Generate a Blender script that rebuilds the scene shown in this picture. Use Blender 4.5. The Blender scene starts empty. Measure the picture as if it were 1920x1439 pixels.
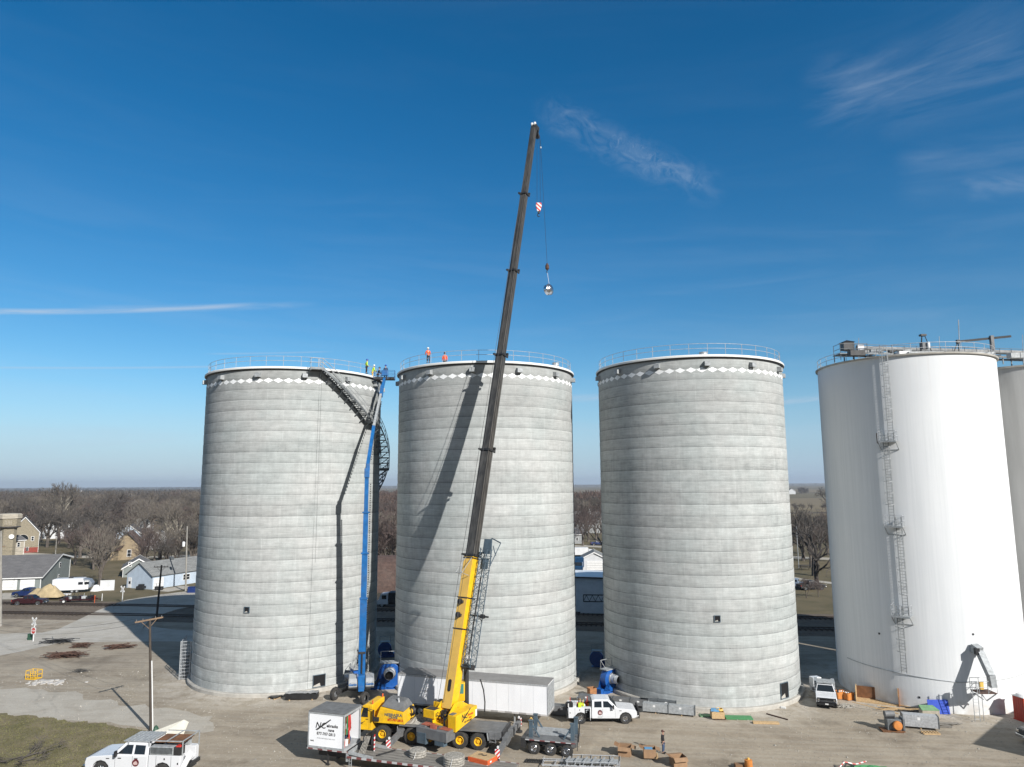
import bpy, bmesh, random
from math import *
from mathutils import Vector, Matrix
random.seed(7)
S = bpy.context.scene
COL = S.collection
# ------------------------------------------------------------------ camera
F, CH, PT, RL = 1331., 22.6, radians(8.1), radians(0.34)
cam = bpy.data.cameras.new('camera'); camo = bpy.data.objects.new('camera', cam); COL.objects.link(camo)
cam.sensor_width = 36.0; cam.lens = 36.0*F/1920; cam.clip_start = 0.5; cam.clip_end = 60000
camo.location = (0, 0, CH)
camo.rotation_euler = (Matrix.Rotation(pi/2+PT, 4, 'X') @ Matrix.Rotation(-RL, 4, 'Z')).to_euler()
S.camera = camo
# ------------------------------------------------------------------ light
AZ, EL = radians(37.3), radians(29.5)
SUN = Vector((sin(AZ)*cos(EL), -cos(AZ)*cos(EL), sin(EL)))
sl = bpy.data.lights.new('sun', 'SUN'); sl.energy = 5.0; sl.angle = radians(0.5); sl.color = (1.0, 0.97, 0.925)
so = bpy.data.objects.new('sun', sl); COL.objects.link(so); so.rotation_euler = SUN.to_track_quat('Z', 'Y').to_euler()
S.view_settings.view_transform = 'Standard'; S.view_settings.look = 'None'
S.view_settings.exposure = 0.38; S.view_settings.gamma = 1.0

class NT:
    """tiny node helper"""
    def __init__(s, t): s.t = t; s.n = t.nodes; s.l = t.links
    def node(s, ty, **k):
        n = s.n.new(ty)
        for a, b in k.items(): setattr(n, a, b)
        return n
    def put(s, v, sock):
        if isinstance(v, bpy.types.NodeSocket): s.l.new(v, sock)
        elif v is not None: sock.default_value = v
    def m(s, op, a, b=None, c=None, clamp=False):
        n = s.node('ShaderNodeMath', operation=op, use_clamp=clamp)
        for i, v in enumerate((a, b, c)): s.put(v, n.inputs[i])
        return n.outputs[0]
    def vec(s, x, y, z=0.0):
        n = s.node('ShaderNodeCombineXYZ')
        for i, v in enumerate((x, y, z)): s.put(v, n.inputs[i])
        return n.outputs[0]
    def sep(s, v):
        n = s.node('ShaderNodeSeparateXYZ'); s.put(v, n.inputs[0]); return n.outputs
    def noise(s, v, scale, detail=4, rough=.55, dist=0., dim='3D'):
        n = s.node('ShaderNodeTexNoise', noise_dimensions=dim); s.put(v, n.inputs['Vector'])
        n.inputs['Scale'].default_value = scale; n.inputs['Detail'].default_value = detail
        n.inputs['Roughness'].default_value = rough; n.inputs['Distortion'].default_value = dist
        return n.outputs[0]
    def white(s, v):
        n = s.node('ShaderNodeTexWhiteNoise', noise_dimensions='3D'); s.put(v, n.inputs['Vector']); return n.outputs['Value']
    def ramp(s, v, a, b, c=0., d=1.):
        n = s.node('ShaderNodeMapRange', interpolation_type='SMOOTHSTEP'); s.put(v, n.inputs[0])
        for i, q in enumerate((a, b, c, d)): s.put(q, n.inputs[i+1])
        return n.outputs[0]
    def mix(s, f, a, b, mode='MIX'):
        n = s.node('ShaderNodeMix', data_type='RGBA', blend_type=mode); s.put(f, n.inputs[0])
        for i, v in ((6, a), (7, b)):
            if isinstance(v, (tuple, list)): v = (*v[:3], 1)
            s.put(v, n.inputs[i])
        return n.outputs[2]
    def bump(s, h, st=.3, d=.02):
        n = s.node('ShaderNodeBump'); n.inputs['Strength'].default_value = st; n.inputs['Distance'].default_value = d
        s.put(h, n.inputs['Height']); return n.outputs[0]

W = bpy.data.worlds.new('World'); S.world = W; W.use_nodes = True
w = NT(W.node_tree); w.n.clear()
sky = w.node('ShaderNodeTexSky', sky_type='NISHITA', sun_disc=False)
sky.sun_elevation = EL; sky.sun_rotation = pi - AZ; sky.altitude = 300; sky.air_density = 1.0; sky.dust_density = 0.25; sky.ozone_density = 3.0
tc = w.node('ShaderNodeTexCoord'); dx, dy, dz = w.sep(tc.outputs['Generated'])
az = w.m('ARCTAN2', dx, dy); el = w.m('ARCSINE', dz)
def pray(x, y):
    u = (x-960)/F; v = (719.5-y)/F
    u2 = u*cos(RL)+v*sin(RL); v2 = -u*sin(RL)+v*cos(RL)
    return Vector((u2, cos(PT)-v2*sin(PT), sin(PT)+v2*cos(PT)))
def azel(x, y):
    d = pray(x, y).normalized(); return atan2(d.x, d.y), asin(d.z)
def streak(x0, y0, x1, y1, wid, st, stretch=5., sc=30., seed=0., lo=.42, hi=.75, curve=0.):
    a0, e0 = azel(x0, y0); a1, e1 = azel(x1, y1); L = hypot(a1-a0, e1-e0); ca, sa = (a1-a0)/L, (e1-e0)/L
    p = w.m('SUBTRACT', az, a0); q = w.m('SUBTRACT', el, e0)
    u = w.m('ADD', w.m('MULTIPLY', p, ca), w.m('MULTIPLY', q, sa))
    v = w.m('SUBTRACT', w.m('MULTIPLY', q, ca), w.m('MULTIPLY', p, sa))
    un = w.m('DIVIDE', u, L)
    if curve: v = w.m('ADD', v, w.m('MULTIPLY', w.m('MULTIPLY', un, w.m('SUBTRACT', 1., un)), curve))
    wr = wid/F
    mv = w.ramp(w.m('ABSOLUTE', v), 0.0, wr, 1., 0.)
    mu = w.m('MULTIPLY', w.ramp(un, 0., .22), w.ramp(un, .78, 1., 1., 0.))
    nz = w.noise(w.vec(w.m('MULTIPLY', u, 1/stretch), v, seed), sc, 6, .62, 1.2)
    return w.m('MULTIPLY', w.m('MULTIPLY', w.m('MULTIPLY', mv, mu), w.ramp(nz, lo, hi)), st)
CL = [streak(990, 185, 1375, 370, 46, .34, 1.8, 44, 1., .30, .9), streak(1110, 240, 1350, 356, 30, .28, .7, 100, 2., .30, .85),
      streak(1480, 195, 1960, 20, 90, .34, 6, 20, 3., .30, .95, .03), streak(1600, 190, 2000, 80, 100, .26, 6, 18, 4., .30, .95),
      streak(1660, 325, 2040, 300, 70, .26, 6, 16, 5., .28, .95), streak(1780, 345, 2050, 345, 36, .2, 4, 40, 6., .3, .8),
      streak(-160, 582, 520, 568, 7, .62, 9, 70, 7., .2, .6, .006), streak(100, 578, 620, 570, 11, .25, 8, 60, 8., .2, .7),
      streak(-120, 688, 480, 686, 3, .32, 9, 60, 9., .1, .5), streak(370, 664, 640, 659, 2.5, .28, 9, 60, 10., .1, .5),
      streak(-300, 850, 430, 820, 60, .34, 12, 24, 11., .30, .8), streak(1440, 752, 1580, 745, 14, .5, 8, 60, 12., .3, .7),
      streak(1060, 748, 1150, 745, 12, .45, 8, 60, 13., .3, .7), streak(1060, 800, 1160, 810, 40, .22, 8, 40, 14., .35, .75),
      streak(1440, 810, 1600, 800, 40, .25, 8, 40, 15., .35, .75), streak(1050, 500, 1650, 470, 30, .07, 9, 22, 16., .35, .8),
      streak(250, 400, 900, 380, 60, .05, 9, 18, 17., .4, .8), streak(700, 640, 1300, 600, 60, .08, 9, 22, 18., .4, .8)]
tot = CL[0]
for c_ in CL[1:]: tot = w.m('MAXIMUM', tot, c_)
hz = w.ramp(el, -.02, .17, 1., 0.)
vl = w.m('MULTIPLY', w.ramp(w.noise(w.vec(w.m('MULTIPLY', az, 1.1), w.m('MULTIPLY', w.m('ADD', el, w.m('MULTIPLY', az, .05)), 9.), 40.), 2.2, 6, .6, .8), .40, .80), w.ramp(el, .02, .5, 1., .15))
tot = w.m('MAXIMUM', tot, w.m('MULTIPLY', vl, .13))
hsv = w.node('ShaderNodeHueSaturation'); hsv.inputs['Hue'].default_value = .496
hsv.inputs['Saturation'].default_value = 1.38; hsv.inputs['Value'].default_value = 1.0
w.l.new(sky.outputs[0], hsv.inputs['Color'])
base = w.mix(w.m('MULTIPLY', hz, .75), hsv.outputs[0], (2.6, 4.4, 7.1))
sd = w.m('ADD', w.m('MULTIPLY', dx, SUN.x), w.m('MULTIPLY', dy, SUN.y))      # how far a direction turns towards the sun
hi = w.m('MAXIMUM', w.ramp(sd, -.1, .45), w.ramp(el, .60, .85)); base = w.mix(hi, base, (1.40, 1.95, 2.75))      # out-of-view sky overhead and sunward, dimmed and greyed to set the shade colour
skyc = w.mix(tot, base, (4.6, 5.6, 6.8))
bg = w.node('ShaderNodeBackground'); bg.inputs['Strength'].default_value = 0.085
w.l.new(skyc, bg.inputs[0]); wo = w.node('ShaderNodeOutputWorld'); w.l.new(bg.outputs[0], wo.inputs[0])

# ------------------------------------------------------------------ places: pixel of the photograph -> point of the world
def G(x, y, z=0.):
    d = pray(x, y); t = (z-CH)/d.z; return Vector((d.x*t, d.y*t, z))
def AT(x, y, Y):
    d = pray(x, y); t = Y/d.y; return Vector((d.x*t, Y, CH+d.z*t))
def PX(p):
    p = Vector(p) - Vector((0, 0, CH)); f = Vector((0, cos(PT), sin(PT))); up = Vector((0, -sin(PT), cos(PT)))
    u2, v2 = p.x/p.dot(f), p.dot(up)/p.dot(f)
    return 960+(u2*cos(RL)-v2*sin(RL))*F, 719.5-(u2*sin(RL)+v2*cos(RL))*F

# ------------------------------------------------------------------ mesh helpers
X3, Y3, Z3 = Vector((1, 0, 0)), Vector((0, 1, 0)), Vector((0, 0, 1))
def V(*a): return Vector(a)
class MB:
    def __init__(s): s.v = []; s.f = []
    def add(s, vs, fs):
        b = len(s.v); s.v += [Vector(p) for p in vs]; s.f += [tuple(b+i for i in f) for f in fs]; return s
    def obox(s, c, X, Y, Z):      # centre and three half-extent vectors
        c = Vector(c); P = []
        for k in (-1, 1):
            for j in (-1, 1):
                for i in (-1, 1): P.append(c+X*i+Y*j+Z*k)
        return s.add(P, [(0, 2, 3, 1), (4, 5, 7, 6), (0, 1, 5, 4), (2, 6, 7, 3), (0, 4, 6, 2), (1, 3, 7, 5)])
    def box(s, x0, x1, y0, y1, z0, z1, rz=0., o=(0, 0, 0)):
        R = Matrix.Rotation(rz, 3, 'Z'); c = V((x0+x1)/2, (y0+y1)/2, (z0+z1)/2)
        return s.obox(R @ c+Vector(o), R @ V((x1-x0)/2, 0, 0), R @ V(0, (y1-y0)/2, 0), V(0, 0, (z1-z0)/2))
    def bar(s, p, q, wd, ht, up=Z3):
        p = Vector(p); q = Vector(q); d = q-p
        if d.length < 1e-6: return s
        n = d.normalized(); x = n.cross(up)
        if x.length < 1e-4: x = n.cross(X3)
        x.normalize(); u = x.cross(n)
        return s.obox((p+q)/2, x*wd/2, d/2, u*ht/2)
    def tube(s, p, q, r, n=8, r2=None, cap=True):
        p = Vector(p); q = Vector(q); d = q-p
        if d.length < 1e-6: return s
        a = d.normalized(); x = a.orthogonal().normalized(); y = a.cross(x); r2 = r if r2 is None else r2
        P = [p+(x*cos(2*pi*i/n)+y*sin(2*pi*i/n))*r for i in range(n)]+[q+(x*cos(2*pi*i/n)+y*sin(2*pi*i/n))*r2 for i in range(n)]
        fs = [(i, (i+1) % n, n+(i+1) % n, n+i) for i in range(n)]
        if cap: fs += [tuple(range(n-1, -1, -1)), tuple(range(n, 2*n))]
        return s.add(P, fs)
    def path(s, pts, r, n=6):
        for a, b in zip(pts[:-1], pts[1:]): s.tube(a, b, r, n)
        return s
    def ring(s, c, R, r, n=24, ax=Z3, m=6):   # torus
        c = Vector(c); ax = Vector(ax).normalized(); x = ax.orthogonal().normalized(); y = ax.cross(x); P = []; fs = []
        for i in range(n):
            a = 2*pi*i/n; d = x*cos(a)+y*sin(a)
            for j in range(m):
                b = 2*pi*j/m; P.append(c+d*(R+r*cos(b))+ax*r*sin(b))
        for i in range(n):
            for j in range(m):
                fs.append((i*m+j, ((i+1) % n)*m+j, ((i+1) % n)*m+(j+1) % m, i*m+(j+1) % m))
        return s.add(P, fs)
    def lathe(s, prof, n=32, c=(0, 0, 0), ax=Z3, a0=0., a1=2*pi, close=False):
        c = Vector(c); ax = Vector(ax).normalized()
        x = X3 if abs(ax.z) > .99 else ax.cross(Z3).normalized(); y = ax.cross(x)
        full = abs(a1-a0-2*pi) < 1e-6; N = n if full else n+1; P = []; fs = []
        for i in range(N):
            a = a0+(a1-a0)*i/n
            for r, z in prof: P.append(c+(x*cos(a)+y*sin(a))*r+ax*z)
        m = len(prof)
        for i in range(n):
            i2 = (i+1) % N
            for j in range(m-1): fs.append((i*m+j, i2*m+j, i2*m+j+1, i*m+j+1))
        return s.add(P, fs)
    def prism(s, pts, e):         # closed polygon of 3-D points swept along e
        e = Vector(e); n = len(pts); P = [Vector(p) for p in pts]; P += [p+e for p in P]
        return s.add(P, [tuple(range(n-1, -1, -1)), tuple(range(n, 2*n))]+[(i, (i+1) % n, n+(i+1) % n, n+i) for i in range(n)])
    def side(s, pts, cy=0.):      # side profile [(x, z, half width)] mirrored in y
        n = len(pts); P = [V(x, cy-h, z) for x, z, h in pts]+[V(x, cy+h, z) for x, z, h in pts]
        return s.add(P, [tuple(range(n)), tuple(range(2*n-1, n-1, -1))]+[((i+1) % n, i, n+i, n+(i+1) % n) for i in range(n)])
    def sheet(s, pts, z=0.): return s.add([V(p[0], p[1], z) for p in pts], [tuple(range(len(pts)))])
    def rot(s, M): s.v = [M @ p for p in s.v]; return s
    def build(s, name, mat, parent=None, world=False, smooth=False, bevel=0., keep=False):
        me = bpy.data.meshes.new(name); vs = s.v
        if world and parent is not None:
            M = parent.matrix_basis.inverted()
            if parent.parent is not None: M = M @ parent.parent.matrix_basis.inverted()
            vs = [M @ p for p in vs]
        me.from_pydata([tuple(p) for p in vs], [], s.f)
        if not keep:
            bm = bmesh.new(); bm.from_mesh(me); bmesh.ops.recalc_face_normals(bm, faces=bm.faces); bm.to_mesh(me); bm.free()
        me.materials.append(mat)
        if smooth: me.shade_smooth()
        o = bpy.data.objects.new(name, me); COL.objects.link(o)
        if smooth and not keep: me.set_sharp_from_angle(angle=radians(38))
        if parent is not None: o.parent = parent
        if bevel:
            b = o.modifiers.new('edge', 'BEVEL'); b.width = bevel; b.segments = 2; b.limit_method = 'ANGLE'; b.angle_limit = radians(30)
        return o
def tag(o, label, cat, group=None, kind=None):
    o['label'] = label
    if cat: o['category'] = cat
    if group: o['group'] = group
    if kind: o['kind'] = kind
    return o
def thing(name, label, cat, loc=(0, 0, 0), rz=0., group=None):
    o = bpy.data.objects.new(name, None); COL.objects.link(o); o.empty_display_size = .3
    o.location = loc; o.rotation_euler = (0, 0, rz); o.matrix_basis = Matrix.Translation(Vector(loc)) @ Matrix.Rotation(rz, 4, 'Z')
    return tag(o, label, cat, group)
def struct(name, mb, mat, label=None, smooth=False):
    o = mb.build(name, mat, smooth=smooth); o['kind'] = 'structure'
    if label: o['label'] = label
    return o
def kids(o): return [c for c in list(o.children)]
def dup(root, loc, rz=None, label=None, sc=None, group=None):
    r = root.copy(); COL.objects.link(r); r.location = loc
    if rz is not None: r.rotation_euler = (0, 0, rz)
    if sc is not None: r.scale = (sc, sc, sc) if not isinstance(sc, tuple) else sc
    if label: r['label'] = label
    if group: r['group'] = group
    for ch in KID.get(root.name, None) or kids(root):
        c = ch.copy(); COL.objects.link(c); c.parent = r
        for g_ in kids(ch):
            d = g_.copy(); COL.objects.link(d); d.parent = c
    return r
KID = {}

# ------------------------------------------------------------------ materials
def mat(name, col, rough=.6, metal=0., var=.12, sc=3., bump=0., col2=None, spec=.5, grime=0., stretch=(1, 1, 1), coord='Object'):
    m = bpy.data.materials.new(name); m.use_nodes = True; n = NT(m.node_tree); b = n.n['Principled BSDF']
    t = n.node('ShaderNodeTexCoord'); mp = n.node('ShaderNodeMapping'); n.l.new(t.outputs[coord], mp.inputs[0]); mp.inputs['Scale'].default_value = stretch
    v = mp.outputs[0]; nz = n.noise(v, sc, 5, .6)
    c2 = col2 or tuple(max(0., c*(1-var*2)) for c in col)
    c = n.mix(n.ramp(nz, .3, .7), (*c2, 1), (*[min(1, x*(1+var*.4)) for x in col], 1))
    if grime:
        c = n.mix(n.m('MULTIPLY', n.ramp(n.noise(v, sc*.35, 6, .7), .45, .75), grime), c, (.13, .115, .095, 1))
    n.put(c, b.inputs['Base Color']); b.inputs['Metallic'].default_value = metal
    n.put(n.ramp(n.noise(v, sc*2.3, 3), .2, .8, max(0, rough-.1), min(1, rough+.12)), b.inputs['Roughness'])
    b.inputs['Specular IOR Level'].default_value = spec
    if bump: n.put(n.bump(n.noise(v, sc*4, 5, .65), bump, .02), b.inputs['Normal'])
    return m
M = {}
M['white'] = mat('white_paint', (.64, .65, .67), .28, var=.04, grime=.18, sc=.5)
M['trailer_white'] = mat('trailer_white', (.80, .81, .83), .4, var=.03, grime=.08, sc=.8, stretch=(1, 1, .3))
M['yellow'] = mat('crane_yellow', (.80, .47, .012), .38, var=.07, grime=.3, sc=2.2, bump=.03)
M['tan'] = mat('faded_yellow', (.72, .45, .10), .5, var=.05, grime=.18, sc=1.2)
M['blue'] = mat('lift_blue', (.008, .12, .35), .42, var=.14, grime=.25, sc=1.5)
M['fanblue'] = mat('fan_blue', (.006, .085, .34), .4, var=.1, grime=.12, sc=1.5)
M['boom'] = mat('boom_dark_grey', (.078, .073, .066), .45, var=.28, grime=.3, sc=.9, stretch=(3, 3, .5), bump=.05)
M['boomdk'] = mat('boom_darker', (.03, .03, .031), .5, var=.2, sc=2)
M['carrier'] = mat('carrier_grey', (.15, .155, .16), .6, var=.15, grime=.35, sc=1.4)
M['steelblue'] = mat('steel_bluegrey', (.075, .11, .14), .5, var=.12, grime=.15, sc=2)
M['black'] = mat('black_plastic', (.018, .018, .02), .55, var=.15)
M['rubber'] = mat('tyre_rubber', (.035, .034, .033), .85, var=.2, grime=.35, sc=5, bump=.1)
M['glass'] = mat('dark_glass', (.012, .016, .02), .08, var=.05, spec=.8)
M['teal'] = mat('teal_glass', (.05, .22, .2), .1, var=.05, spec=.8)
M['chrome'] = mat('chrome', (.62, .63, .65), .18, 1., var=.05)
M['galv'] = mat('galvanised_steel', (.52, .54, .56), .4, .35, var=.14, sc=5, grime=.12)
M['galvm'] = mat('galvanised_matt', (.38, .40, .41), .55, .15, var=.15, sc=4, grime=.15)
M['stair'] = mat('stair_steel', (.17, .185, .195), .5, .5, var=.15, sc=4)
M['rust'] = mat('rusty_steel', (.10, .05, .034), .85, var=.3, sc=6, bump=.3, col2=(.05, .03, .022))
M['wood'] = mat('pale_timber', (.52, .36, .19), .8, var=.15, sc=2, stretch=(6, 1, 6), bump=.1)
M['wood2'] = mat('brown_plywood', (.19, .085, .035), .8, var=.2, sc=2)
M['card'] = mat('cardboard', (.30, .185, .105), .9, var=.1, sc=2)
M['card2'] = mat('cardboard_dark', (.22, .12, .06), .9, var=.1, sc=2)
M['red'] = mat('red_paint', (.5, .03, .02), .45, var=.08)
M['orange'] = mat('orange_paint', (.62, .11, .03), .5, var=.08, grime=.15)
M['orangev'] = mat('orange_vest', (.85, .12, .02), .8, var=.06)
M['hivis'] = mat('hivis_yellow', (.55, .75, .03), .8, var=.06)
M['green'] = mat('green_sheet', (.06, .24, .09), .6, var=.1)
M['bluesheet'] = mat('blue_sheet', (.005, .05, .42), .45, var=.05)
M['skin'] = mat('skin', (.50, .29, .2), .6, var=.05)
M['cloth_black'] = mat('black_cloth', (.014, .013, .015), .9, var=.1)
M['denim'] = mat('denim', (.04, .075, .15), .9, var=.15)
M['darkcloth'] = mat('dark_trousers', (.03, .025, .03), .9, var=.15)
M['hair'] = mat('dark_hair', (.03, .02, .015), .9)
M['bwhite'] = mat('trim_white', (.72, .72, .71), .6, var=.04, grime=.1)
M['poleW'] = mat('pole_wood', (.075, .06, .048), .9, var=.25, sc=2, stretch=(8, 8, .6), bump=.2)
M['poleG'] = mat('pole_weathered', (.30, .285, .255), .9, var=.2, sc=2, stretch=(8, 8, .6), bump=.2)
M['rope'] = mat('grey_mats', (.36, .34, .30), .9, var=.25, sc=6, bump=.3)
M['redcone'] = M['orange']
M['bark'] = mat('bark_grey', (.125, .105, .088), .95, var=.25, sc=4, stretch=(2, 2, .5), bump=.2)
M['barkp'] = mat('bark_pale', (.38, .345, .28), .95, var=.2, sc=3, bump=.1)
M['twig'] = mat('twigs_brown', (.095, .083, .074), .95, var=.2, sc=.6)
M['twig2'] = mat('twigs_tan', (.15, .13, .108), .95, var=.2, sc=.6)
M['twig3'] = mat('twigs_red_brown', (.108, .08, .072), .95, var=.2, sc=.6)
M['tan_tarp'] = mat('tan_tarp', (.42, .33, .19), .8, var=.12, sc=1.2, bump=.3)
M['orangep'] = mat('orange_brown_board', (.35, .16, .065), .8, var=.15)
M['bluep'] = mat('pale_blue_plastic', (.12, .3, .5), .6, var=.1)
M['greenp'] = mat('faded_green', (.17, .32, .17), .8, var=.12)
M['greend'] = mat('dark_green_box', (.02, .07, .04), .6, var=.1)
M['beigec'] = mat('beige_crate', (.38, .34, .27), .85, var=.1)
M['creamp'] = mat('cream_panel', (.66, .63, .54), .6, var=.05, grime=.1)
M['convey'] = mat('conveyor_grey', (.24, .245, .245), .6, var=.2, sc=2, grime=.4)
M['conc_pale'] = mat('pale_rubble', (.50, .48, .45), .95, var=.1)
M['foil'] = mat('silver_foil', (.6, .6, .62), .3, .9, var=.1, sc=6, bump=.3)
M['armwood'] = mat('weathered_arm', (.25, .17, .11), .9, var=.15)
M['poleD'] = mat('dark_pole', (.05, .042, .038), .9, var=.2, sc=2)
M['orangept'] = mat('toilet_red_orange', (.48, .06, .025), .45, var=.05)
M['truckblue'] = mat('truck_blue', (.01, .05, .12), .4); M['maroon'] = mat('maroon_paint', (.035, .008, .01), .35); M['navy'] = mat('navy_paint', (.01, .025, .10), .35)
M['navy2'] = mat('bin_blue', (.01, .03, .14), .5); M['paleblue'] = mat('pale_blue_paint', (.22, .28, .36), .4); M['carrier2'] = mat('camper_grey', (.20, .23, .27), .5)
M['barkd'] = mat('bark_dark', (.055, .047, .042), .95, var=.2, sc=3); M['twigfar'] = mat('far_twigs', (.105, .092, .08), .95, var=.25, sc=.02); M['twigfar2'] = mat('farthest_twigs', (.07, .07, .065), .95, var=.2, sc=.01); M['twigfar3'] = mat('far_reddish_twigs', (.10, .068, .055), .95, var=.2, sc=.02)
M['rustroof'] = mat('rusty_sheet_roof', (.10, .062, .05), .8, var=.2, sc=1.5, grime=.2)
M['liftgrey'] = mat('hood_grey', (.36, .37, .38), .35, var=.05, grime=.1)
M['orangec'] = mat('orange_plastic', (.55, .2, .04), .6, var=.1)
M['darkcar'] = mat('dark_car_paint', (.012, .016, .018), .25, var=.05)
M['roofmem'] = mat('trailer_roof_grey', (.23, .225, .22), .7, var=.08, sc=.8, grime=.15)
M['deckwood'] = mat('worn_grey_deck', (.24, .225, .20), .85, var=.2, sc=1.2, stretch=(1, 8, 1), grime=.2)
def stripes(name, ca, cb, per=.3, slope=1.0, ax='x', rough=.5):
    m = bpy.data.materials.new(name); m.use_nodes = True; n = NT(m.node_tree); b = n.n['Principled BSDF']
    t = n.node('ShaderNodeTexCoord'); x, y, z = n.sep(t.outputs['Object']); a = {'x': x, 'y': y, 'xy': n.m('ADD', x, y)}[ax]
    q = n.m('FRACT', n.m('DIVIDE', n.m('ADD', a, n.m('MULTIPLY', z, slope)), per))
    n.put(n.mix(n.m('GREATER_THAN', q, .5), (*ca, 1), (*cb, 1)), b.inputs['Base Color']); b.inputs['Roughness'].default_value = rough
    return m
M['chev'] = stripes('red_white_chevron', (.6, .02, .02), (.8, .8, .8), .34)
M['dash2'] = stripes('grey_dashes', (.30, .29, .28), (.5, .49, .48), 1.4, 0., 'x')
M['dash'] = stripes('red_white_dashes', (.17, .05, .05), (.42, .42, .42), .9, 0., 'x')
def siding(name, col, per=.2):
    m = mat(name, col, .7, var=.06, sc=.8, grime=.06); n = NT(m.node_tree); b = n.n['Principled BSDF']
    t = n.node('ShaderNodeTexCoord'); z = n.sep(t.outputs['Object'])[2]
    n.put(n.bump(n.m('FRACT', n.m('DIVIDE', z, per)), .6, .03), b.inputs['Normal']); return m
def shingle(name, col):
    m = bpy.data.materials.new(name); m.use_nodes = True; n = NT(m.node_tree); b = n.n['Principled BSDF']
    t = n.node('ShaderNodeTexCoord'); mp = n.node('ShaderNodeMapping'); n.l.new(t.outputs['Object'], mp.inputs[0])
    br = n.node('ShaderNodeTexBrick'); n.l.new(mp.outputs[0], br.inputs[0]); br.inputs['Scale'].default_value = 1.
    br.inputs['Brick Width'].default_value = .9; br.inputs['Row Height'].default_value = .3; br.inputs['Mortar Size'].default_value = .02
    br.inputs['Color1'].default_value = (*col, 1); br.inputs['Color2'].default_value = (*[c*.68 for c in col], 1); br.inputs['Mortar'].default_value = (*[c*.4 for c in col], 1)
    c = n.mix(n.ramp(n.noise(t.outputs['Object'], .5, 5, .6), .3, .7, 0, .45), br.outputs[0], (*[c*.6 for c in col], 1)); n.put(c, b.inputs['Base Color']); b.inputs['Roughness'].default_value = .9
    return m
M['roofgrey'] = shingle('grey_shingles', (.17, .165, .165)); M['roofdark'] = shingle('dark_shingles', (.085, .08, .08))
M['rooflight'] = shingle('pale_grey_shingles', (.25, .255, .25)); M['roofbrown'] = shingle('brown_shingles', (.15, .10, .08))
M['roofred'] = mat('red_roof', (.26, .07, .045), .8, var=.1)
M['sagewall'] = siding('sage_green_siding', (.20, .225, .215)); M['bluewall'] = siding('pale_blue_siding', (.45, .53, .62))
M['whitewall'] = siding('white_siding', (.62, .63, .64)); M['creamwall'] = siding('cream_siding', (.30, .235, .15)); M['greywall'] = siding('grey_siding', (.30, .31, .31))
M['shedwall'] = siding('bright_metal_siding', (.80, .81, .83), .4)
M['stonewall'] = mat('tan_stone', (.27, .235, .17), .9, var=.16, sc=2.2, bump=.4, stretch=(1, 1, 2))
M['stonepale'] = mat('pale_stone', (.42, .38, .31), .9, var=.14, sc=1.2, bump=.3, stretch=(.6, .6, 3))
M['brickred'] = mat('red_brick', (.24, .05, .035), .9, var=.12)

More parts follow.
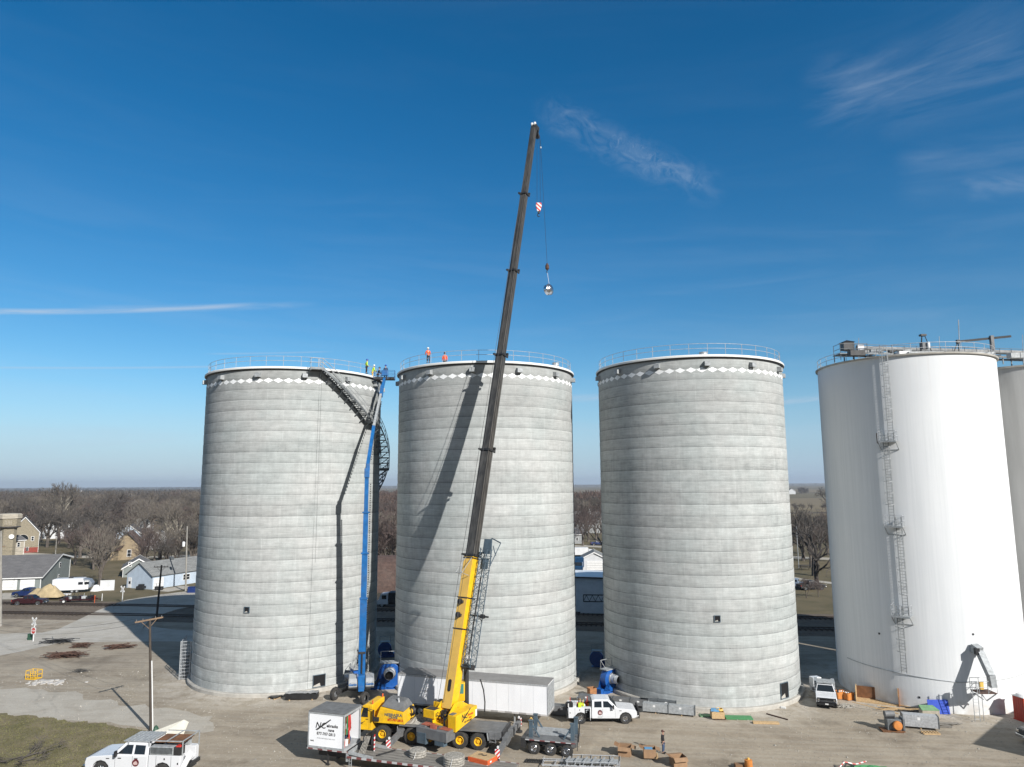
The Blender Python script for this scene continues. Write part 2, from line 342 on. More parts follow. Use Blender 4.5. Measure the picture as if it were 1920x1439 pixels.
# concrete of the silos: lifts 1.2 m high, form panels 1.88 m wide, stains
def concrete(name, R, seed):
    m = bpy.data.materials.new(name); m.use_nodes = True; n = NT(m.node_tree); b = n.n['Principled BSDF']
    t = n.node('ShaderNodeTexCoord'); x, y, z = n.sep(t.outputs['Object'])
    s_ = n.m('MULTIPLY', n.m('ARCTAN2', y, x), R)
    wob = n.m('MULTIPLY', n.m('SUBTRACT', n.noise(n.vec(s_, n.m('FLOOR', n.m('DIVIDE', z, 1.2)), seed), .7, 4, .6), .5), .075)
    zz = n.m('ADD', n.m('DIVIDE', z, 1.2), wob); lift = n.m('FLOOR', zz); fr = n.m('FRACT', zz)
    pp = n.m('DIVIDE', s_, 1.8849); pan = n.m('FLOOR', pp); pf = n.m('FRACT', pp)
    toneL = n.white(n.vec(lift, seed, 1.)); toneP = n.white(n.vec(pan, lift, seed))
    hs = n.noise(n.vec(n.m('MULTIPLY', s_, .35), n.m('MULTIPLY', z, 5.), seed), 1.6, 6, .65)
    bl = n.noise(n.vec(s_, z, seed), .28, 6, .6); bl2 = n.noise(n.vec(s_, z, seed+5), 1.3, 6, .68)
    vs = n.noise(n.vec(n.m('MULTIPLY', s_, 3.2), n.m('MULTIPLY', z, .22), seed), 1., 5, .6)
    f = n.m('ADD', .80, n.m('MULTIPLY', toneL, .14)); f = n.m('ADD', f, n.m('MULTIPLY', toneP, .045))
    for a, k in ((hs, .60), (bl, .38), (bl2, .52), (vs, .34)): f = n.m('ADD', f, n.m('MULTIPLY', n.m('SUBTRACT', a, .5), k))
    f = n.m('MULTIPLY', f, n.m('SUBTRACT', 1., n.ramp(fr, 0., .45, .15, 0.)))                 # darker foot of a lift
    f = n.m('MULTIPLY', f, n.m('ADD', 1., n.ramp(fr, .86, .99, 0., .10)))
    seam = n.ramp(n.m('ABSOLUTE', n.m('SUBTRACT', fr, .022)), .0, .042, 1., 0.)
    sk = n.ramp(n.noise(n.vec(s_, lift, seed), .45, 4), .35, .65, .28, .72)
    f = n.m('MULTIPLY', f, n.m('SUBTRACT', 1., n.m('MULTIPLY', seam, n.m('MULTIPLY', sk, .62))))
    jl = n.ramp(n.m('ABSOLUTE', n.m('SUBTRACT', pf, .5)), .47, .5)
    f = n.m('MULTIPLY', f, n.m('ADD', 1., n.m('MULTIPLY', jl, n.m('SUBTRACT', n.m('MULTIPLY', n.white(n.vec(pan, lift, seed+3)), .34), .12))))
    pit = n.m('MULTIPLY', n.ramp(n.noise(n.vec(s_, n.m('MULTIPLY', z, 1.6), seed+9), 4.5, 3, .6), .66, .74), n.m('MULTIPLY', n.ramp(fr, .02, .25, 1., .12), n.ramp(n.noise(n.vec(s_, lift, seed+2), .3, 3), .5, .6)))
    f = n.m('MULTIPLY', f, n.m('SUBTRACT', 1., n.m('MULTIPLY', pit, .6)))
    f = n.m('MULTIPLY', f, n.m('SUBTRACT', 1., n.m('MULTIPLY', n.ramp(z, 24., 35.5), n.ramp(vs, .35, .7, .03, .16))))      # weathered top with drip marks
    # lime bloom low down
    lo = n.m('MULTIPLY', n.ramp(z, 0., 9.5, 1., 0.), n.ramp(n.noise(n.vec(s_, n.m('MULTIPLY', z, .8), seed+7), .9, 5, .7), .45, .75))
    f = n.m('ADD', f, n.m('MULTIPLY', lo, .24))
    col = n.mix(n.ramp(n.noise(n.vec(s_, z, seed+11), .18, 4), .3, .7), (.405, .432, .425), (.44, .448, .438))
    c = n.mix(1., col, n.vec(f, f, f), 'MULTIPLY')
    n.put(c, b.inputs['Base Color']); b.inputs['Roughness'].default_value = .88; b.inputs['Specular IOR Level'].default_value = .25
    n.put(n.bump(n.m('ADD', bl2, n.m('MULTIPLY', hs, .8)), .35, .05), b.inputs['Normal'])
    return m
def whitesilo(name):
    m = bpy.data.materials.new(name); m.use_nodes = True; n = NT(m.node_tree); b = n.n['Principled BSDF']
    t = n.node('ShaderNodeTexCoord'); x, y, z = n.sep(t.outputs['Object']); s_ = n.m('MULTIPLY', n.m('ARCTAN2', y, x), 9.2)
    vs = n.noise(n.vec(n.m('MULTIPLY', s_, 4.), n.m('MULTIPLY', z, .07), 0.), 1., 5, .65)
    bl = n.noise(n.vec(s_, z, 2.), .25, 5); base = n.mix(n.ramp(vs, .25, .75), (.635, .65, .655), (.73, .74, .745))
    base = n.mix(n.ramp(bl, .3, .75, 0., .35), base, (.61, .63, .65))
    low = n.m('MULTIPLY', n.ramp(z, 0., 2.2, 1., 0.), n.ramp(n.noise(n.vec(s_, z, 5.), .8, 5), .35, .7))
    base = n.mix(n.m('MULTIPLY', low, .6), base, (.42, .37, .31))
    hl = n.m('FRACT', n.m('DIVIDE', z, 1.2)); base = n.mix(n.m('MULTIPLY', n.ramp(n.m('ABSOLUTE', n.m('SUBTRACT', hl, .5)), .48, .5), .12), base, (.5, .5, .5))
    rs = n.m('MULTIPLY', n.ramp(n.noise(n.vec(n.m('MULTIPLY', s_, 2.4), n.m('MULTIPLY', z, .10), 31.), 1., 3, .5), .69, .76), n.ramp(n.noise(n.vec(s_, z, 12.), .35, 3), .5, .62))
    base = n.mix(n.m('MULTIPLY', rs, .45), base, (.42, .25, .12))
    dt = n.m('MULTIPLY', n.ramp(z, 26., 36.), n.ramp(vs, .45, .75)); base = n.mix(n.m('MULTIPLY', dt, .28), base, (.40, .39, .37))
    n.put(base, b.inputs['Base Color']); b.inputs['Roughness'].default_value = .75; n.put(n.bump(vs, .15, .02), b.inputs['Normal'])
    return m
# ================================================================== LAND
def groundmat(name, cols, big=.02, mid=.25, fine=3., bump=.4, dust=False, tracks=False, extra=None):
    m = bpy.data.materials.new(name); m.use_nodes = True; n = NT(m.node_tree); b = n.n['Principled BSDF']
    g = n.node('ShaderNodeNewGeometry'); P = g.outputs['Position']; x, y, z = n.sep(P)
    a = n.noise(P, big, 5, .6, .5); c = n.noise(P, mid, 6, .65, .8); d = n.noise(P, fine, 6, .7)
    col = n.mix(n.ramp(a, .35, .65), cols[0], cols[1]); col = n.mix(n.ramp(c, .38, .68, 0., .8), col, cols[2])
    if tracks:      # faint wheel tracks running along the yard
        u = n.m('ADD', n.m('MULTIPLY', y, 1.), n.m('MULTIPLY', x, .12)); tr = n.noise(n.vec(n.m('MULTIPLY', x, .05), n.m('MULTIPLY', u, 1.1), 3.), 1., 5, .65, .6)
        col = n.mix(n.ramp(tr, .42, .60, 0., .26), col, cols[3])
        bw = n.m('MULTIPLY', n.noise(n.vec(n.m('MULTIPLY', x, .5), n.m('MULTIPLY', y, .5), 4.), .09, 2, .5), 26.)
        for k_, (sx, sy, off) in enumerate(((.10, 1., 0.), (-.22, 1., 7.), (.9, .55, 3.))):
            q_ = n.m('FRACT', n.m('DIVIDE', n.m('ADD', n.m('ADD', n.m('MULTIPLY', x, sx), n.m('MULTIPLY', y, sy)), n.m('ADD', bw, off)), (6.3, 8.7, 11.)[k_]))
            wd_ = (6.3, 8.7, 11.)[k_]; l1 = n.ramp(n.m('ABSOLUTE', n.m('SUBTRACT', q_, .3)), .12/wd_, .30/wd_, 1., 0.); l2 = n.ramp(n.m('ABSOLUTE', n.m('SUBTRACT', q_, .3+1.8/wd_)), .12/wd_, .30/wd_, 1., 0.)
            ms_ = n.ramp(n.noise(n.vec(x, y, 20.+k_*5), .07, 4, .6), .46, .62)
            col = n.mix(n.m('MULTIPLY', n.m('MULTIPLY', n.m('MAXIMUM', l1, l2), ms_), n.m('MULTIPLY', n.ramp(n.noise(P, 1.1, 4, .7), .35, .65), .55)), col, [q*(.55 if k_ != 1 else .62) for q in cols[3]])
        t2 = n.noise(n.vec(n.m('MULTIPLY', x, .10), n.m('MULTIPLY', u, 4.), 9.), 1., 3, .6, 1.)
        col = n.mix(n.ramp(t2, .55, .68, 0., .16), col, [q*.62 for q in cols[3]])
    if dust:        # pale concrete dust spilled round the silo feet
        msk = None
        for (cx, cy, r) in SC:
            dd = n.m('SQRT', n.m('ADD', n.m('POWER', n.m('SUBTRACT', x, cx), 2.), n.m('POWER', n.m('SUBTRACT', y, cy), 2.)))
            k = n.ramp(dd, r+.5, r+6.5, 1., 0.); msk = k if msk is None else n.m('MAXIMUM', msk, k)
        msk = n.m('MULTIPLY', msk, n.ramp(n.noise(P, .45, 6, .7, .5), .34, .62)); col = n.mix(n.m('MULTIPLY', msk, .75), col, (.50, .46, .40))
        sp = n.ramp(n.noise(P, .16, 6, .75), .62, .70); col = n.mix(n.m('MULTIPLY', sp, .5), col, (.48, .45, .40))
        dp = n.ramp(n.noise(n.vec(n.m('ADD', x, 90.), y, 2.), .11, 5, .7), .52, .68); col = n.mix(n.m('MULTIPLY', dp, .62), col, (.15, .125, .095))
    f = n.m('ADD', .72, n.m('MULTIPLY', d, .56)); f2 = n.m('ADD', .86, n.m('MULTIPLY', n.noise(P, fine*6, 3, .8), .28)); f = n.m('MULTIPLY', f, f2)
    n.put(n.mix(1., col, n.vec(f, f, f), 'MULTIPLY'), b.inputs['Base Color']); b.inputs['Roughness'].default_value = .95; b.inputs['Specular IOR Level'].default_value = .15
    h = n.m('ADD', n.m('MULTIPLY', d, .6), c); n.put(n.bump(h, bump, .12), b.inputs['Normal'])
    if extra: extra(n, b, col, P)
    return m
SC = [(-28, 91.5, 10.8), (-3.3, 88.6, 10.8), (21.4, 85.6, 10.8), (46, 82.6, 9.2)]
def fields(n, b, col, P):
    x, y, z = n.sep(P)
    br = n.node('ShaderNodeTexBrick'); n.put(n.vec(n.m('ADD', x, n.m('MULTIPLY', y, .12)), n.m('SUBTRACT', y, n.m('MULTIPLY', x, .12)), 0.), br.inputs[0]); br.inputs['Scale'].default_value = 1.
    br.inputs['Brick Width'].default_value = 900; br.inputs['Row Height'].default_value = 520; br.inputs['Mortar Size'].default_value = 8
    br.inputs['Color1'].default_value = (.22, .175, .115, 1); br.inputs['Color2'].default_value = (.12, .105, .062, 1); br.inputs['Mortar'].default_value = (.05, .045, .04, 1); br.inputs['Bias'].default_value = .1
    dist = n.m('SQRT', n.m('ADD', n.m('POWER', x, 2.), n.m('POWER', y, 2.))); k = n.ramp(dist, 330., 420.)
    rows = n.m('ADD', .85, n.m('MULTIPLY', n.noise(n.vec(n.m('MULTIPLY', x, .004), n.m('MULTIPLY', y, .05), 0.), 1., 4), .3))
    fc = n.mix(1., br.outputs[0], n.vec(rows, rows, rows), 'MULTIPLY')
    n.put(n.mix(k, col, fc), b.inputs['Base Color'])
M['town'] = groundmat('dormant_grass', [(.128, .108, .064), (.16, .13, .082), (.095, .085, .05)], .015, .12, 1.5, .5, extra=fields)
M['yard'] = groundmat('gravel_yard', [(.335, .286, .222), (.315, .270, .208), (.215, .178, .135), (.44, .40, .335)], .03, .16, 2.6, .55, dust=True, tracks=True)
M['road'] = groundmat('gravel_road', [(.43, .405, .36), (.40, .375, .33), (.33, .30, .25), (.49, .465, .42)], .05, .3, 4., .25, tracks=True)
M['drive'] = groundmat('gravel_drive', [(.43, .40, .345), (.39, .36, .31), (.33, .295, .245), (.48, .45, .39)], .05, .3, 5., .25, tracks=True)
M['grass'] = groundmat('thin_grass', [(.13, .12, .06), (.175, .148, .085), (.225, .185, .12)], .06, .35, 5., .6)
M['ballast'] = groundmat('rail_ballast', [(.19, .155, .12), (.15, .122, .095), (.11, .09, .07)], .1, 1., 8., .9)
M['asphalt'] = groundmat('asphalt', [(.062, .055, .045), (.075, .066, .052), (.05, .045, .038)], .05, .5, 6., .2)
def irregular(pts, step=1.5, amp=.5, seed=0):
    rnd = random.Random(seed); out = []
    for i in range(len(pts)):
        a = Vector(pts[i]).to_2d(); b = Vector(pts[(i+1) % len(pts)]).to_2d(); n = max(1, min(70, int((b-a).length/step)))
        for k in range(n):
            p = a.lerp(b, k/n); out.append(V(p.x+rnd.uniform(-amp, amp), p.y+rnd.uniform(-amp, amp), 0))
    return out
g_ = MB(); R0 = 30000
rr = [0, 60, 120, 250, 500, 1000, 2000, 4000, 8000, 16000, R0]; P_ = [V(0, 0, 0)]; F_ = []
for i, r in enumerate(rr[1:]):
    for k in range(48): P_.append(V(r*cos(2*pi*k/48), r*sin(2*pi*k/48), 0))
for k in range(48): F_.append((0, 1+k, 1+(k+1) % 48))
for i in range(len(rr)-2):
    for k in range(48): a = 1+i*48; F_.append((a+k, a+48+k, a+48+(k+1) % 48, a+(k+1) % 48))
g_.add(P_, F_); struct('ground', g_, M['town'])
yard = [(-140, 20), (-140, 137), (-90, 130), (-74, 127), (-60, 125), (-50, 123), (-20, 119), (20, 113), (60, 108), (110, 101), (150, 90), (150, 20)]
struct('gravel_yard', MB().sheet(irregular(yard, 3, .6, 1), .004), M['yard'])
dv = [(-10, 1290), (60, 1292), (130, 1300), (190, 1312), (250, 1322), (330, 1335), (390, 1345), (400, 1375), (340, 1374), (270, 1362), (190, 1356), (130, 1352), (60, 1345), (-10, 1338)]
struct('gravel_drive', MB().sheet(irregular([G(*p) for p in dv], 1.2, .7, 2), .008), M['drive'])
rd = [(-30, 1190), (80, 1186), (132, 1176), (175, 1155), (228, 1133), (300, 1122), (420, 1106), (640, 1078), (640, 1092), (420, 1126), (330, 1140), (262, 1158), (262, 1172), (330, 1182), (420, 1186), (420, 1204), (260, 1203), (120, 1205), (40, 1222), (-30, 1236)]
struct('crossing_road', MB().sheet(irregular([G(*p) for p in rd], 3, .35, 3), .012), M['road'])
gp = [(-30, 1336), (60, 1344), (130, 1352), (190, 1358), (270, 1369), (335, 1380), (330, 1400), (300, 1470), (250, 1900), (-900, 1900), (-500, 1400)]
gpp = irregular([G(*p) for p in gp], .7, .42, 4)
struct('grass_patch', MB().sheet(gpp, .016), M['grass'])
# short tufts over the patch
def inpoly(x, y, P):
    c = False; j = len(P)-1
    for i in range(len(P)):
        if (P[i].y > y) != (P[j].y > y) and x < (P[j].x-P[i].x)*(y-P[i].y)/(P[j].y-P[i].y)+P[i].x: c = not c
        j = i
    return c
M['blade'] = mat('grass_blades', (.15, .145, .06), .9, var=.25, sc=.7, coord='Object')
rnd = random.Random(5); tf = MB()
for i in range(30000):
    x = rnd.uniform(-60, -24); y = rnd.uniform(50, 75)
    if not inpoly(x, y, gpp): continue
    h = rnd.uniform(.03, .1); a = rnd.uniform(0, pi); dx_, dy_ = cos(a)*.05, sin(a)*.05
    tf.add([V(x-dx_, y-dy_, .016), V(x+dx_, y+dy_, .016), V(x+rnd.uniform(-.06, .06), y+rnd.uniform(-.06, .06), .016+h)], [(0, 1, 2)])
tag(tf.build('grass', M['blade'], keep=True), 'thin green and tan grass in the lower left corner of the yard', 'grass', kind='stuff')
# scattered stones over the yard
rnd = random.Random(8); st = MB()
for i in range(9000):
    x = rnd.uniform(-70, 58); y = rnd.uniform(57, 92)
    if any(hypot(x-c[0], y-c[1]) < c[2]+.6 for c in SC) or inpoly(x, y, gpp): continue
    s_ = rnd.uniform(.02, .07)*(1 if rnd.random() < .97 else 2.2); a = rnd.uniform(0, pi)
    st.add([V(x+cos(a)*s_, y+sin(a)*s_, .0), V(x-sin(a)*s_, y+cos(a)*s_, .0), V(x-cos(a)*s_, y-sin(a)*s_, .0), V(x+sin(a)*s_, y-cos(a)*s_, .0), V(x, y, .02+s_*.8)], [(0, 1, 4), (1, 2, 4), (2, 3, 4), (3, 0, 4)])
M['stone'] = mat('loose_stone', (.34, .32, .28), .9, var=.25, sc=.3)
tag(st.build('loose_stones', M['stone']), 'loose stones and crumbs of concrete scattered over the gravel yard', 'stones', kind='stuff')

# railway: two tracks running across behind the silos
RD = Vector((1, -.135, 0)).normalized(); RN = Vector((.135, 1, 0)).normalized()
ra = V(-56, 128.2, 0)
def offs(u, v, z=0): p = ra+RD*u+RN*v; p.z = z; return p
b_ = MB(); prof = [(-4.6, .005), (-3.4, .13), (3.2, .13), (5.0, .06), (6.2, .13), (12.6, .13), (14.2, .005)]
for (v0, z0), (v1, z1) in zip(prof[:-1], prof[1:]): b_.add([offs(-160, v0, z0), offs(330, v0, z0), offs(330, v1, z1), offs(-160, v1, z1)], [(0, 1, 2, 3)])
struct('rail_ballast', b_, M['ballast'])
M['tie'] = mat('rail_ties', (.06, .045, .035), .95, var=.3, sc=.8); M['rail'] = mat('rail_steel', (.10, .075, .06), .45, .6, var=.15)
for k, v in enumerate((0., 9.4)):
    t_ = MB(); r_ = MB()
    for i in range(600):
        u = -150+i*.8
        if -21 < u < 12: continue
        p = offs(u, v, .14); t_.obox(p, RD*.12, RN*1.3, Z3*.07)
    for sgn in (-.72, .72): r_.obox(offs(80, v+sgn, .29), RD*235, RN*.045, Z3*.08)
    root = thing('railway_track', ['near railway track crossing the gravel road behind the silos', 'far railway track beside the grass, beyond the near one'][k], 'railway track', tuple(offs(0, v)), 0, 'railway tracks')
    t_.build('ties', M['tie'], root, world=True); r_.build('rails', M['rail'], root, world=True)
# crossing planks: road surface level with the rails
x_ = MB(); x_.prism([V(*G(*p).xy, .02) for p in [(112, 1181), (150, 1163), (185, 1146), (236, 1127), (300, 1117), (420, 1102), (420, 1128), (330, 1145), (285, 1160), (268, 1178)]], (0, 0, .17)); x_.add([V(*G(112, 1181).xy, .19), V(*G(268, 1178).xy, .19), V(*G(262, 1192).xy, .013), V(*G(70, 1194).xy, .013)], [(0, 1, 2, 3)])
struct('level_crossing', x_, M['road'])
# paths, streets and drives beyond the tracks
def strip(name, pix, wid, m, z):
    pts = [G(*p) for p in pix]; L = []; R = []
    for i, p in enumerate(pts):
        d = (pts[min(i+1, len(pts)-1)]-pts[max(i-1, 0)]).normalized(); nn = V(-d.y, d.x, 0)
        L.append(p+nn*wid/2); R.append(p-nn*wid/2)
    s_ = MB()
    for i in range(len(pts)-1): s_.add([V(q.x, q.y, z) for q in (L[i], L[i+1], R[i+1], R[i])], [(0, 1, 2, 3)])
    return struct(name, s_, m)
strip('side_street', [(-60, 1032), (60, 1040), (130, 1044), (260, 1046), (420, 1040), (700, 1028), (1100, 1024), (1500, 1046), (1600, 1050)], 7., M['drive'], .010)
strip('garage_apron', [(-20, 1118), (76, 1118)], 9., M['drive'], .014)
strip('house_drive', [(300, 1109), (356, 1100)], 5., M['drive'], .018)
strip('park_path', [(1460, 1078), (1500, 1087), (1600, 1098)], 3., M['drive'], .014)
strip('dirt_lane', [(1440, 1160), (1500, 1167), (1560, 1181), (1640, 1200)], 1.6, M['drive'], .020)
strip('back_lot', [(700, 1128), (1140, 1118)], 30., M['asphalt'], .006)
# ================================================================== SILOS
def circ(c, r, a, z): return V(c[0]+r*cos(a), c[1]+r*sin(a), z)
def silo(i, label, R=10.8, white=False):
    cx, cy, _ = SC[i]; root = thing('grain_silo', label, 'silo', (cx, cy, 0), 0, 'grain silos in a row')
    mt = whitesilo('white_silo_paint') if white else concrete('cast_concrete', R, float(i*13+2))
    H = 36.; N = 160
    opens = {0: [(-54.0, .55, 1.75, .062), (-96.9, 8.85, 9.4, .024)], 2: [(-53.2, .7, 2.15, .058), (-93.6, 8.7, 9.25, .024)]}.get(i, [])
    prof = []
    if white: prof = [(R, 0), (R, 12), (R, 24), (R, H)]
    else:
        for k in range(30):
            z = k*1.2
            prof += [(R-.030, z+.002), (R-.022, z+.10), (R-.008, z+.35), (R, z+.8), (R+.004, z+1.198)]
    MB().lathe(prof, N).build('wall', mt, root, smooth=True)
    if not white:
        MB().lathe([(R+.02, 0), (R+.38, 0), (R+.38, .34), (R+.30, .42), (R-.02, .42)], N).build('foundation', M['conc'], root)
        MB().lathe([(R-.1, 35.98), (R+.26, 35.98), (R+.28, 36.0), (R+.28, 36.17), (R+.22, 36.24), (R-1.5, 36.40), (0.05, 36.9)], N).build('roof', M['roofwhite'], root)
        MB().lathe([(R-.02, 35.84), (R+.10, 35.84), (R+.22, 35.97), (R-.02, 35.97)], N).build('eave_ring', M['black'], root)
        # painted lozenges
        dm = MB(); nd = 60
        for k in range(nd):
            a = 2*pi*k/nd; h = pi/nd*1.0; r = R+.012
            P = [circ((0, 0), r, a-h, 34.62), circ((0, 0), r, a-h/2, 34.475), circ((0, 0), r, a, 34.33), circ((0, 0), r, a+h/2, 34.475), circ((0, 0), r, a+h, 34.62), circ((0, 0), r, a+h/2, 34.765), circ((0, 0), r, a, 34.91), circ((0, 0), r, a-h/2, 34.765), circ((0, 0), r, a, 34.62)]
            dm.add(P, [(0, 1, 8, 7), (1, 2, 3, 8), (8, 3, 4, 5), (7, 8, 5, 6)])
        dm.build('diamond_band', M['dpaint'], root)
        # wall vents below the roof
        a0 = {0: -68.5, 1: -95.7, 2: -93.1}[i]
        for k in range(13):
            a = radians(a0+k*27.7); u = V(cos(a), sin(a), 0); t = V(-sin(a), cos(a), 0); c = u*(R); z1, z0 = 35.55, 34.98
            b = MB(); b.add([c-t*.29+Z3*z1, c+t*.29+Z3*z1, c+t*.29+u*.5+Z3*(z1-.12), c-t*.29+u*.5+Z3*(z1-.12), c-t*.29+Z3*z0, c+t*.29+Z3*z0, c+t*.29+u*.5+Z3*z0, c-t*.29+u*.5+Z3*z0],
                             [(0, 1, 2, 3), (3, 2, 6, 7), (0, 3, 7, 4), (1, 5, 6, 2)])
            b.build('wall_vent', M['galvm'], root)
        # cable duct and hoist ropes hanging down silo one
    else:
        MB().lathe([(R-.02, 35.95), (R+.22, 35.95), (R+.24, 36.1), (R+.10, 36.15), (.05, 36.8)], N).build('roof', M['conc'], root)
    # guard rail
    pr = R-.15 if not white else R-.05; rl = MB()
    zt = 36.42 if not white else 36.15
    gap = {0: (-63, -54)}.get(i); npost = 34
    for zz in (zt+1.07, zt+.55):
        n = 120; rl = MB()
        for k in range(n):
            a, b = 2*pi*k/n, 2*pi*(k+1)/n
            rl.tube(circ((0, 0), pr, a, zz), circ((0, 0), pr, b, zz), .026 if not white else .03, 5, cap=False)
        gr = rl.build('top_rail' if zz > zt+1 else 'mid_rail', M['galv'], root)
    for k in range(npost):
        a = 2*pi*(k+.3)/npost; MB().tube(circ((0, 0), pr, a, zt-.05), circ((0, 0), pr, a, zt+1.08), .027, 6).build('post', M['galv'], gr)
    # openings
    for (ad, z0, z1, ha) in opens:
        a = radians(ad); u = V(cos(a), sin(a), 0); t = V(-sin(a), cos(a), 0); hw = R*ha; ro = R+.03
        f = MB(); d = .12
        for s_ in (-1, 1): f.obox(u*(ro-d/2)+t*s_*(hw+.03)+Z3*(z0+z1)/2, u*d, t*.03, Z3*((z1-z0)/2+.06))
        f.obox(u*(ro-d/2)+Z3*(z1+.03), u*d, t*hw, Z3*.03); f.obox(u*(ro-d/2)+Z3*(z0-.03), u*d, t*hw, Z3*.03)
        fo = f.build('hatch_frame', M['steelblue'], root)
        MB().obox(u*(ro-.02)+Z3*(z0+z1)/2, u*.02, t*hw, Z3*(z1-z0)/2).build('opening', M['hole'], fo)
        q = MB(); q.add([u*(ro+.004)-t*hw+Z3*z0, u*(ro+.004)+t*hw*.3+Z3*z0, u*(ro+.004)+t*hw*.1+Z3*(z0*.7+z1*.3), u*(ro+.004)-t*hw+Z3*(z0*.9+z1*.1)], [(0, 1, 2, 3)])
        q.build('inner_ledge', M['conc'], fo)
    return root
M['conc'] = mat('plain_concrete', (.42, .40, .36), .9, var=.12, sc=1.2, bump=.2)
M['roofwhite'] = mat('roof_membrane', (.72, .72, .70), .7, var=.04, sc=1)
M['dpaint'] = mat('white_wall_paint', (.82, .83, .83), .8, var=.03, sc=2, bump=.1)
M['hole'] = mat('dark_inside', (.006, .006, .007), 1., var=.1)
s1 = silo(0, 'bare concrete silo on the left with a steel stair winding round it')
s2 = silo(1, 'bare concrete silo in the middle, behind the crane boom')
s3 = silo(2, 'bare concrete silo with a service truck and grey ducts at its foot')
s4 = silo(3, 'white painted silo with a caged ladder, on the right', 9.2, True)
# white painted silo behind, cut by the right edge
c5 = (65.5, 90.); root = thing('grain_silo', 'dull white silo behind the white one, cut off by the right edge', 'silo', (*c5, 0), 0, 'grain silos in a row')
M['dullwhite'] = mat('dull_white_concrete', (.44, .44, .43), .85, var=.08, sc=.5, stretch=(2, 2, .2))
MB().lathe([(10.2, 0), (10.2, 35.9)], 96).build('wall', M['dullwhite'], root, smooth=True)
MB().lathe([(10.1, 35.85), (10.4, 35.85), (10.4, 36.05), (.05, 36.6)], 96).build('roof', M['conc'], root)
# roof things on the concrete silos: vent caps
def roofcap(ci, px, py, Y, r, h, label):
    p = AT(px, py, Y); c = SC[ci]; root = thing('roof_vent', label, 'roof vent', (p.x, p.y, 36.4), 0, 'steel drums on the silo roofs')
    MB().lathe([(r, 0), (r, h)], 20).build('drum', M['galv'], root, smooth=True)
    MB().lathe([(r+.03, h-.06), (r+.03, h+.02), (.02, h+.08)], 20).build('lid', M['galvm'], root)
roofcap(1, 891, 672, 84, .46, .85, 'dark steel drum on the middle silo roof, left of the boom')
roofcap(1, 1042, 684, 84, .40, .6, 'shiny steel drum at the right rim of the middle silo roof')
roofcap(2, 1161, 682, 87.5, .40, .62, 'small shiny drum at the left rim of the third silo roof')
roofcap(2, 1319, 666, 78.5, .46, .75, 'shiny steel drum standing on the front rim of the third silo')
roofcap(0, 1252, 671, 80, .01, .01, 'x') if False else None

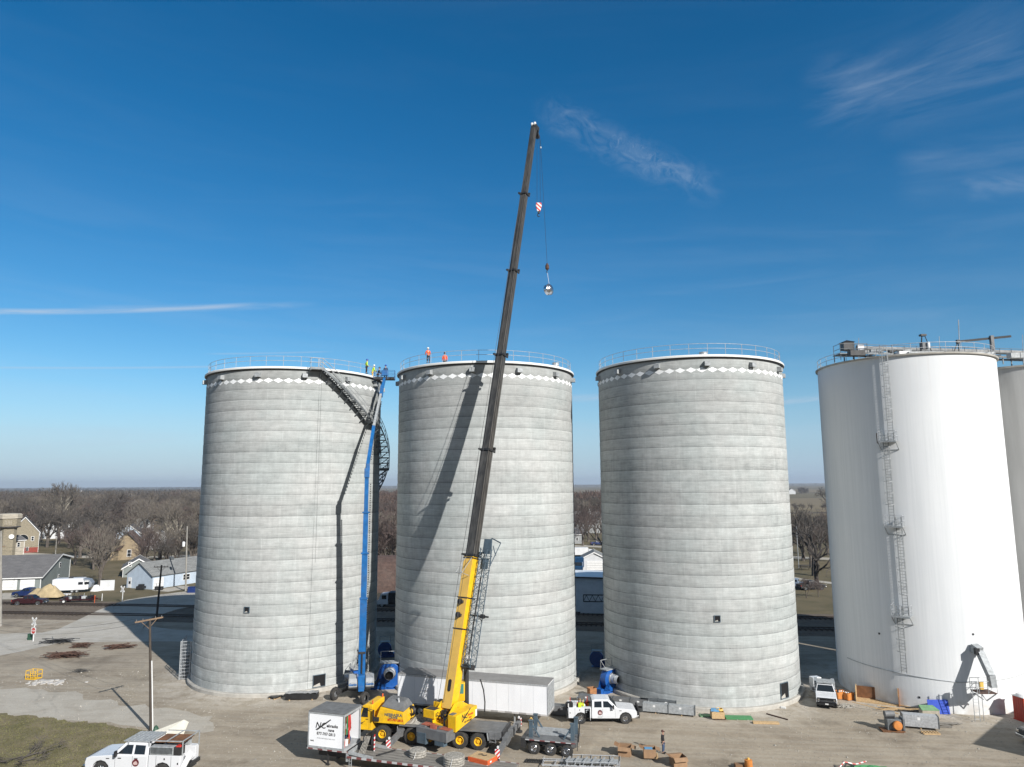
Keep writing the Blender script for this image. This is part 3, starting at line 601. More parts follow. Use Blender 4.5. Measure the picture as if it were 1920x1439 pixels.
# ---- winding stair on silo one
st = thing('spiral_stair', 'steel stair winding down the left silo from a landing at its rim', 'stair', (SC[0][0], SC[0][1], 0))
C1 = SC[0]; ri, ro = 10.95, 12.05
def sp(a, r, z): return V(C1[0]+r*cos(radians(a)), C1[1]+r*sin(radians(a)), z)
ang = -63.; z = 36.15; seq = [(-66., z), (-59.5, z)]; ang = -59.5
while z > .4:
    run = 34. if z > 7 else z/.166
    ang2 = ang+run; z2 = z-.166*run; seq.append((ang2, max(z2, 0))); ang, z = ang2, max(z2, 0)
    if z > .4: seq.append((ang+6., z)); ang += 6.
flight = 0
for (a0, z0), (a1, z1) in zip(seq[:-1], seq[1:]):
    land = abs(z0-z1) < .01; n = max(1, int(round((z0-z1)/.2))) if not land else 1
    part = MB(); rails = MB()
    if land:
        m_ = 4
        for k in range(m_):
            q0, q1 = a0+(a1-a0)*k/m_, a0+(a1-a0)*(k+1)/m_
            part.add([sp(q0, ri, z0-.06), sp(q1, ri, z0-.06), sp(q1, ro, z0-.06), sp(q0, ro, z0-.06), sp(q0, ri, z0), sp(q1, ri, z0), sp(q1, ro, z0), sp(q0, ro, z0)], [(0, 1, 2, 3), (4, 5, 6, 7), (0, 1, 5, 4), (3, 2, 6, 7), (0, 3, 7, 4), (1, 2, 6, 5)])
            part.bar(sp(q0, ro, z0-.12), sp(q1, ro, z0-.12), .05, .26)
        part.bar(sp(a0, ri-.1, z0-.2), sp(a0, ro, z0-.2), .12, .3); part.bar(sp(a1, ri-.1, z0-.2), sp(a1, ro, z0-.2), .12, .3)
    else:
        for k in range(n):
            q = a0+(a1-a0)*(k+.5)/n; zz = z0-(z0-z1)*(k+.5)/n; dq = (a1-a0)/n*.55
            part.add([sp(q-dq, ri, zz), sp(q+dq, ri, zz), sp(q+dq, ro, zz), sp(q-dq, ro, zz), sp(q-dq, ri, zz+.045), sp(q+dq, ri, zz+.045), sp(q+dq, ro, zz+.045), sp(q-dq, ro, zz+.045)], [(0, 1, 2, 3), (4, 5, 6, 7), (0, 1, 5, 4), (3, 2, 6, 7), (0, 3, 7, 4), (1, 2, 6, 5)])
        m_ = 12
        for k in range(m_):
            q0, q1 = a0+(a1-a0)*k/m_, a0+(a1-a0)*(k+1)/m_; y0, y1 = z0-(z0-z1)*k/m_, z0-(z0-z1)*(k+1)/m_
            for r in (ri, ro): part.bar(sp(q0, r, y0-.10), sp(q1, r, y1-.10), .05, .22)
        nb = 8
        for k in range(nb+1):     # brackets to the wall
            q = a0+(a1-a0)*k/nb; zz = z0-(z0-z1)*k/nb-.15
            part.bar(sp(q, ri-.2, zz), sp(q, ro, zz), .09, .12); part.bar(sp(q, ri-.2, zz-.95), sp(q, ro-.15, zz-.05), .10, .10)
    fl = part.build('landing' if land else 'flight', M['stair'], st, world=True)
    m_ = 3 if land else 12
    sides = (ro,) if not land else (ro,)
    if land and a0 < -65: m_ = 3
    for r in ((ro, ri) if not land else (ro,)):
        for k in range(m_):
            q0, q1 = a0+(a1-a0)*k/m_, a0+(a1-a0)*(k+1)/m_; y0, y1 = z0-(z0-z1)*k/m_, z0-(z0-z1)*(k+1)/m_
            for hh in (1.05, .55): rails.tube(sp(q0, r, y0+hh), sp(q1, r, y1+hh), .036, 5)
            if k % 2 == 0: rails.tube(sp(q0, r, y0), sp(q0, r, y0+1.06), .032, 5)
        rails.tube(sp(a1, r, z1), sp(a1, r, z1+1.06), .03, 5)
    if land and a0 < -65:
        for hh in (1.05, .55): rails.tube(sp(a0, ri, z0+hh), sp(a0, ro, z0+hh), .028, 5)
    rails.build('handrail', M['galvm'], fl, world=False) if False else rails.build('handrail', M['galvm'], st, world=True)
# open steel cage at the stair foot
cg = thing('stair_gate', 'galvanised mesh gate panel at the stair foot, left silo', 'gate', tuple(G(345, 1275)), radians(15))
b = MB(); 
for x in (-.55, .55): b.box(x-.035, x+.035, -.035, .035, 0, 4.4)
for k in range(12): b.box(-.55, .55, -.02, .02, .1+k*.385, .15+k*.385)
for k in range(7): b.box(-.45+k*.15-.012, -.45+k*.15+.012, -.015, .015, .1, 4.35)
b.build('panel', M['galv'], cg)
b = MB()
for y in (.9, 1.8, 2.7, 3.6):
    b.box(-.58, -.52, y-.03, y+.03, 0, 4.4)
for k in range(5): b.box(-.57, -.53, 0, 3.6, .2+k*1.02, .26+k*1.02)
b.build('side_rails', M['galvm'], cg)
# hoist ropes down silo one
for k, (xa, xb, y2) in enumerate(((603, 575, 1300), (610, 592, 940))):
    a = -59.6+k*1.3; w_ = MB(); w_.tube(sp(a, 10.85, 36.), sp(a-(1.2 if k == 0 else .3), 10.85 if k else 10.88, .5 if k == 0 else 14.), .007, 5)
    tag(w_.build('hanging_rope', M['black']), ['thin dark rope hanging the full height of the left silo', 'shorter thin rope beside the full length rope on the left silo'][k], 'rope')

# ---- ladder with safety cage on the white silo
C4 = SC[3]; a4 = radians(-130.5); u4 = V(cos(a4), sin(a4), 0); t4 = V(-sin(a4), cos(a4), 0); c4 = V(C4[0], C4[1], 0)
ld = thing('caged_ladder', 'galvanised ladder with hooped cage and three rest platforms up the white silo', 'ladder', tuple(c4+u4*9.2))
def L4(o, t, z): return c4+u4*(9.2+o)+t4*t+Z3*z
stages = [(3.4, 9.1, -.25), (9.1, 18.1, .35), (18.1, 26.9, -.25), (26.9, 36.1, .3)]
for (z0, z1, off) in stages:
    b = MB()
    for s_ in (-.24, .24): b.bar(L4(.22, off+s_, z0), L4(.22, off+s_, z1+.9), .05, .05)
    k = z0+.2
    while k < z1+.8: b.tube(L4(.22, off-.24, k), L4(.22, off+.24, k), .016, 5); k += .3
    k = z0+.5
    while k < z1: 
        for s_ in (-.24, .24): b.bar(L4(0, off+s_, k), L4(.22, off+s_, k), .04, .04)
        k += 2.4
    b.build('ladder', M['stair'], ld, world=True)
    c = MB(); k = z0+2.2; hoops = []
    arc = [radians(q) for q in range(-100, 101, 20)]
    def hp(q, z): return L4(.30+.38*(1+cos(q))*.95-.0, off+.40*sin(q)*1.0, z)
    while k <= z1+.9:
        for p, q in zip(arc[:-1], arc[1:]): c.bar(hp(p, k), hp(q, k), .02, .06)
        k += 1.2
    for q in arc[::2]: c.bar(hp(q, z0+2.2), hp(q, z1+.9), .05, .015, up=X3)
    c.build('cage', M['galvm'], ld, world=True)
for z0 in (9.1, 18.1, 26.9):
    p = MB(); p.obox(L4(.62, .05, z0), u4*.6, t4*.85, Z3*.03); 
    p.bar(L4(0, -.8, z0-.9), L4(1.2, -.8, z0-.06), .07, .07); p.bar(L4(0, .9, z0-.9), L4(1.2, .9, z0-.06), .07, .07); p.bar(L4(.0, -.8, z0-.9), L4(.0, .9, z0-.9), .07, .07)
    p.bar(L4(1.22, -.8, z0-.05), L4(1.22, .9, z0-.05), .06, .18)
    po = p.build('platform', M['galvm'], ld, world=True); r_ = MB()
    for hh in (.55, 1.08):
        r_.tube(L4(1.2, -.8, z0+hh), L4(1.2, .9, z0+hh), .025, 5); r_.tube(L4(0, -.8, z0+hh), L4(1.2, -.8, z0+hh), .025, 5); r_.tube(L4(0, .9, z0+hh), L4(1.2, .9, z0+hh), .025, 5)
    for o, t in ((1.2, -.8), (1.2, .9), (1.2, 0.05), (.3, -.8), (.3, .9)): r_.tube(L4(o, t, z0), L4(o, t, z0+1.1), .025, 5)
    r_.build('platform_rail', M['galv'], ld, world=True)
# rust streaks: a rusty anchor plate
a_ = radians(-137.5); b = MB().obox(c4+V(cos(a_), sin(a_), 0)*9.215+Z3*27.3, V(-sin(a_), cos(a_), 0)*.07, V(cos(a_), sin(a_), 0)*.02, Z3*.55)
b.build('rusty_plate', M['rust'], s4, world=True)
# cable round the white silo
cb = MB(); n = 60
for k in range(n):
    q0, q1 = radians(-175+k*2.4), radians(-175+(k+1)*2.4)
    f = lambda q: 3.0+.5*abs(sin((q+1.8)*1.0))
    cb.tube(V(C4[0]+9.24*cos(q0), C4[1]+9.24*sin(q0), f(q0)), V(C4[0]+9.24*cos(q1), C4[1]+9.24*sin(q1), f(q1)), .03, 5)
cb.build('cable', M['galvm'], s4, world=True)
for (ad, z) in ((-92, 7.6), (-146, 6.9), (-125, 1.2)):
    a_ = radians(ad); MB().obox(c4+V(cos(a_), sin(a_), 0)*9.21+Z3*z, V(-sin(a_), cos(a_), 0)*.09, V(cos(a_), sin(a_), 0)*.02, Z3*.09).build('port', M['black'], s4, world=True)
# discharge spout and platform
sp_ = thing('discharge_spout', 'grey steel chute sloping out from the white silo over a small platform', 'spout', (C4[0], C4[1], 0))
def A4(ad, r, z): a = radians(ad); return V(C4[0]+r*cos(a), C4[1]+r*sin(a), z)
b = MB(); P0, P1, P2 = A4(-92.5, 9.2, 6.35), A4(-91.5, 9.9, 6.1), AT(1858, 1268, 71.3); P3 = P2+V(.1, 0, -1.0)
b.bar(P0, P1, .75, .8); b.bar(P1+V(0, 0, -.0), P2, .6, .55); b.bar(P2+V(0, 0, .12), P3, .55, .55, up=Y3); b.build('chute', M['galvm'], sp_, world=True)
MB().obox(P1+V(-.35, -.1, .05), X3*.18, Y3*.2, Z3*.3).build('gate_drive', M['black'], sp_, world=True)
pc = V(P3.x-.6, 71.9, 0)
pl = thing('service_platform', 'small railed steel platform on ladder legs beside the white silo spout', 'platform', tuple(pc))
b = MB(); b.box(-.8, .9, -.7, .7, 2.55, 2.62); b.build('deck', M['rust'], pl)
r_ = MB()
for x in (-.8, .05, .9):
    for y in (-.7, .7): r_.tube((x, y, 2.6), (x, y, 3.7), .025, 5)
for zz in (3.15, 3.7):
    r_.tube((-.8, -.7, zz), (.9, -.7, zz), .025, 5); r_.tube((-.8, .7, zz), (.9, .7, zz), .025, 5); r_.tube((.9, -.7, zz), (.9, .7, zz), .025, 5)
r_.tube((.05, -.7, 2.6), (.9, -.7, 3.7), .02, 5); r_.build('rail', M['galvm'], pl)
l_ = MB()
for x in (-1.35, -.85):
    l_.tube((x, -.5, 0), (x, -.5, 3.7), .03, 6)
for k in range(11): l_.tube((-1.35, -.5, .25+k*.3), (-.85, -.5, .25+k*.3), .018, 5)
l_.tube((-.3, -.2, 0), (-.3, -.2, 2.6), .03, 6); l_.build('ladder', M['galvm'], pl)
b = MB(); b.bar((-.8, .6, 2.5), (.3, .5, 1.7), .08, .08); b.bar((.9, -.5, 2.5), (.25, 0, 1.75), .1, .1); b.bar((.25, 0, 1.75), (-.2, 0, 2.4), .06, .06); b.build('brace', M['galvm'], pl)
MB().obox(V(-.45, -.5, 3.3), X3*.16, Y3*.12, Z3*.35).build('control_box', M['tan'], pl)

# ---- conveyor gear on the white silo roofs
def zt(p, z): return V(p.x, p.y, z)
cv = thing('roof_conveyor', 'long grey tube conveyor on a trestle across the white silo roofs', 'conveyor', (40, 82, 36.3))
e0, e1 = V(38.2, 79.3, 37.75), V(74, 86, 37.9); b = MB(); b.tube(e0+V(1.1, .2, 0), e1, .27, 14); b.build('tube', M['convey'], cv, world=True)
b = MB(); d = (e1-e0).normalized(); nn = V(-d.y, d.x, 0)
for s_ in (-.9, .9): b.bar(e0+nn*s_-Z3*.75, e1+nn*s_-Z3*.75, .12, .22)
for k in range(14):
    p = e0.lerp(e1, k/13.)
    b.bar(p+nn*-.9-Z3*.75, p+nn*.9-Z3*.75, .1, .14)
    for s_ in (-.8, .8): b.bar(p+nn*s_-Z3*1.6, p+nn*s_-Z3*.75, .1, .1)
b.build('trestle', M['stair'], cv, world=True)
b = MB()
for zz in (.35, .85):
    b.tube(e0-nn*1.1-Z3*.65+Z3*zz, e1-nn*1.1-Z3*.65+Z3*zz, .03, 5)
for k in range(24):
    p = e0.lerp(e1, k/23.)-nn*1.1; b.tube(p-Z3*.7, p+Z3*.22, .03, 5)
b.build('walkway_rail', M['stair'], cv, world=True)
b = MB(); b.obox(e0+V(-.1, 0, .15), X3*.6, Y3*.5, Z3*.45); b.add([e0+V(-.8, -.6, .6), e0+V(.6, -.6, .6), e0+V(.6, .6, .6), e0+V(-.8, .6, .6), e0+V(-.1, 0, .9)], [(0, 1, 4), (1, 2, 4), (2, 3, 4), (3, 0, 4), (0, 1, 2, 3)])
b.build('drive_housing', M['boomdk'], cv, world=True)
rnd = random.Random(19)
for k in range(16):
    p = e0.lerp(e1, .03+.055*k); b = MB(); hx = rnd.uniform(.15, .7); b.obox(p-nn*rnd.uniform(.3, 1.3)-Z3*rnd.uniform(.3, 1.0), X3*hx, Y3*rnd.uniform(.15, .4), Z3*rnd.uniform(.08, .32)); b.build('spout_box', [M['convey'], M['stair'], M['boomdk'], M['galvm']][k % 4], cv, world=True)
MB().obox(e0+V(1.1, -.5, -.1), X3*.35, Y3*.25, Z3*.3).build('motor_guard', M['white'], cv, world=True)
b = MB(); b.obox(V(37.9, 78.2, 36.75), X3*1.6, Y3*.9, Z3*.04)
for x, y in ((36.4, 77.4), (39.4, 77.4), (37.9, 77.4), (36.4, 79)): b.tube((x, y, 36), (x, y, 37.9), .035, 5)
for zz in (37.3, 37.85): b.tube((36.4, 77.4, zz), (39.4, 77.4, zz), .03, 5); b.tube((36.4, 77.4, zz), (36.4, 79, zz), .03, 5)
b.build('end_platform', M['stair'], cv, world=True)
def mast(px, py0, py1, Y, r, label, arms=None, name='antenna'):
    p0 = AT(px, py1, Y); p1 = AT(px, py0, Y); root = thing(name, label, 'antenna', (p0.x, p0.y, 36.)); MB().tube((p0.x, p0.y, 36.), p1, r, 6).build('rod', M['galvm'], root, world=True)
    return root, p0, p1
mast(1610, 634, 680, 80, .03, 'thin lightning rod at the left end of the white silo roof')
mast(1761, 631, 660, 78, .03, 'thin lightning rod above the middle of the white silo roof')
mast(1797, 600, 642, 77, .045, 'tall pale whip antenna on the white silo roof beside the black beam')
mast(1917, 628, 660, 78, .03, 'thin rod at the far right above the white silo roofs')
lg = thing('tripod_light', 'small tripod derrick with a hanging grey box on the white silo roof', 'derrick', tuple(zt(AT(1732, 668, 77), 36.)))
c = AT(1730, 629, 77); b = MB()
for x, y in ((-.75, -.5), (.8, -.3), (0, .7)): b.bar(V(c.x+x, 77+y, 36.3), c+V(x*.2, y*.2, 0), .07, .07)
b.obox(c, X3*.3, Y3*.25, Z3*.1); b.build('legs', M['boomdk'], lg, world=True)
MB().obox(AT(1733, 649, 77), X3*.35, Y3*.3, Z3*.36).build('box', M['carrier'], lg, world=True)
MB().obox(AT(1739, 648, 76.8), X3*.12, Y3*.3, Z3*.34).build('panel', M['bwhite'], lg, world=True)
MB().box(-1.9, 1.9, -.6, .6, .25, .75).build('bench', M['galvm'], lg)
jb = thing('swing_beam', 'black steel beam on a post, reaching over the white silo roof', 'jib beam', tuple(zt(AT(1860, 668, 78), 36.)))
a, c = AT(1796, 641, 77), AT(1895, 631, 79); b = MB(); b.bar(a, c, .16, .24); b.build('beam', M['boomdk'], jb, world=True)
b = MB(); p = AT(1859, 634, 78); b.bar(V(p.x, 78, 36.), p+Z3*.25, .34, .34, up=X3); b.build('post', M['carrier'], jb, world=True)
b = MB(); b.bar(V(AT(1786, 664, 77).x, 77, 36.4), a, .08, .08); b.bar(V(AT(1803, 664, 77).x, 77.4, 36.4), a, .08, .08); b.obox(a, X3*.15, Y3*.15, Z3*.2); b.build('strut', M['boomdk'], jb, world=True)
# small hood boxes and bits along the roof
for k, (px, py) in enumerate(((1606, 671), (1693, 664), (1840, 664), (1905, 668))):
    p = AT(px, py, 76.5+k*.7); b = MB().obox(V(p.x, p.y, 36.6), X3*(.8, .6, 1.2, .8)[k], Y3*.4, Z3*.28)
    tag(b.build('roof_hatch', M[('boomdk', 'bwhite', 'galvm', 'galvm')[k]]), ['dark roof hatch by the left rim of the white silo', 'white roof hatch near the ladder top of the white silo', 'grey roof hatch beneath the black beam', 'grey roof hatch where the two white silos meet'][k], 'roof hatch')
# ================================================================== TEXT
def text(s, size, m, parent, o, xd, yd, name='lettering', bold=.0, shear=0., align='CENTER', world=True):
    cu = bpy.data.curves.new('t', 'FONT'); cu.body = s; cu.size = size; cu.align_x = align; cu.align_y = 'CENTER'; cu.offset = bold; cu.shear = shear; cu.fill_mode = 'FRONT'; cu.resolution_u = 2
    ob = bpy.data.objects.new('t', cu); COL.objects.link(ob); dg = bpy.context.evaluated_depsgraph_get(); dg.update()
    me = bpy.data.meshes.new_from_object(ob.evaluated_get(dg)); bpy.data.objects.remove(ob); bpy.data.curves.remove(cu)
    xd = Vector(xd).normalized(); yd = Vector(yd).normalized(); z = xd.cross(yd)
    Mx = Matrix(((xd.x, yd.x, z.x, o[0]), (xd.y, yd.y, z.y, o[1]), (xd.z, yd.z, z.z, o[2]), (0, 0, 0, 1)))
    if world: Mx = parent.matrix_basis.inverted() @ Mx
    me.transform(Mx); me.name = name; me.materials.clear(); me.materials.append(m)
    r = bpy.data.objects.new(name, me); COL.objects.link(r); r.parent = parent; return r
def wheel(parent, c, R, wd, rimR, rimM, ax=Y3, dual=False, hub=None, name='wheel', sgn=-1):
    """wheel facing ax*sgn; c in parent space"""
    c = Vector(c); ax = Vector(ax).normalized()*(-sgn)      # outer side is -ax
    root = MB(); e = wd/2
    prof = [(rimR*.98, -e*.8), (R*.86, -e*1.0), (R*.97, -e*.86), (R, -e*.6), (R, e*.6), (R*.97, e*.86), (R*.86, e), (rimR*.98, e*.8)]
    root.lathe(prof, 28, c, ax)
    if dual: root.lathe([(a, b+wd*1.12) for a, b in prof], 28, c, ax)
    n = 26
    x = ax.cross(Z3).normalized()
    for k in range(n):       # tread blocks
        a = 2*pi*k/n; d = x*cos(a)+Z3*sin(a); t = -x*sin(a)+Z3*cos(a)
        for s_ in (-1, 1): root.obox(c+d*(R+.002)+ax*s_*e*.4+t*.02*s_, d*.02, t*.045, ax*e*.34)
    w_ = root.build('wheel', M['rubber'], parent, smooth=True)
    r_ = MB(); r_.lathe([(rimR, -e*.82), (rimR*.93, -e*.95), (rimR*.86, -e*.75), (rimR*.80, -e*.15), (rimR*.45, -e*.05), (rimR*.42, -e*.5), (rimR*.36, -e*.62), (.001, -e*.62)], 24, c, ax)
    for k in range(8):
        a = 2*pi*k/8; d = x*cos(a)+Z3*sin(a); r_.obox(c+d*rimR*.60-ax*e*.12, d*.03, x.cross(d)*.03 if False else (-x*sin(a)+Z3*cos(a))*.03, ax*e*.1)
    r_.build('rim', rimM, w_, smooth=True)
    return w_
# ================================================================== CRANE
SLAB = None
cw1, cw5 = G(715.5, 1393), G(895.6, 1408)
CD = (cw1-cw5).normalized(); CZ = atan2(CD.y, CD.x); CLn = V(-CD.y, CD.x, 0)      # forward, left (towards the camera)
W_ = 2.75                    # carrier width
corg = cw5-CLn*(W_/2)        # under axle five, on the centre line
crane = thing('mobile_crane', 'yellow and grey truck crane with its boom raised in front of the middle silo', 'crane', tuple(corg), CZ)
span = (cw1-cw5).length
def CL_(x, y, z=0): return corg+CD*x+CLn*y+Z3*z          # local -> world
axx = [span, span-2.75, span-4.4, 1.65, 0.]
R_ = .70
for k, x in enumerate(axx):
    for s_ in (1, -1): wheel(crane, (x, s_*(W_/2-.27), R_), R_, .52, .36, M['yellow'], Y3, sgn=s_)
L = span
# chassis frame, decks, fenders
b = MB(); b.box(-2.2, L+.9, -.55, .55, .65, 1.25); b.build('frame', M['boomdk'], crane, bevel=.02)
b = MB(); b.box(-2.1, L-4.9, -W_/2+.0, W_/2, 1.50, 1.60); b.box(L-4.9, L-1.6, -W_/2, W_/2, 1.50, 1.60)
b.box(-2.1, -.95, -W_/2, W_/2, 1.0, 1.5); b.build('deck', M['carrier'], crane, bevel=.015)
b = MB()
for s_ in (1, -1):
    y = s_*(W_/2-.02)
    b.bar((-.85, y, 1.5), (-.95, y, .9), .05, .25, up=Y3); b.bar((2.5, y, 1.52), (2.6, y, .75), .05, .2, up=Y3)
    b.box(L-.75-.75, L-.75-.7, y-.02, y+.02, .6, 1.5)
b.build('mudguard', M['galvm'], crane)
# steps behind the last wheel
b = MB()
for z in (.75, 1.0, 1.25): b.box(-1.55, -1.1, W_/2-.35, W_/2+.02, z, z+.04)
b.box(-1.6, -1.54, W_/2-.35, W_/2+.02, .7, 1.5); b.box(-1.1, -1.04, W_/2-.35, W_/2+.02, .7, 1.5); b.build('step', M['carrier'], crane)
# rear lamp beam
b = MB(); b.box(-2.28, -2.1, -W_/2, W_/2, .75, 1.65); b.build('rear_bumper', M['boomdk'], crane)
# outriggers: front pair and rear pair, extended
for nm, x, ext in (('front', L-1.75, 2.55), ('rear', -2.45, 2.6)):
    for s_ in (1, -1):
        b = MB(); y0 = s_*.3; y1 = s_*(W_/2+ext); b.bar((x, y0, 1.05), (x, s_*(W_/2+.2), .98), .5, .62); b.bar((x, s_*(W_/2+.1), .95), (x, y1, .82), .34, .44)
        o_ = b.build('outrigger', M['carrier'], crane, bevel=.01)
        q = MB(); q.tube((x, y1-.1*s_, .08), (x, y1-.1*s_, 1.15), .13, 12); q.lathe([(.02, 0.0), (.32, 0.0), (.32, .10), (.14, .16)], 16, (x, y1-.1*s_, .02)); q.build('jack', M['boomdk'], o_)
        q = MB().obox((x, y1+.09*s_, .85), X3*.20, Y3*.02, Z3*.36); q.build('marker_board', M['chev'], o_)
        q = MB().obox((x, y1-.1*s_, 1.3), X3*.07, Y3*.07, Z3*.09); q.build('lamp', M['bwhite'], o_)
# cab
fy = W_/2-.02; x0, x1 = L+.95, L+2.35   # back and front of the cab
prof = [(x0, .95), (x1-.12, .95), (x1, 1.25), (x1-.08, 2.0), (x1-.45, 3.0), (x1-.75, 3.12), (x0, 3.12)]
b = MB(); b.side([(x, z, fy) for x, z in prof]); cab = b.build('cab', M['yellow'], crane, bevel=.05)
b = MB(); b.obox((x1-.235, 0, 2.5), V(.19, 0, -.49)*.9, Y3*(fy-.16), V(.03, 0, .012)*.9); b.build('windscreen', M['glass'], cab)
for s_ in (1, -1):
    b = MB(); b.prism([(x0+.42, s_*(fy-.01), 2.05), (x1-.32, s_*(fy-.01), 2.05), (x1-.50, s_*(fy-.01), 2.72), (x1-.62, s_*(fy-.01), 2.85), (x0+.42, s_*(fy-.01), 2.85)], (0, s_*.03, 0)); b.build('side_window', M['glass'], cab)
    b = MB(); 
    for q in ((x0+.30, 1.05, x0+.30, 2.95), (x1-.12, 1.05, x1-.2, 1.95)): b.bar((q[0], s_*(fy+.002), q[1]), (q[2], s_*(fy+.002), q[3]), .012, .012)
    b.build('door_seam', M['boomdk'], cab)
    MB().box(x0+.4, x0+.62, s_*fy-.03, s_*fy+.03, 1.85, 1.9).build('door_handle', M['black'], cab)
b = MB(); b.box(x1-.15, x1+.06, -fy, fy, .55, .98); b.build('bumper', M['boomdk'], cab)
# roof visor behind the cab, far side
b = MB(); b.tube((x0+.1, fy-.25, 3.12), (x0+.1, fy-.25, 3.42), .07, 10); b.tube((x0+.1, -fy+.25, 3.12), (x0+.1, -fy+.25, 3.42), .07, 10); b.build('beacon', M['orange'], cab)
b = MB(); b.bar((x1-.2, fy, 2.9), (x0-.22, fy+.25, 2.75), .04, .04); b.obox((x0-.2, fy+.2, 2.3), X3*.03, Y3*.12, Z3*.45); b.obox((x0-.42, fy+.05, 1.95), X3*.25, Y3*.02, Z3*.18); b.build('mirror', M['boomdk'], cab)
# engine housing behind the cab
b = MB(); e0, e1 = x0-3.05, x0-.42
b.side([(x, z, fy-.05) for x, z in ((e0, 1.62), (e1+.3, 1.62), (e1+.02, 2.1), (e1-.3, 2.95), (e0+.15, 2.62))]); eng = b.build('engine_housing', M['yellow'], crane, bevel=.03)
b = MB(); b.add([V(e0+.15, -fy+.2, 2.66), V(e1-.38, -fy+.2, 3.0), V(e1-.38, fy-.2, 3.0), V(e0+.15, fy-.2, 2.66), V(e0+.5, -fy+.5, 3.25), V(e1-.6, -fy+.5, 3.45), V(e1-.6, .2, 3.45), V(e0+.5, .2, 3.25)], [(4, 5, 6, 7), (0, 1, 5, 4), (1, 2, 6, 5), (2, 3, 7, 6), (3, 0, 4, 7)]); b.build('engine_cover', M['carrier'], eng, bevel=.02)
MB().tube((e0+.9, .35, 3.0), (e0+1.0, .35, 3.55), .09, 10).build('exhaust', M['galv'], eng)
b = MB()
for k in range(7): b.ring((e0-.05, -.3+.02*k, 2.35), .42-.03*k, .035, 18, V(.2, 1, .1), 5)
b.build('hose_reel', M['black'], eng)
text('NEBRASKA', .34, M['steelblue'], crane, CL_((e0+e1)/2-.25, fy-.035, 2.36), -CD, Z3, bold=.01)
text('CRANE', .26, M['steelblue'], crane, CL_((e0+e1)/2-.25, fy-.035, 2.15), -CD, Z3, bold=.01)
text('877-707-2813', .26, M['red'], crane, CL_((e0+e1)/2-.45, fy-.035, 1.93), -CD, Z3, bold=.012)
text('OMAHA NE', .13, M['boomdk'], crane, CL_(e1-.75, fy-.035, 1.76), -CD, Z3) if False else None
def crane_logo(parent, o, xd, yd, s, mt):
    """slanted boom stroke with NC"""
    xd = Vector(xd).normalized(); yd = Vector(yd).normalized(); z = xd.cross(yd); b = MB(); o = Vector(o)
    b.add([o+xd*-.95*s+yd*-.30*s, o+xd*-.80*s+yd*-.36*s, o+xd*.42*s+yd*.50*s, o+xd*.36*s+yd*.56*s], [(0, 1, 2, 3)])
    b.build('logo_stroke', mt, parent, world=True)
    text('NC', .62*s, mt, parent, o+xd*-.52*s+yd*.02*s+z*.001, xd, yd, 'logo_letters', bold=.012*s, shear=.25)
crane_logo(crane, CL_(x0+.85, fy+.012, 1.5), -CD, Z3, .42, M['boomdk'])
# crumpled cover on the deck
rnd = random.Random(3); b = MB(); n = 9
P = [[V(e0-1.9+1.9*i/n, -.9+1.9*j/n, 1.62+(.55*sin(pi*i/n)*sin(pi*j/n) if 0 < i < n and 0 < j < n else 0)*rnd.uniform(.35, 1.3)) for j in range(n+1)] for i in range(n+1)]
b.add([p for r in P for p in r], [(i*(n+1)+j, (i+1)*(n+1)+j, (i+1)*(n+1)+j+1, i*(n+1)+j+1) for i in range(n) for j in range(n)])
tag(b.build('tarpaulin', M['rope'], crane), 'crumpled grey tarpaulin over the deck', None)

# ---- superstructure
tcx = 2.55; TC = CL_(tcx, 0, 0)                           # turntable centre
Bp = AT(850, 1312, TC.y+.2); Bp = V(TC.x-.35, TC.y-.5, 3.0)
TIP = AT(1002, 240, 80.)
# boom foot placed so that the axis passes the photographed points
BF = AT(846, 1322, 66.6)
ax = (TIP-BF).normalized(); fwd = V(ax.x, ax.y, 0).normalized(); rt = V(fwd.y, -fwd.x, 0); nb = -(ax.cross(rt)); nb = nb if nb.dot(fwd) < 0 else -nb
upx = nb
def sec(t0, t1, w0, d0, off=0.):
    c = BF+ax*(t0+t1)/2+nb*off; return c, ax*(t1-t0)/2, rt*w0/2, nb*d0/2
TL = (TIP-BF).length
def tat(py):      # parameter along the axis whose picture row is py
    lo, hi = 0., TL
    for _ in range(40):
        mid = (lo+hi)/2
        if PX(BF+ax*mid)[1] > py: lo = mid
        else: hi = mid
    return lo
cuts = [tat(y) for y in (1045, 848, 670, 512, 368, 243)]
wd = [1.06, .93, .84, .76, .68, .60]; dp = [1.30, 1.12, 1.02, .92, .82, .72]
def boomsec(t0, t1, w_, d_, m):     # rounded belly: octagon-ish section
    b = MB(); pts = [(-w_/2, d_/2), (w_/2, d_/2), (w_/2, -d_*.18), (w_*.36, -d_*.42), (0, -d_/2), (-w_*.36, -d_*.42), (-w_/2, -d_*.18)]
    P = [BF+ax*t0+rt*x+nb*y for x, y in pts]; b.prism(P, ax*(t1-t0)); return b
boom = boomsec(-.3, cuts[0], wd[0], dp[0], None).build('boom_base', M['yellow'], crane, world=True, bevel=.02)
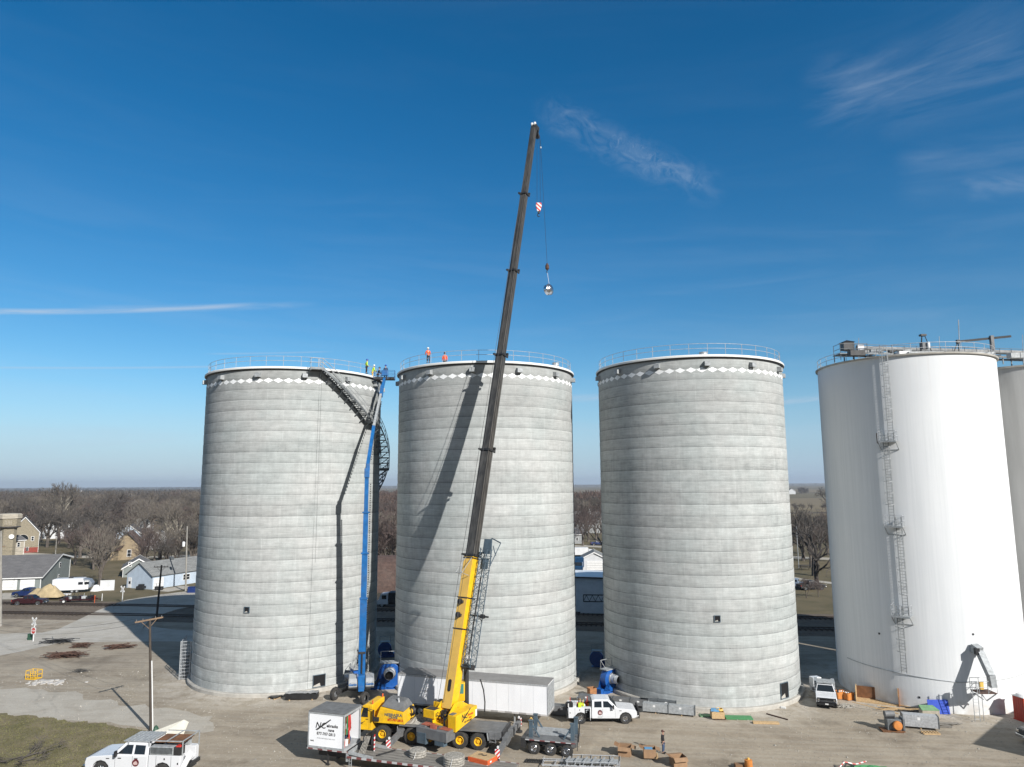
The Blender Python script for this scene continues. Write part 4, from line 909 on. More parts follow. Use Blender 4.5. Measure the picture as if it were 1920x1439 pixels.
# faded tan back plate
MB().obox(BF+ax*(cuts[0]-.3)/2+nb*(dp[0]/2+.006), ax*(cuts[0]+.3-.02)/2, rt*(wd[0]/2-.03), nb*.006).build('back_plate', M['tan'], boom, world=True)
b = MB(); c = BF+ax*1.6+nb*(dp[0]/2+.02); P = [c+rt*.17*cos(q)+ax*(.34 if sin(q) > 0 else -.34)+ax*.17*sin(q) for q in [2*pi*k/20 for k in range(20)]]; b.prism(P, nb*.02); b.build('inspection_hole', M['black'], boom, world=True)
for t in (tat(1122), tat(1180), cuts[0]-.15):
    b = MB(); b.obox(BF+ax*t+nb*(dp[0]/2+.02), ax*.05, rt*(wd[0]/2+.06), nb*.035); b.obox(BF+ax*t+rt*(wd[0]/2+.02), ax*.05, nb*dp[0]*.45, rt*.03); b.build('strap', M['boomdk'], boom, world=True)
prev = cuts[0]
for k in range(1, 6):
    s_ = boomsec(prev-.1, cuts[k], wd[k], dp[k], None).build('boom_section', M['boom'], crane, world=True, bevel=.02)
    r_ = MB()       # seams and ribs along the section
    r_.obox(BF+ax*(prev+cuts[k])/2+rt*(wd[k]/2+.006)+nb*dp[k]*.30, ax*(cuts[k]-prev)/2, rt*.006, nb*.05)
    r_.obox(BF+ax*(prev+cuts[k])/2+rt*(wd[k]/2+.006)-nb*dp[k]*.02, ax*(cuts[k]-prev)/2, rt*.006, nb*.02)
    for q in (-.36, .42): r_.obox(BF+ax*(prev+cuts[k])/2+nb*(dp[k]/2+.006)+rt*wd[k]*q, ax*(cuts[k]-prev)/2, rt*.02, nb*.006)
    r_.build('seam', M['boomdk'], s_, world=True)
    r_ = MB(); t = prev+.12; w0, d0 = wd[k-1]+.12, dp[k-1]+.1
    r_.obox(BF+ax*t+nb*(d0/2), ax*.10, rt*w0/2, nb*.06); r_.obox(BF+ax*t+rt*w0/2, ax*.10, nb*d0*.42, rt*.07); r_.obox(BF+ax*t-rt*w0/2, ax*.10, nb*d0*.42, rt*.07)
    r_.obox(BF+ax*(t+.35)-nb*d0*.48+rt*.1, ax*.16, rt*w0*.36, nb*.08); r_.obox(BF+ax*(t)+nb*(d0/2+.12)-rt*w0*.5, ax*.08, rt*.1, nb*.1)
    r_.build('collar', M['boomdk'], s_, world=True)
    prev = cuts[k]
# boom head with sheaves
hd = MB(); T0 = BF+ax*cuts[5]
hd.obox(T0+ax*.25-nb*.15, ax*.3, rt*.34, nb*.42); hd.bar(T0+ax*.1-nb*.35, T0-ax*.55-nb*.95, .5, .3, up=nb); head = hd.build('boom_head', M['boomdk'], crane, world=True)
for q in (-.22, .16):
    MB().tube(T0+ax*.62+nb*.2+rt*(q-.05), T0+ax*.62+nb*.2+rt*(q+.05), .24, 16).build('sheave', M['bwhite'], head, world=True)
for q in (-.1, .12): MB().tube(T0-ax*.45-nb*.95+rt*(q-.04), T0-ax*.45-nb*.95+rt*(q+.04), .2, 14).build('sheave', M['boomdk'], head, world=True)
# hoist ropes along the back of the boom
b = MB(); wn = BF-ax*.2+nb*1.6
b.tube(BF+ax*.2+nb*1.75+rt*-.2, T0+ax*.85+nb*.25-rt*.2, .02, 5); b.tube(BF+ax*.2+nb*1.35+rt*.1, T0+ax*.85+nb*.25+rt*.1, .02, 5)
b.build('hoist_rope', M['boomdk'], crane, world=True)
for t in (tat(1130), tat(1155)):
    b = MB(); b.tube(BF+ax*t+nb*(dp[0]/2+.25)-rt*.18, BF+ax*t+nb*(dp[0]/2+.25)+rt*.05, .26, 14); b.obox(BF+ax*t+nb*(dp[0]/2+.1), ax*.12, rt*.2, nb*.16); b.build('rope_guide', M['boomdk'], boom, world=True)
b = MB(); f0 = BF+ax*(cuts[0]-.1)+nb*(dp[0]/2)
for s_ in (-.3, .4): b.path([f0+rt*s_, f0+nb*1.15-ax*1.6+rt*(s_-.05), f0-ax*1.7+nb*.1+rt*s_], .03, 5)
b.tube(f0+nb*1.15-ax*1.6+rt*-.35, f0+nb*1.15-ax*1.6+rt*.35, .03, 5); b.build('rope_guard', M['galvm'], boom, world=True)
# ropes hanging from the head, hook block and whip line with its load
hp_ = T0-ax*.45-nb*1.15; hb = AT(1010, 381, hp_.y)
b = MB(); 
for q in (-.28, .28): b.tube(V(hp_.x+q*.6, hp_.y, hp_.z+.4), V(hb.x+q*.7, hb.y, hb.z), .018, 5)
b.build('rope', M['boomdk'], crane, world=True)
hk = thing('hook_block', 'red and white striped hook block hanging high beside the boom head', 'hook block', tuple(hb)); M['redblk'] = stripes('block_stripes', (.55, .03, .02), (.78, .76, .74), .5, 1., 'x')
b = MB(); b.prism([(-.30, -.14, 0), (.30, -.14, 0), (.36, -.14, -.35), (.18, -.14, -1.05), (-.18, -.14, -1.05), (-.36, -.14, -.35)], (0, .28, 0)); b.build('cheek_plate', M['redblk'], hk, bevel=.03)
b = MB(); b.tube((0, 0, -1.0), (0, 0, -1.3), .12, 10); pts = [V(.17*sin(q), 0, -1.5-.19*cos(q)) for q in [radians(a) for a in range(150, 395, 20)]]; b.path(pts, .05, 6); b.build('hook', M['boomdk'], hk)
wl0 = AT(1013, 262, 79.6); wl1 = AT(1026, 498, 79.6); b = MB(); b.tube(wl0, wl1, .018, 5); b.build('whip_line', M['boomdk'], crane, world=True)
b = MB(); b.lathe([(.01, .12), (.05, .1), (.09, 0), (.05, -.1), (.01, -.12)], 10, AT(1014, 277, 79.6)); b.build('anti_block_weight', M['bwhite'], crane, world=True)
MB().tube(T0-ax*.4-nb*1.0+rt*.15, AT(1009, 269, 79.6), .015, 5).build('chain', M['boomdk'], crane, world=True)
ball = thing('overhaul_ball', 'brown rusty weight at the end of the thin crane line', 'hook', tuple(wl1)); b = MB(); b.lathe([(.02, .25), (.12, .22), (.14, .05), (.22, 0), (.22, -.42), (.12, -.5), (.05, -.62)], 16); b.build('weight', M['rust'], ball, smooth=True)
b = MB(); pts = [V(.10*sin(q), 0, -.78-.12*cos(q)) for q in [radians(a) for a in range(150, 395, 24)]]; b.path(pts, .03, 6); b.build('hook', M['boomdk'], ball)
lc = AT(1030, 543, 79.6); load = thing('steel_drum_cap', 'shiny silver round roof fan hanging on a sling from the crane line', 'roof fan', tuple(lc)); la = V(.80, -.58, .12).normalized()
b = MB(); b.lathe([(.45, -.42), (.60, -.38), (.62, -.05), (.66, 0), (.66, .08), (.58, .12), (.5, .25), (.3, .36), (.001, .40)], 32, (0, 0, 0), la); b.build('dome', M['chrome'], load, smooth=True)
b = MB(); b.lathe([(.44, -.42), (.44, -.30), (.001, -.30)], 24, (0, 0, 0), la); b.build('throat', M['hole'], load)
b = MB(); b.tube((0, 0, .5), V(wl1.x, wl1.y, wl1.z-.85)-lc, .02, 5); b.build('sling', M['bwhite'], load)
# folding lattice jib stowed on the right side of the base section
jib = MB(); ja, jb_ = BF+ax*3.3+rt*1.15-nb*.2, BF+ax*(cuts[0]+.9)+rt*1.25-nb*.3
jx = (jb_-ja).normalized(); jy = rt; jz = nb; JL = (jb_-ja).length; ww = [.55, .62]
def jp(t, i, j, w_=.45): return ja+jx*t+jy*(w_*i)+jz*(w_*j)
for i in (-1, 1):
    for j in (-1, 1): jib.tube(jp(0, i, j), jp(JL, i, j, .38), .045, 6)
n = 16
for k in range(n):
    t0, t1 = JL*k/n, JL*(k+1)/n
    for (a_, b_2) in (((-1, -1), (1, -1)), ((1, -1), (1, 1)), ((1, 1), (-1, 1)), ((-1, 1), (-1, -1))):
        jib.tube(jp(t0, *a_), jp(t1, *b_2), .022, 4, cap=False); 
        if k % 2 == 0: jib.tube(jp(t0, *b_2), jp(t1, *a_), .022, 4, cap=False)
        jib.tube(jp(t0, *a_), jp(t0, *b_2), .02, 4, cap=False)
jb2 = jib.build('lattice_jib', M['steelblue'], crane, world=True)
b = MB(); b.obox(jp(JL+.2, .1, 0), jx*.7, jy*.4, jz*.06); b.obox(jp(JL-1.4, .1, .0), jx*.5, jy*.4, jz*.06); b.bar(jp(JL+1.0, 1, 0), jp(JL-1.6, 1.6, 0), .1, .1); b.bar(jp(JL+1.0, 1, 0), jp(JL+.6, 3.4, 0), .09, .09); b.bar(jp(JL+.6, 3.4, 0), jp(JL-1.4, 1.7, 0), .08, .08); b.bar(jp(JL+.3, 1.6, 0), jp(JL-.6, 2.6, 0), .07, .07)
b.build('jib_head', M['steelblue'], jb2, world=True)
b = MB(); b.obox(jp(0, 0, 0), jx*.22, jy*.5, jz*.3); b.bar(jp(JL*.42, -2.0, 0), jp(JL*.42, 3.0, 0), .14, .14); b.tube(jp(JL*.42, 1.6, -.4), jp(JL*.42, 1.6, .4), .2, 10); b.build('jib_bracket', M['boomdk'], jb2, world=True)
MB().tube(jp(.8, 0, .4), jp(.8, 0, .6), .22, 12).build('sheave', M['bwhite'], jb2, world=True)
b = MB(); b.path([jp(0, -.6, -.4), jp(JL*.3, -.8, -.6), jp(JL*.75, -.7, -.6)], .07, 6); b.build('stowed_tube', M['boomdk'], jb2, world=True)
# lift ram
rb = BF-fwd*-1.9-Z3*1.2+rt*.05; r_ = MB(); q1 = BF+ax*6.0-nb*.75; q0 = V((BF+fwd*2.3).x, (BF+fwd*2.3).y, 2.3); mid = q0.lerp(q1, .62)
r_.tube(q0, mid, .24, 16); ram = r_.build('lift_ram', M['boomdk'], crane, world=True, smooth=True); MB().tube(mid, q1, .15, 14).build('ram_rod', M['galv'], ram, world=True)
# slewing platform
tz = 1.62
r_ = MB(); r_.lathe([(.02, tz+.22), (1.05, tz+.22), (1.05, tz), (.95, tz)], 32, (TC.x, TC.y, 0)); r_.build('turntable', M['boomdk'], crane, world=True)
def SP(f, r, z): return V(TC.x, TC.y, 0)+fwd*f+rt*r+Z3*z
BFr = (BF-V(TC.x, TC.y, BF.z)); bf, br_ = BFr.dot(fwd), BFr.dot(rt)
b = MB()
for s_ in (-.72, .72):       # side cheeks carrying the boom foot
    P = [SP(2.5, br_+s_-.06, tz+.25), SP(-1.9, br_+s_-.06, tz+.25), SP(-2.0, br_+s_-.06, tz+.8), SP(bf-.5, br_+s_-.06, BF.z+.35), SP(bf+.45, br_+s_-.06, BF.z+.35), SP(2.5, br_+s_-.06, tz+.75)]
    b.prism(P, rt*.12)
b.obox(SP(.3, br_, tz+.34), fwd*2.2, rt*.8, Z3*.10)
b.tube(SP(bf, br_-.85, BF.z), SP(bf, br_+.85, BF.z), .13, 12)
slew = b.build('slew_platform', M['yellow'], crane, world=True, bevel=.02)
# winches to the left rear
b = MB()
for k, (f, r, z, l) in enumerate(((-1.55, -1.25, 2.75, .62), (-.35, -1.15, 3.1, .55))):
    c = SP(f, r, z); b.obox(c, fwd*.52, rt*l, Z3*.34)
wi = b.build('winch_frame', M['yellow'], crane, world=True, bevel=.03)
b = MB()
for (f, r, z, l) in ((-1.55, -1.25, 3.10, .5), (-.35, -1.15, 3.45, .45)): b.obox(SP(f, r, z+.002), fwd*.40, rt*l, Z3*.012)
b.build('winch_opening', M['boomdk'], wi, world=True)
rnd = random.Random(12); b = MB()
for k in range(26):
    c = SP(rnd.uniform(-1.9, -.1), rnd.uniform(-.6, .3), rnd.uniform(2.3, 3.2)); d = fwd*rnd.uniform(-.3, .3)+rt*rnd.uniform(-.3, .4)+Z3*rnd.uniform(-.35, .35)
    b.path([c, c+d*.5+Z3*.12, c+d], .028, 5)
b.build('hydraulic_hose', M['black'], slew, world=True)
b = MB()
for k in range(7): c = SP(rnd.uniform(-1.7, -.2), rnd.uniform(-.5, .2), rnd.uniform(2.2, 2.9)); b.obox(c, fwd*rnd.uniform(.08, .2), rt*rnd.uniform(.08, .16), Z3*rnd.uniform(.08, .2))
b.build('valve_block', M['boomdk'], slew, world=True)
b = MB()
for k in range(6): c = SP(rnd.uniform(-1.7, -.5), rnd.uniform(-.7, .1), rnd.uniform(2.2, 2.7)); b.tube(c, c+rt*.3+Z3*.1, .07, 8)
b.build('fitting', M['yellow'], slew, world=True)
# yellow rear housing with the crane logo, right side
c0 = SP(-1.0, 1.35, 0); b = MB(); P = [SP(-2.2, .95, 1.75), SP(-2.2, .95, 3.05), SP(.95, .95, 3.2), SP(.95, .95, 2.35)]
b.prism(P, rt*.85); hs_ = b.build('rear_housing', M['yellow'], crane, world=True, bevel=.03)
MB().obox(SP(-1.85, 1.2, 3.09), fwd*.3, rt*.22, Z3*.02).build('panel', M['carrier'], hs_, world=True)
pc_ = SP(-.45, 1.815, 2.62); crane_logo(crane, pc_+Z3*.08, fwd, Z3, 1.0, M['boomdk'])
text('ebraska', .26, M['red'], crane, pc_+fwd*.35+Z3*.12, fwd, Z3, bold=.01, shear=.2); text('rane', .22, M['red'], crane, pc_+fwd*.32-Z3*.12, fwd, Z3, bold=.01, shear=.2)
text('877-707-2813', .2, M['boomdk'], crane, pc_+fwd*.05-Z3*.36, fwd, Z3, bold=.008)
MB().obox(SP(.78, 1.81, 2.62), fwd*.12, rt*.008, Z3*.28).build('placard', M['bwhite'], hs_, world=True)
# counterweight slabs
b = MB(); b.obox(SP(-2.55, -.1, 1.55), fwd*.62, rt*1.65, Z3*.42); b.obox(SP(-2.5, -1.3, 1.92), fwd*.5, rt*.42, Z3*.12); cwt = b.build('counterweight', M['carrier'], crane, world=True, bevel=.04)
MB().obox(SP(-3.0, -1.15, 1.1), fwd*.2, rt*.5, Z3*.45).build('weight_lug', M['steelblue'], cwt, world=True, bevel=.03); MB().obox(SP(-2.9, .75, 1.05), fwd*.25, rt*.5, Z3*.3).build('weight_lug', M['steelblue'], cwt, world=True, bevel=.03)
M['redrust'] = mat('faded_red_primer', (.36, .10, .06), .8, var=.2, sc=4)
b = MB(); b.obox(SP(-2.45, -1.0, 2.07), fwd*.36, rt*.5, Z3*.02); b.obox(SP(-2.45, .95, 2.0), fwd*.35, rt*.5, Z3*.02)
for k in range(9): b.path([SP(-2.7+.05*k, -.45+.07*k, 2.05), SP(-2.8, -.4+.08*k, 2.25), SP(-3.12, -.35+.08*k, 1.7)], .03, 5)
b.build('lifting_chain', M['redrust'], cwt, world=True)
b = MB(); b.tube(SP(-1.75, .35, 1.7), SP(-1.75, .35, 2.6), .2, 12); b.build('weight_cylinder', M['steelblue'], cwt, world=True)
# operator cab on the far side
b = MB(); c = SP(1.9, -1.25, 0); cc_ = AT(863, 1290, TC.y+1.9); b.obox(cc_-Z3*.2, X3*.45, Y3*.7, Z3*.8); oc = b.build('operator_cab', M['yellow'], crane, world=True, bevel=.06)
b = MB(); b.obox(cc_+V(0, -.71, .1), X3*.36, Y3*.012, Z3*.42); b.build('cab_glass', M['teal'], oc, world=True)
b = MB(); b.path([SP(2.6, 1.0, 4.9), SP(2.9, 1.15, 3.9), SP(2.9, 1.3, 2.9), SP(3.0, 1.2, 2.0)], .06, 7); b.build('hose', M['black'], crane, world=True)

# ================================================================== BLUE BOOM LIFT
TB = V(-16.5, 80.6, 0); K = AT(688, 889, 78.2); 
lw = [G(627, 1313), G(683, 1321), G(716, 1290)]
lift = thing('boom_lift', 'blue telescopic boom lift with grey hoods, raised to the rim of the left silo', 'boom lift', tuple(TB), 0)
d1 = (lw[1]-lw[0]); d2 = (lw[2]-lw[1]); lc4 = lw[0]+d2
lcen = (lw[1]+lc4)/2
for p in (lw[0], lw[1], lw[2], lc4):
    dirw = d1.normalized(); sg = 1 if (p-lcen).dot(d1) < 0 else -1
    loc = lift.matrix_basis.inverted() @ V(p.x, p.y, .62); wheel(lift, loc, .62, .42, .3, M['carrier'], dirw, sgn=sg)
b = MB(); b.obox(lcen+Z3*.95, d1.normalized()*1.0, d2.normalized()*1.7, Z3*.22)
for p in (lw[0], lw[1], lw[2], lc4): b.bar(lcen+(p-lcen)*.35+Z3*.9, p*.93+lcen*.07+Z3*.62, .28, .3)
b.build('chassis', M['boomdk'], lift, world=True, bevel=.02)
vb = (K-V(TB.x, TB.y, K.z)); view = V(TB.x, TB.y, 0).normalized(); side = V(-view.y, view.x, 0)*-1     # side: picture right
b = MB(); b.obox(TB+Z3*1.3-view*.2, side*.30, view*1.7, Z3*.25); b.obox(TB+Z3*1.9-view*1.2, side*.34, view*.5, Z3*.7); tur = b.build('turret', M['blue'], lift, world=True, bevel=.03)
for s_ in (-1, 1):
    c = TB+side*s_*.88-view*.55+Z3*1.75; b = MB(); pts = [(-1.05, -.35), (-1.1, .25), (-.8, .52), (1.0, .62), (1.1, -.35)]
    P = [c-side*.46+view*x+Z3*z for x, z in pts]; b.prism(P, side*.92); hd_ = b.build('hood', M['liftgrey'] if 'liftgrey' in M else M['galvm'], lift, world=True, bevel=.10)
    text('Genie', .34, M['blue'], lift, c-view*1.105+Z3*-.02-V(0, .01, 0), side, Z3, bold=.012)
    MB().obox(c-view*1.13+Z3*-.36, side*.46, view*.02, Z3*.07).build('hazard_strip', M['boomdk'], hd_, world=True)
# main mast (telescopic tower), knuckle, upper boom, platform
mb0 = TB-view*.3+Z3*1.7; m1 = K-Z3*.2; axm = (m1-mb0).normalized(); ML = (m1-mb0).length
def mast_sec(t0, t1, w_, dpt, m, nm, par=lift, A=mb0, ax_=axm):
    s2 = side; n2 = ax_.cross(s2).normalized(); b = MB().obox(A+ax_*(t0+t1)/2, s2*w_/2, n2*dpt/2, ax_*(t1-t0)/2); return b.build(nm, m, par, world=True, bevel=.015)
for (a, b2, w_, d_) in ((0, .40, .74, .68), (.40, .62, .62, .58), (.62, .82, .53, .50), (.82, 1.0, .44, .42)):
    mast_sec(ML*a, ML*b2, w_, d_, M['blue'], 'mast_section')
for t in (.40, .62, .82):
    b = MB(); b.obox(mb0+axm*ML*t, side*.42*(1.15-t*.3), view*.40*(1.15-t*.3), axm*.07)
    b.build('mast_collar', M['blue'], lift, world=True)
b = MB(); b.tube(mb0-view*.42+Z3*-.2, mb0-view*.42+axm*3.0, .08, 10); b.obox(mb0-view*.38+axm*3.1, side*.34, view*.06, Z3*.10); b.build('lift_ram', M['boomdk'], lift, world=True)
b = MB()         # cable track along the right of the mast
for k in range(60): p = mb0+axm*(6.3+k*(ML-7)/60)+side*.43+view*.05; b.obox(p, side*.05, view*.1, axm*.07)
b.build('cable_track', M['boomdk'], lift, world=True)
P1 = AT(701, 800, 82.3); P2 = AT(714, 740, 86.4); P3 = AT(721, 710, 88.2)
b = MB(); b.obox(K+Z3*.1, side*.28, view*.32, Z3*.5); b.obox(K+Z3*.75+side*.1, side*.2, view*.28, Z3*.35); b.build('knuckle', M['blue'], lift, world=True, bevel=.03)
K2 = K+Z3*.5
b = MB(); b.bar(K2, P1, .34, .38); b.build('upper_boom', M['blue'], lift, world=True, bevel=.01)
b = MB(); b.bar(P1, P2, .27, .30); b.build('upper_extension', M['galvm'], lift, world=True, bevel=.01)
b = MB(); b.bar(P2, P3, .3, .34); b.bar(P2-Z3*.3, P2+(P3-P2)*.4+Z3*.25, .4, .3); b.build('fly_jib', M['blue'], lift, world=True, bevel=.01)
b = MB(); 
for k in range(26): p = K2.lerp(P2, .12+.8*k/26)+side*.26; b.obox(p, side*.04, view*.09, Z3*.07)
b.build('hose_track', M['boomdk'], lift, world=True)
# basket
pc0 = AT(724, 712, 88.6); ba = MB(); bx = V(1, 0.1, 0).normalized(); by = V(-.1, 1, 0); hw, hd2, z0 = 1.28, .5, pc0.z
pf = pc0+bx*-.2
ba.obox(pf, bx*hw, by*hd2, Z3*.05); ba.obox(pf+Z3*.12-by*hd2, bx*hw, by*.015, Z3*.10)
bk = ba.build('platform', M['boomdk'], lift, world=True); r_ = MB()
for zz in (.4, .75, 1.1):
    for s_ in (-1, 1):
        r_.tube(pf-bx*hw+by*hd2*s_+Z3*zz, pf+bx*hw+by*hd2*s_+Z3*zz, .025, 5); r_.tube(pf+bx*hw*s_-by*hd2+Z3*zz, pf+bx*hw*s_+by*hd2+Z3*zz, .025, 5)
for q in (-1, -.33, .33, 1):
    for s_ in (-1, 1): r_.tube(pf+bx*hw*q+by*hd2*s_, pf+bx*hw*q+by*hd2*s_+Z3*1.1, .025, 5)
r_.build('platform_rail', M['blue'], bk, world=True)
b = MB(); b.obox(pf+bx*.05-by*.55+Z3*.72, bx*.38, by*.18, Z3*.32); b.build('control_box', M['blue'], bk, world=True, bevel=.05)
# ================================================================== PICKUPS
def pickup(name, label, loc, rz, body, kind='service', detail=True, glassm=None, cat='pickup truck'):
    """nose towards +x; origin between the axles on the ground"""
    gl = glassm or M['glass']; root = thing(name, label, cat, loc, rz); hw = .99
    xf, xr = 1.83, -1.95; R = .43
    def arch(cx, r=.53, z0=.45): return [(cx+r*cos(q), max(z0, R+r*sin(q))) for q in [radians(a) for a in (0, 30, 60, 90, 120, 150, 180)]]
    fr = arch(xf)
    pr = [(-1.02, .45), (-1.02, 1.28), (1.05, 1.28), (1.25, 1.26), (2.45, 1.16), (2.72, 1.08), (2.80, .85), (2.78, .55), (2.55, .48)]+[p for p in fr]+[(fr[-1][0], .45)]
    out = []
    for p in pr:
        if not out or (abs(out[-1][0]-p[0])+abs(out[-1][1]-p[1])) > .01: out.append(p)
    b = MB(); b.side([(x, z, hw) for x, z in out]); bd = b.build('body', body, root, bevel=.045)
    # greenhouse
    b = MB(); g0 = [(-1.0, 1.26, .96), (-.98, 1.86, .80), (-.75, 1.93, .76), (.30, 1.94, .76), (.52, 1.88, .78), (1.17, 1.27, .96)]
    b.side(g0); cab = b.build('cab', body, root, bevel=.035)
    def gy(z): return .96-(z-1.26)*(.18/.64)
    for s_ in (-1, 1):
        for quad in ([(-.80, 1.34), (-.78, 1.78), (-.17, 1.80), (-.17, 1.34)], [(-.03, 1.34), (-.03, 1.80), (.36, 1.79), (.86, 1.34)]):
            P = [V(x, s_*(gy(z)+.004), z) for x, z in quad]; MB().prism(P, (0, s_*.014, 0)).build('side_window', gl, cab)
        if detail:
            MB().box(-.42, -.22, s_*hw-.02, s_*hw+.025, 1.10, 1.14).build('door_handle', M['black'], bd); MB().box(.58, .78, s_*hw-.02, s_*hw+.025, 1.10, 1.14).build('door_handle', M['black'], bd)
            b = MB()
            for x in (-.10, .95): b.box(x-.006, x+.006, s_*hw-.004, s_*hw+.004, .55, 1.26)
            b.build('door_seam', M['boomdk'], bd)
            b = MB(); b.bar((.82, s_*.96, 1.36), (.80, s_*1.16, 1.4), .05, .05); b.obox((.80, s_*1.20, 1.42), X3*.05, Y3*.09, Z3*.15); b.build('mirror', M['black'], bd)
            MB().box(1.3, 1.5, s_*hw-.02, s_*hw+.012, 1.06, 1.10).build('fender_badge', M['black'], bd)
    P = [V(.56, -.70, 1.84), V(.56, .70, 1.84), V(1.11, .85, 1.33), V(1.11, -.85, 1.33)]; nn = (P[1]-P[0]).cross(P[2]-P[0]).normalized(); nn = nn if nn.x > 0 else -nn
    MB().prism([p+nn*.005 for p in P], nn*.014).build('windscreen', gl, cab)
    P = [V(-.995, -.66, 1.8), V(-.995, .66, 1.8), V(-1.012, .78, 1.4), V(-1.012, -.78, 1.4)]; MB().prism(P, (-.02, 0, 0)).build('rear_window', gl, cab)
    # nose
    gr = MB(); gr.box(2.76, 2.84, -.62, .62, .72, 1.04); gr.build('grille', M['black'], bd)
    if detail:
        b = MB()
        for z in (.80, .88, .96): b.box(2.835, 2.85, -.6, .6, z-.012, z+.012)
        b.box(2.835, 2.852, -.02, .02, .72, 1.04); b.build('grille_bar', M['carrier'], bd)
    for s_ in (-1, 1): MB().box(2.66, 2.825, s_*.66 if s_ > 0 else -.95, .95 if s_ > 0 else -.66, .80, 1.02).build('headlight', M['chrome'], bd, bevel=.02)
    b = MB(); b.box(2.66, 2.92, -.98, .98, .42, .70); b.build('front_bumper', M['chrome'] if kind != 'grill' else M['black'], root, bevel=.05)
    if detail: MB().box(2.915, 2.93, -.16, .16, .5, .62).build('number_plate', M['bwhite'], bd)
    b = MB(); b.box(-2.95, 2.5, -.45, .45, .34, .60); b.box(-1.0, 1.2, -.85, .85, .36, .5); b.build('underbody', M['black'], root)
    for x in (xf, xr):
        for s_ in (-1, 1): wheel(root, (x, s_*(hw-.16), R), R, .29, .235, M['chrome'], Y3, sgn=s_)
    if kind in ('service', 'grill'):
        # utility body
        ra_ = arch(xr, .54, .5); b = MB(); pts = [(-3.0, .5), (-3.0, 1.34), (-1.08, 1.34), (-1.08, .5)]+[p for p in ra_]
        for s_ in (-1, 1): b.side([(x, z, .19) for x, z in pts], cy=s_*.83)
        b.box(-3.0, -1.08, -.66, .66, .72, .80); ub = b.build('utility_body', body, root, bevel=.02)
        b = MB()
        for s_ in (-1, 1):
            y = s_*1.02
            for x in (-2.45, -1.55): b.box(x-.007, x+.007, y-.004, y+.006, .55, 1.3)
            b.box(-2.95, -1.1, y-.004, y+.006, .985, .999) if False else None
        b.build('locker_seam', M['boomdk'], ub)
        for s_ in (-1, 1):
            for x, z in ((-2.86, .92), (-2.05, 1.15), (-1.7, .85)): MB().box(x-.03, x+.03, s_*1.02-.01, s_*1.02+.02, z-.05, z+.05).build('latch', M['black'], ub)
        MB().box(-3.14, -3.0, -.98, .98, .42, .62).build('rear_bumper', M['boomdk'], ub)
    else:
        ra_ = arch(xr, .54, .5); b = MB(); pts = [(-3.0, .5), (-3.02, 1.22), (-1.06, 1.24), (-1.06, .5)]+[p for p in ra_]
        for s_ in (-1, 1): b.side([(x, z, .06) for x, z in pts], cy=s_*.93)
        b.box(-3.02, -2.96, -.9, .9, .6, 1.22); b.box(-3.0, -1.06, -.9, .9, .62, .68); b.build('bed', body, root, bevel=.02)
        for s_ in (-1, 1): MB().box(-3.04, -2.98, s_*.95-.05, s_*.95+.05, .85, 1.15).build('tail_lamp', M['red'], root)
    return root
def emblem(parent, x, s_, z=.93):
    y = s_*1.0; q = MB(); n = 24; P = [V(x+.2*cos(2*pi*k/n), y, z+.2*sin(2*pi*k/n)) for k in range(n)]; q.prism(P, (0, s_*.012, 0)); e = q.build('door_emblem', M['emblem'], parent)
    y2 = s_*1.014; q = MB(); q.add([V(x-.13, y2, z-.02), V(x-.03, y2, z+.10), V(x+.11, y2, z+.03), V(x+.15, y2, z-.07), V(x+.05, y2, z-.12), V(x-.1, y2, z-.1)], [(0, 1, 2, 3, 4, 5)]); q.build('emblem_figure', M['emblem2'], e)
    q = MB(); [q.add([V(x-.18+k*.13, y2, z-.38), V(x-.10+k*.13, y2, z-.38), V(x-.10+k*.13, y2, z-.29), V(x-.18+k*.13, y2, z-.29)], [(0, 1, 2, 3)]) for k in range(3)]; q.build('emblem_words', M['emblem3'], e)
M['emblem'] = mat('emblem_dark_red', (.12, .02, .025), .5); M['emblem2'] = mat('emblem_pale', (.55, .4, .38), .5); M['emblem3'] = mat('emblem_grey', (.45, .5, .48), .5)
# service truck one, in front of silo three
a, c = G(1090.6, 1357.5), G(1174.5, 1357.5); d = (c-a).normalized(); rz = atan2(d.y, d.x); lv = V(-d.y, d.x, 0); mid = (a+c)/2+lv*.97
s_ = (c-a).length/3.78
t1 = pickup('service_truck', 'white crew cab service truck loaded with tools, parked in front of grey ducts', (mid.x, mid.y, 0), rz, M['white'], 'service', cat='service truck')
t1.scale = (s_, s_, s_); emblem(t1, -.32, -1)
b = MB(); b.prism([V(-1.62, -1.03, .52), V(-1.22, -1.03, .52), V(-1.22, -1.03, 1.26), V(-1.62, -1.03, 1.26)], (0, -.004, 0)); b.build('open_locker', M['hole'], t1)
b = MB(); b.box(-1.20, -1.17, -1.42, -1.0, .45, 1.3); b.build('locker_door', M['white'], t1)
b = MB()
for (x, z, r_) in ((-1.5, 1.12, .07), (-1.36, 1.14, .08), (-1.5, .98, .06)): b.lathe([(.01, r_), (r_, 0), (.01, -r_)], 8, (x, -1.05, z))
b.build('locker_contents', M['galv'], t1)
b = MB(); b.box(2.93, 3.0, -.75, .75, .45, 1.2); 
for y in (-.75, -.25, .25, .75): b.box(2.9, 3.04, y-.03, y+.03, .4, 1.25)
b.build('brush_guard', M['black'], t1)
MB().tube((-3.0, -.7, 1.45), (-3.0, -.55, 1.46), .26, 16).build('reel', M['black'], t1)
rnd = random.Random(4); pal = [M['red'], M['orange'], M['galv'], M['hivis'], M['black'], M['bwhite'], M['wood2'], M['tan'], M['boomdk']]
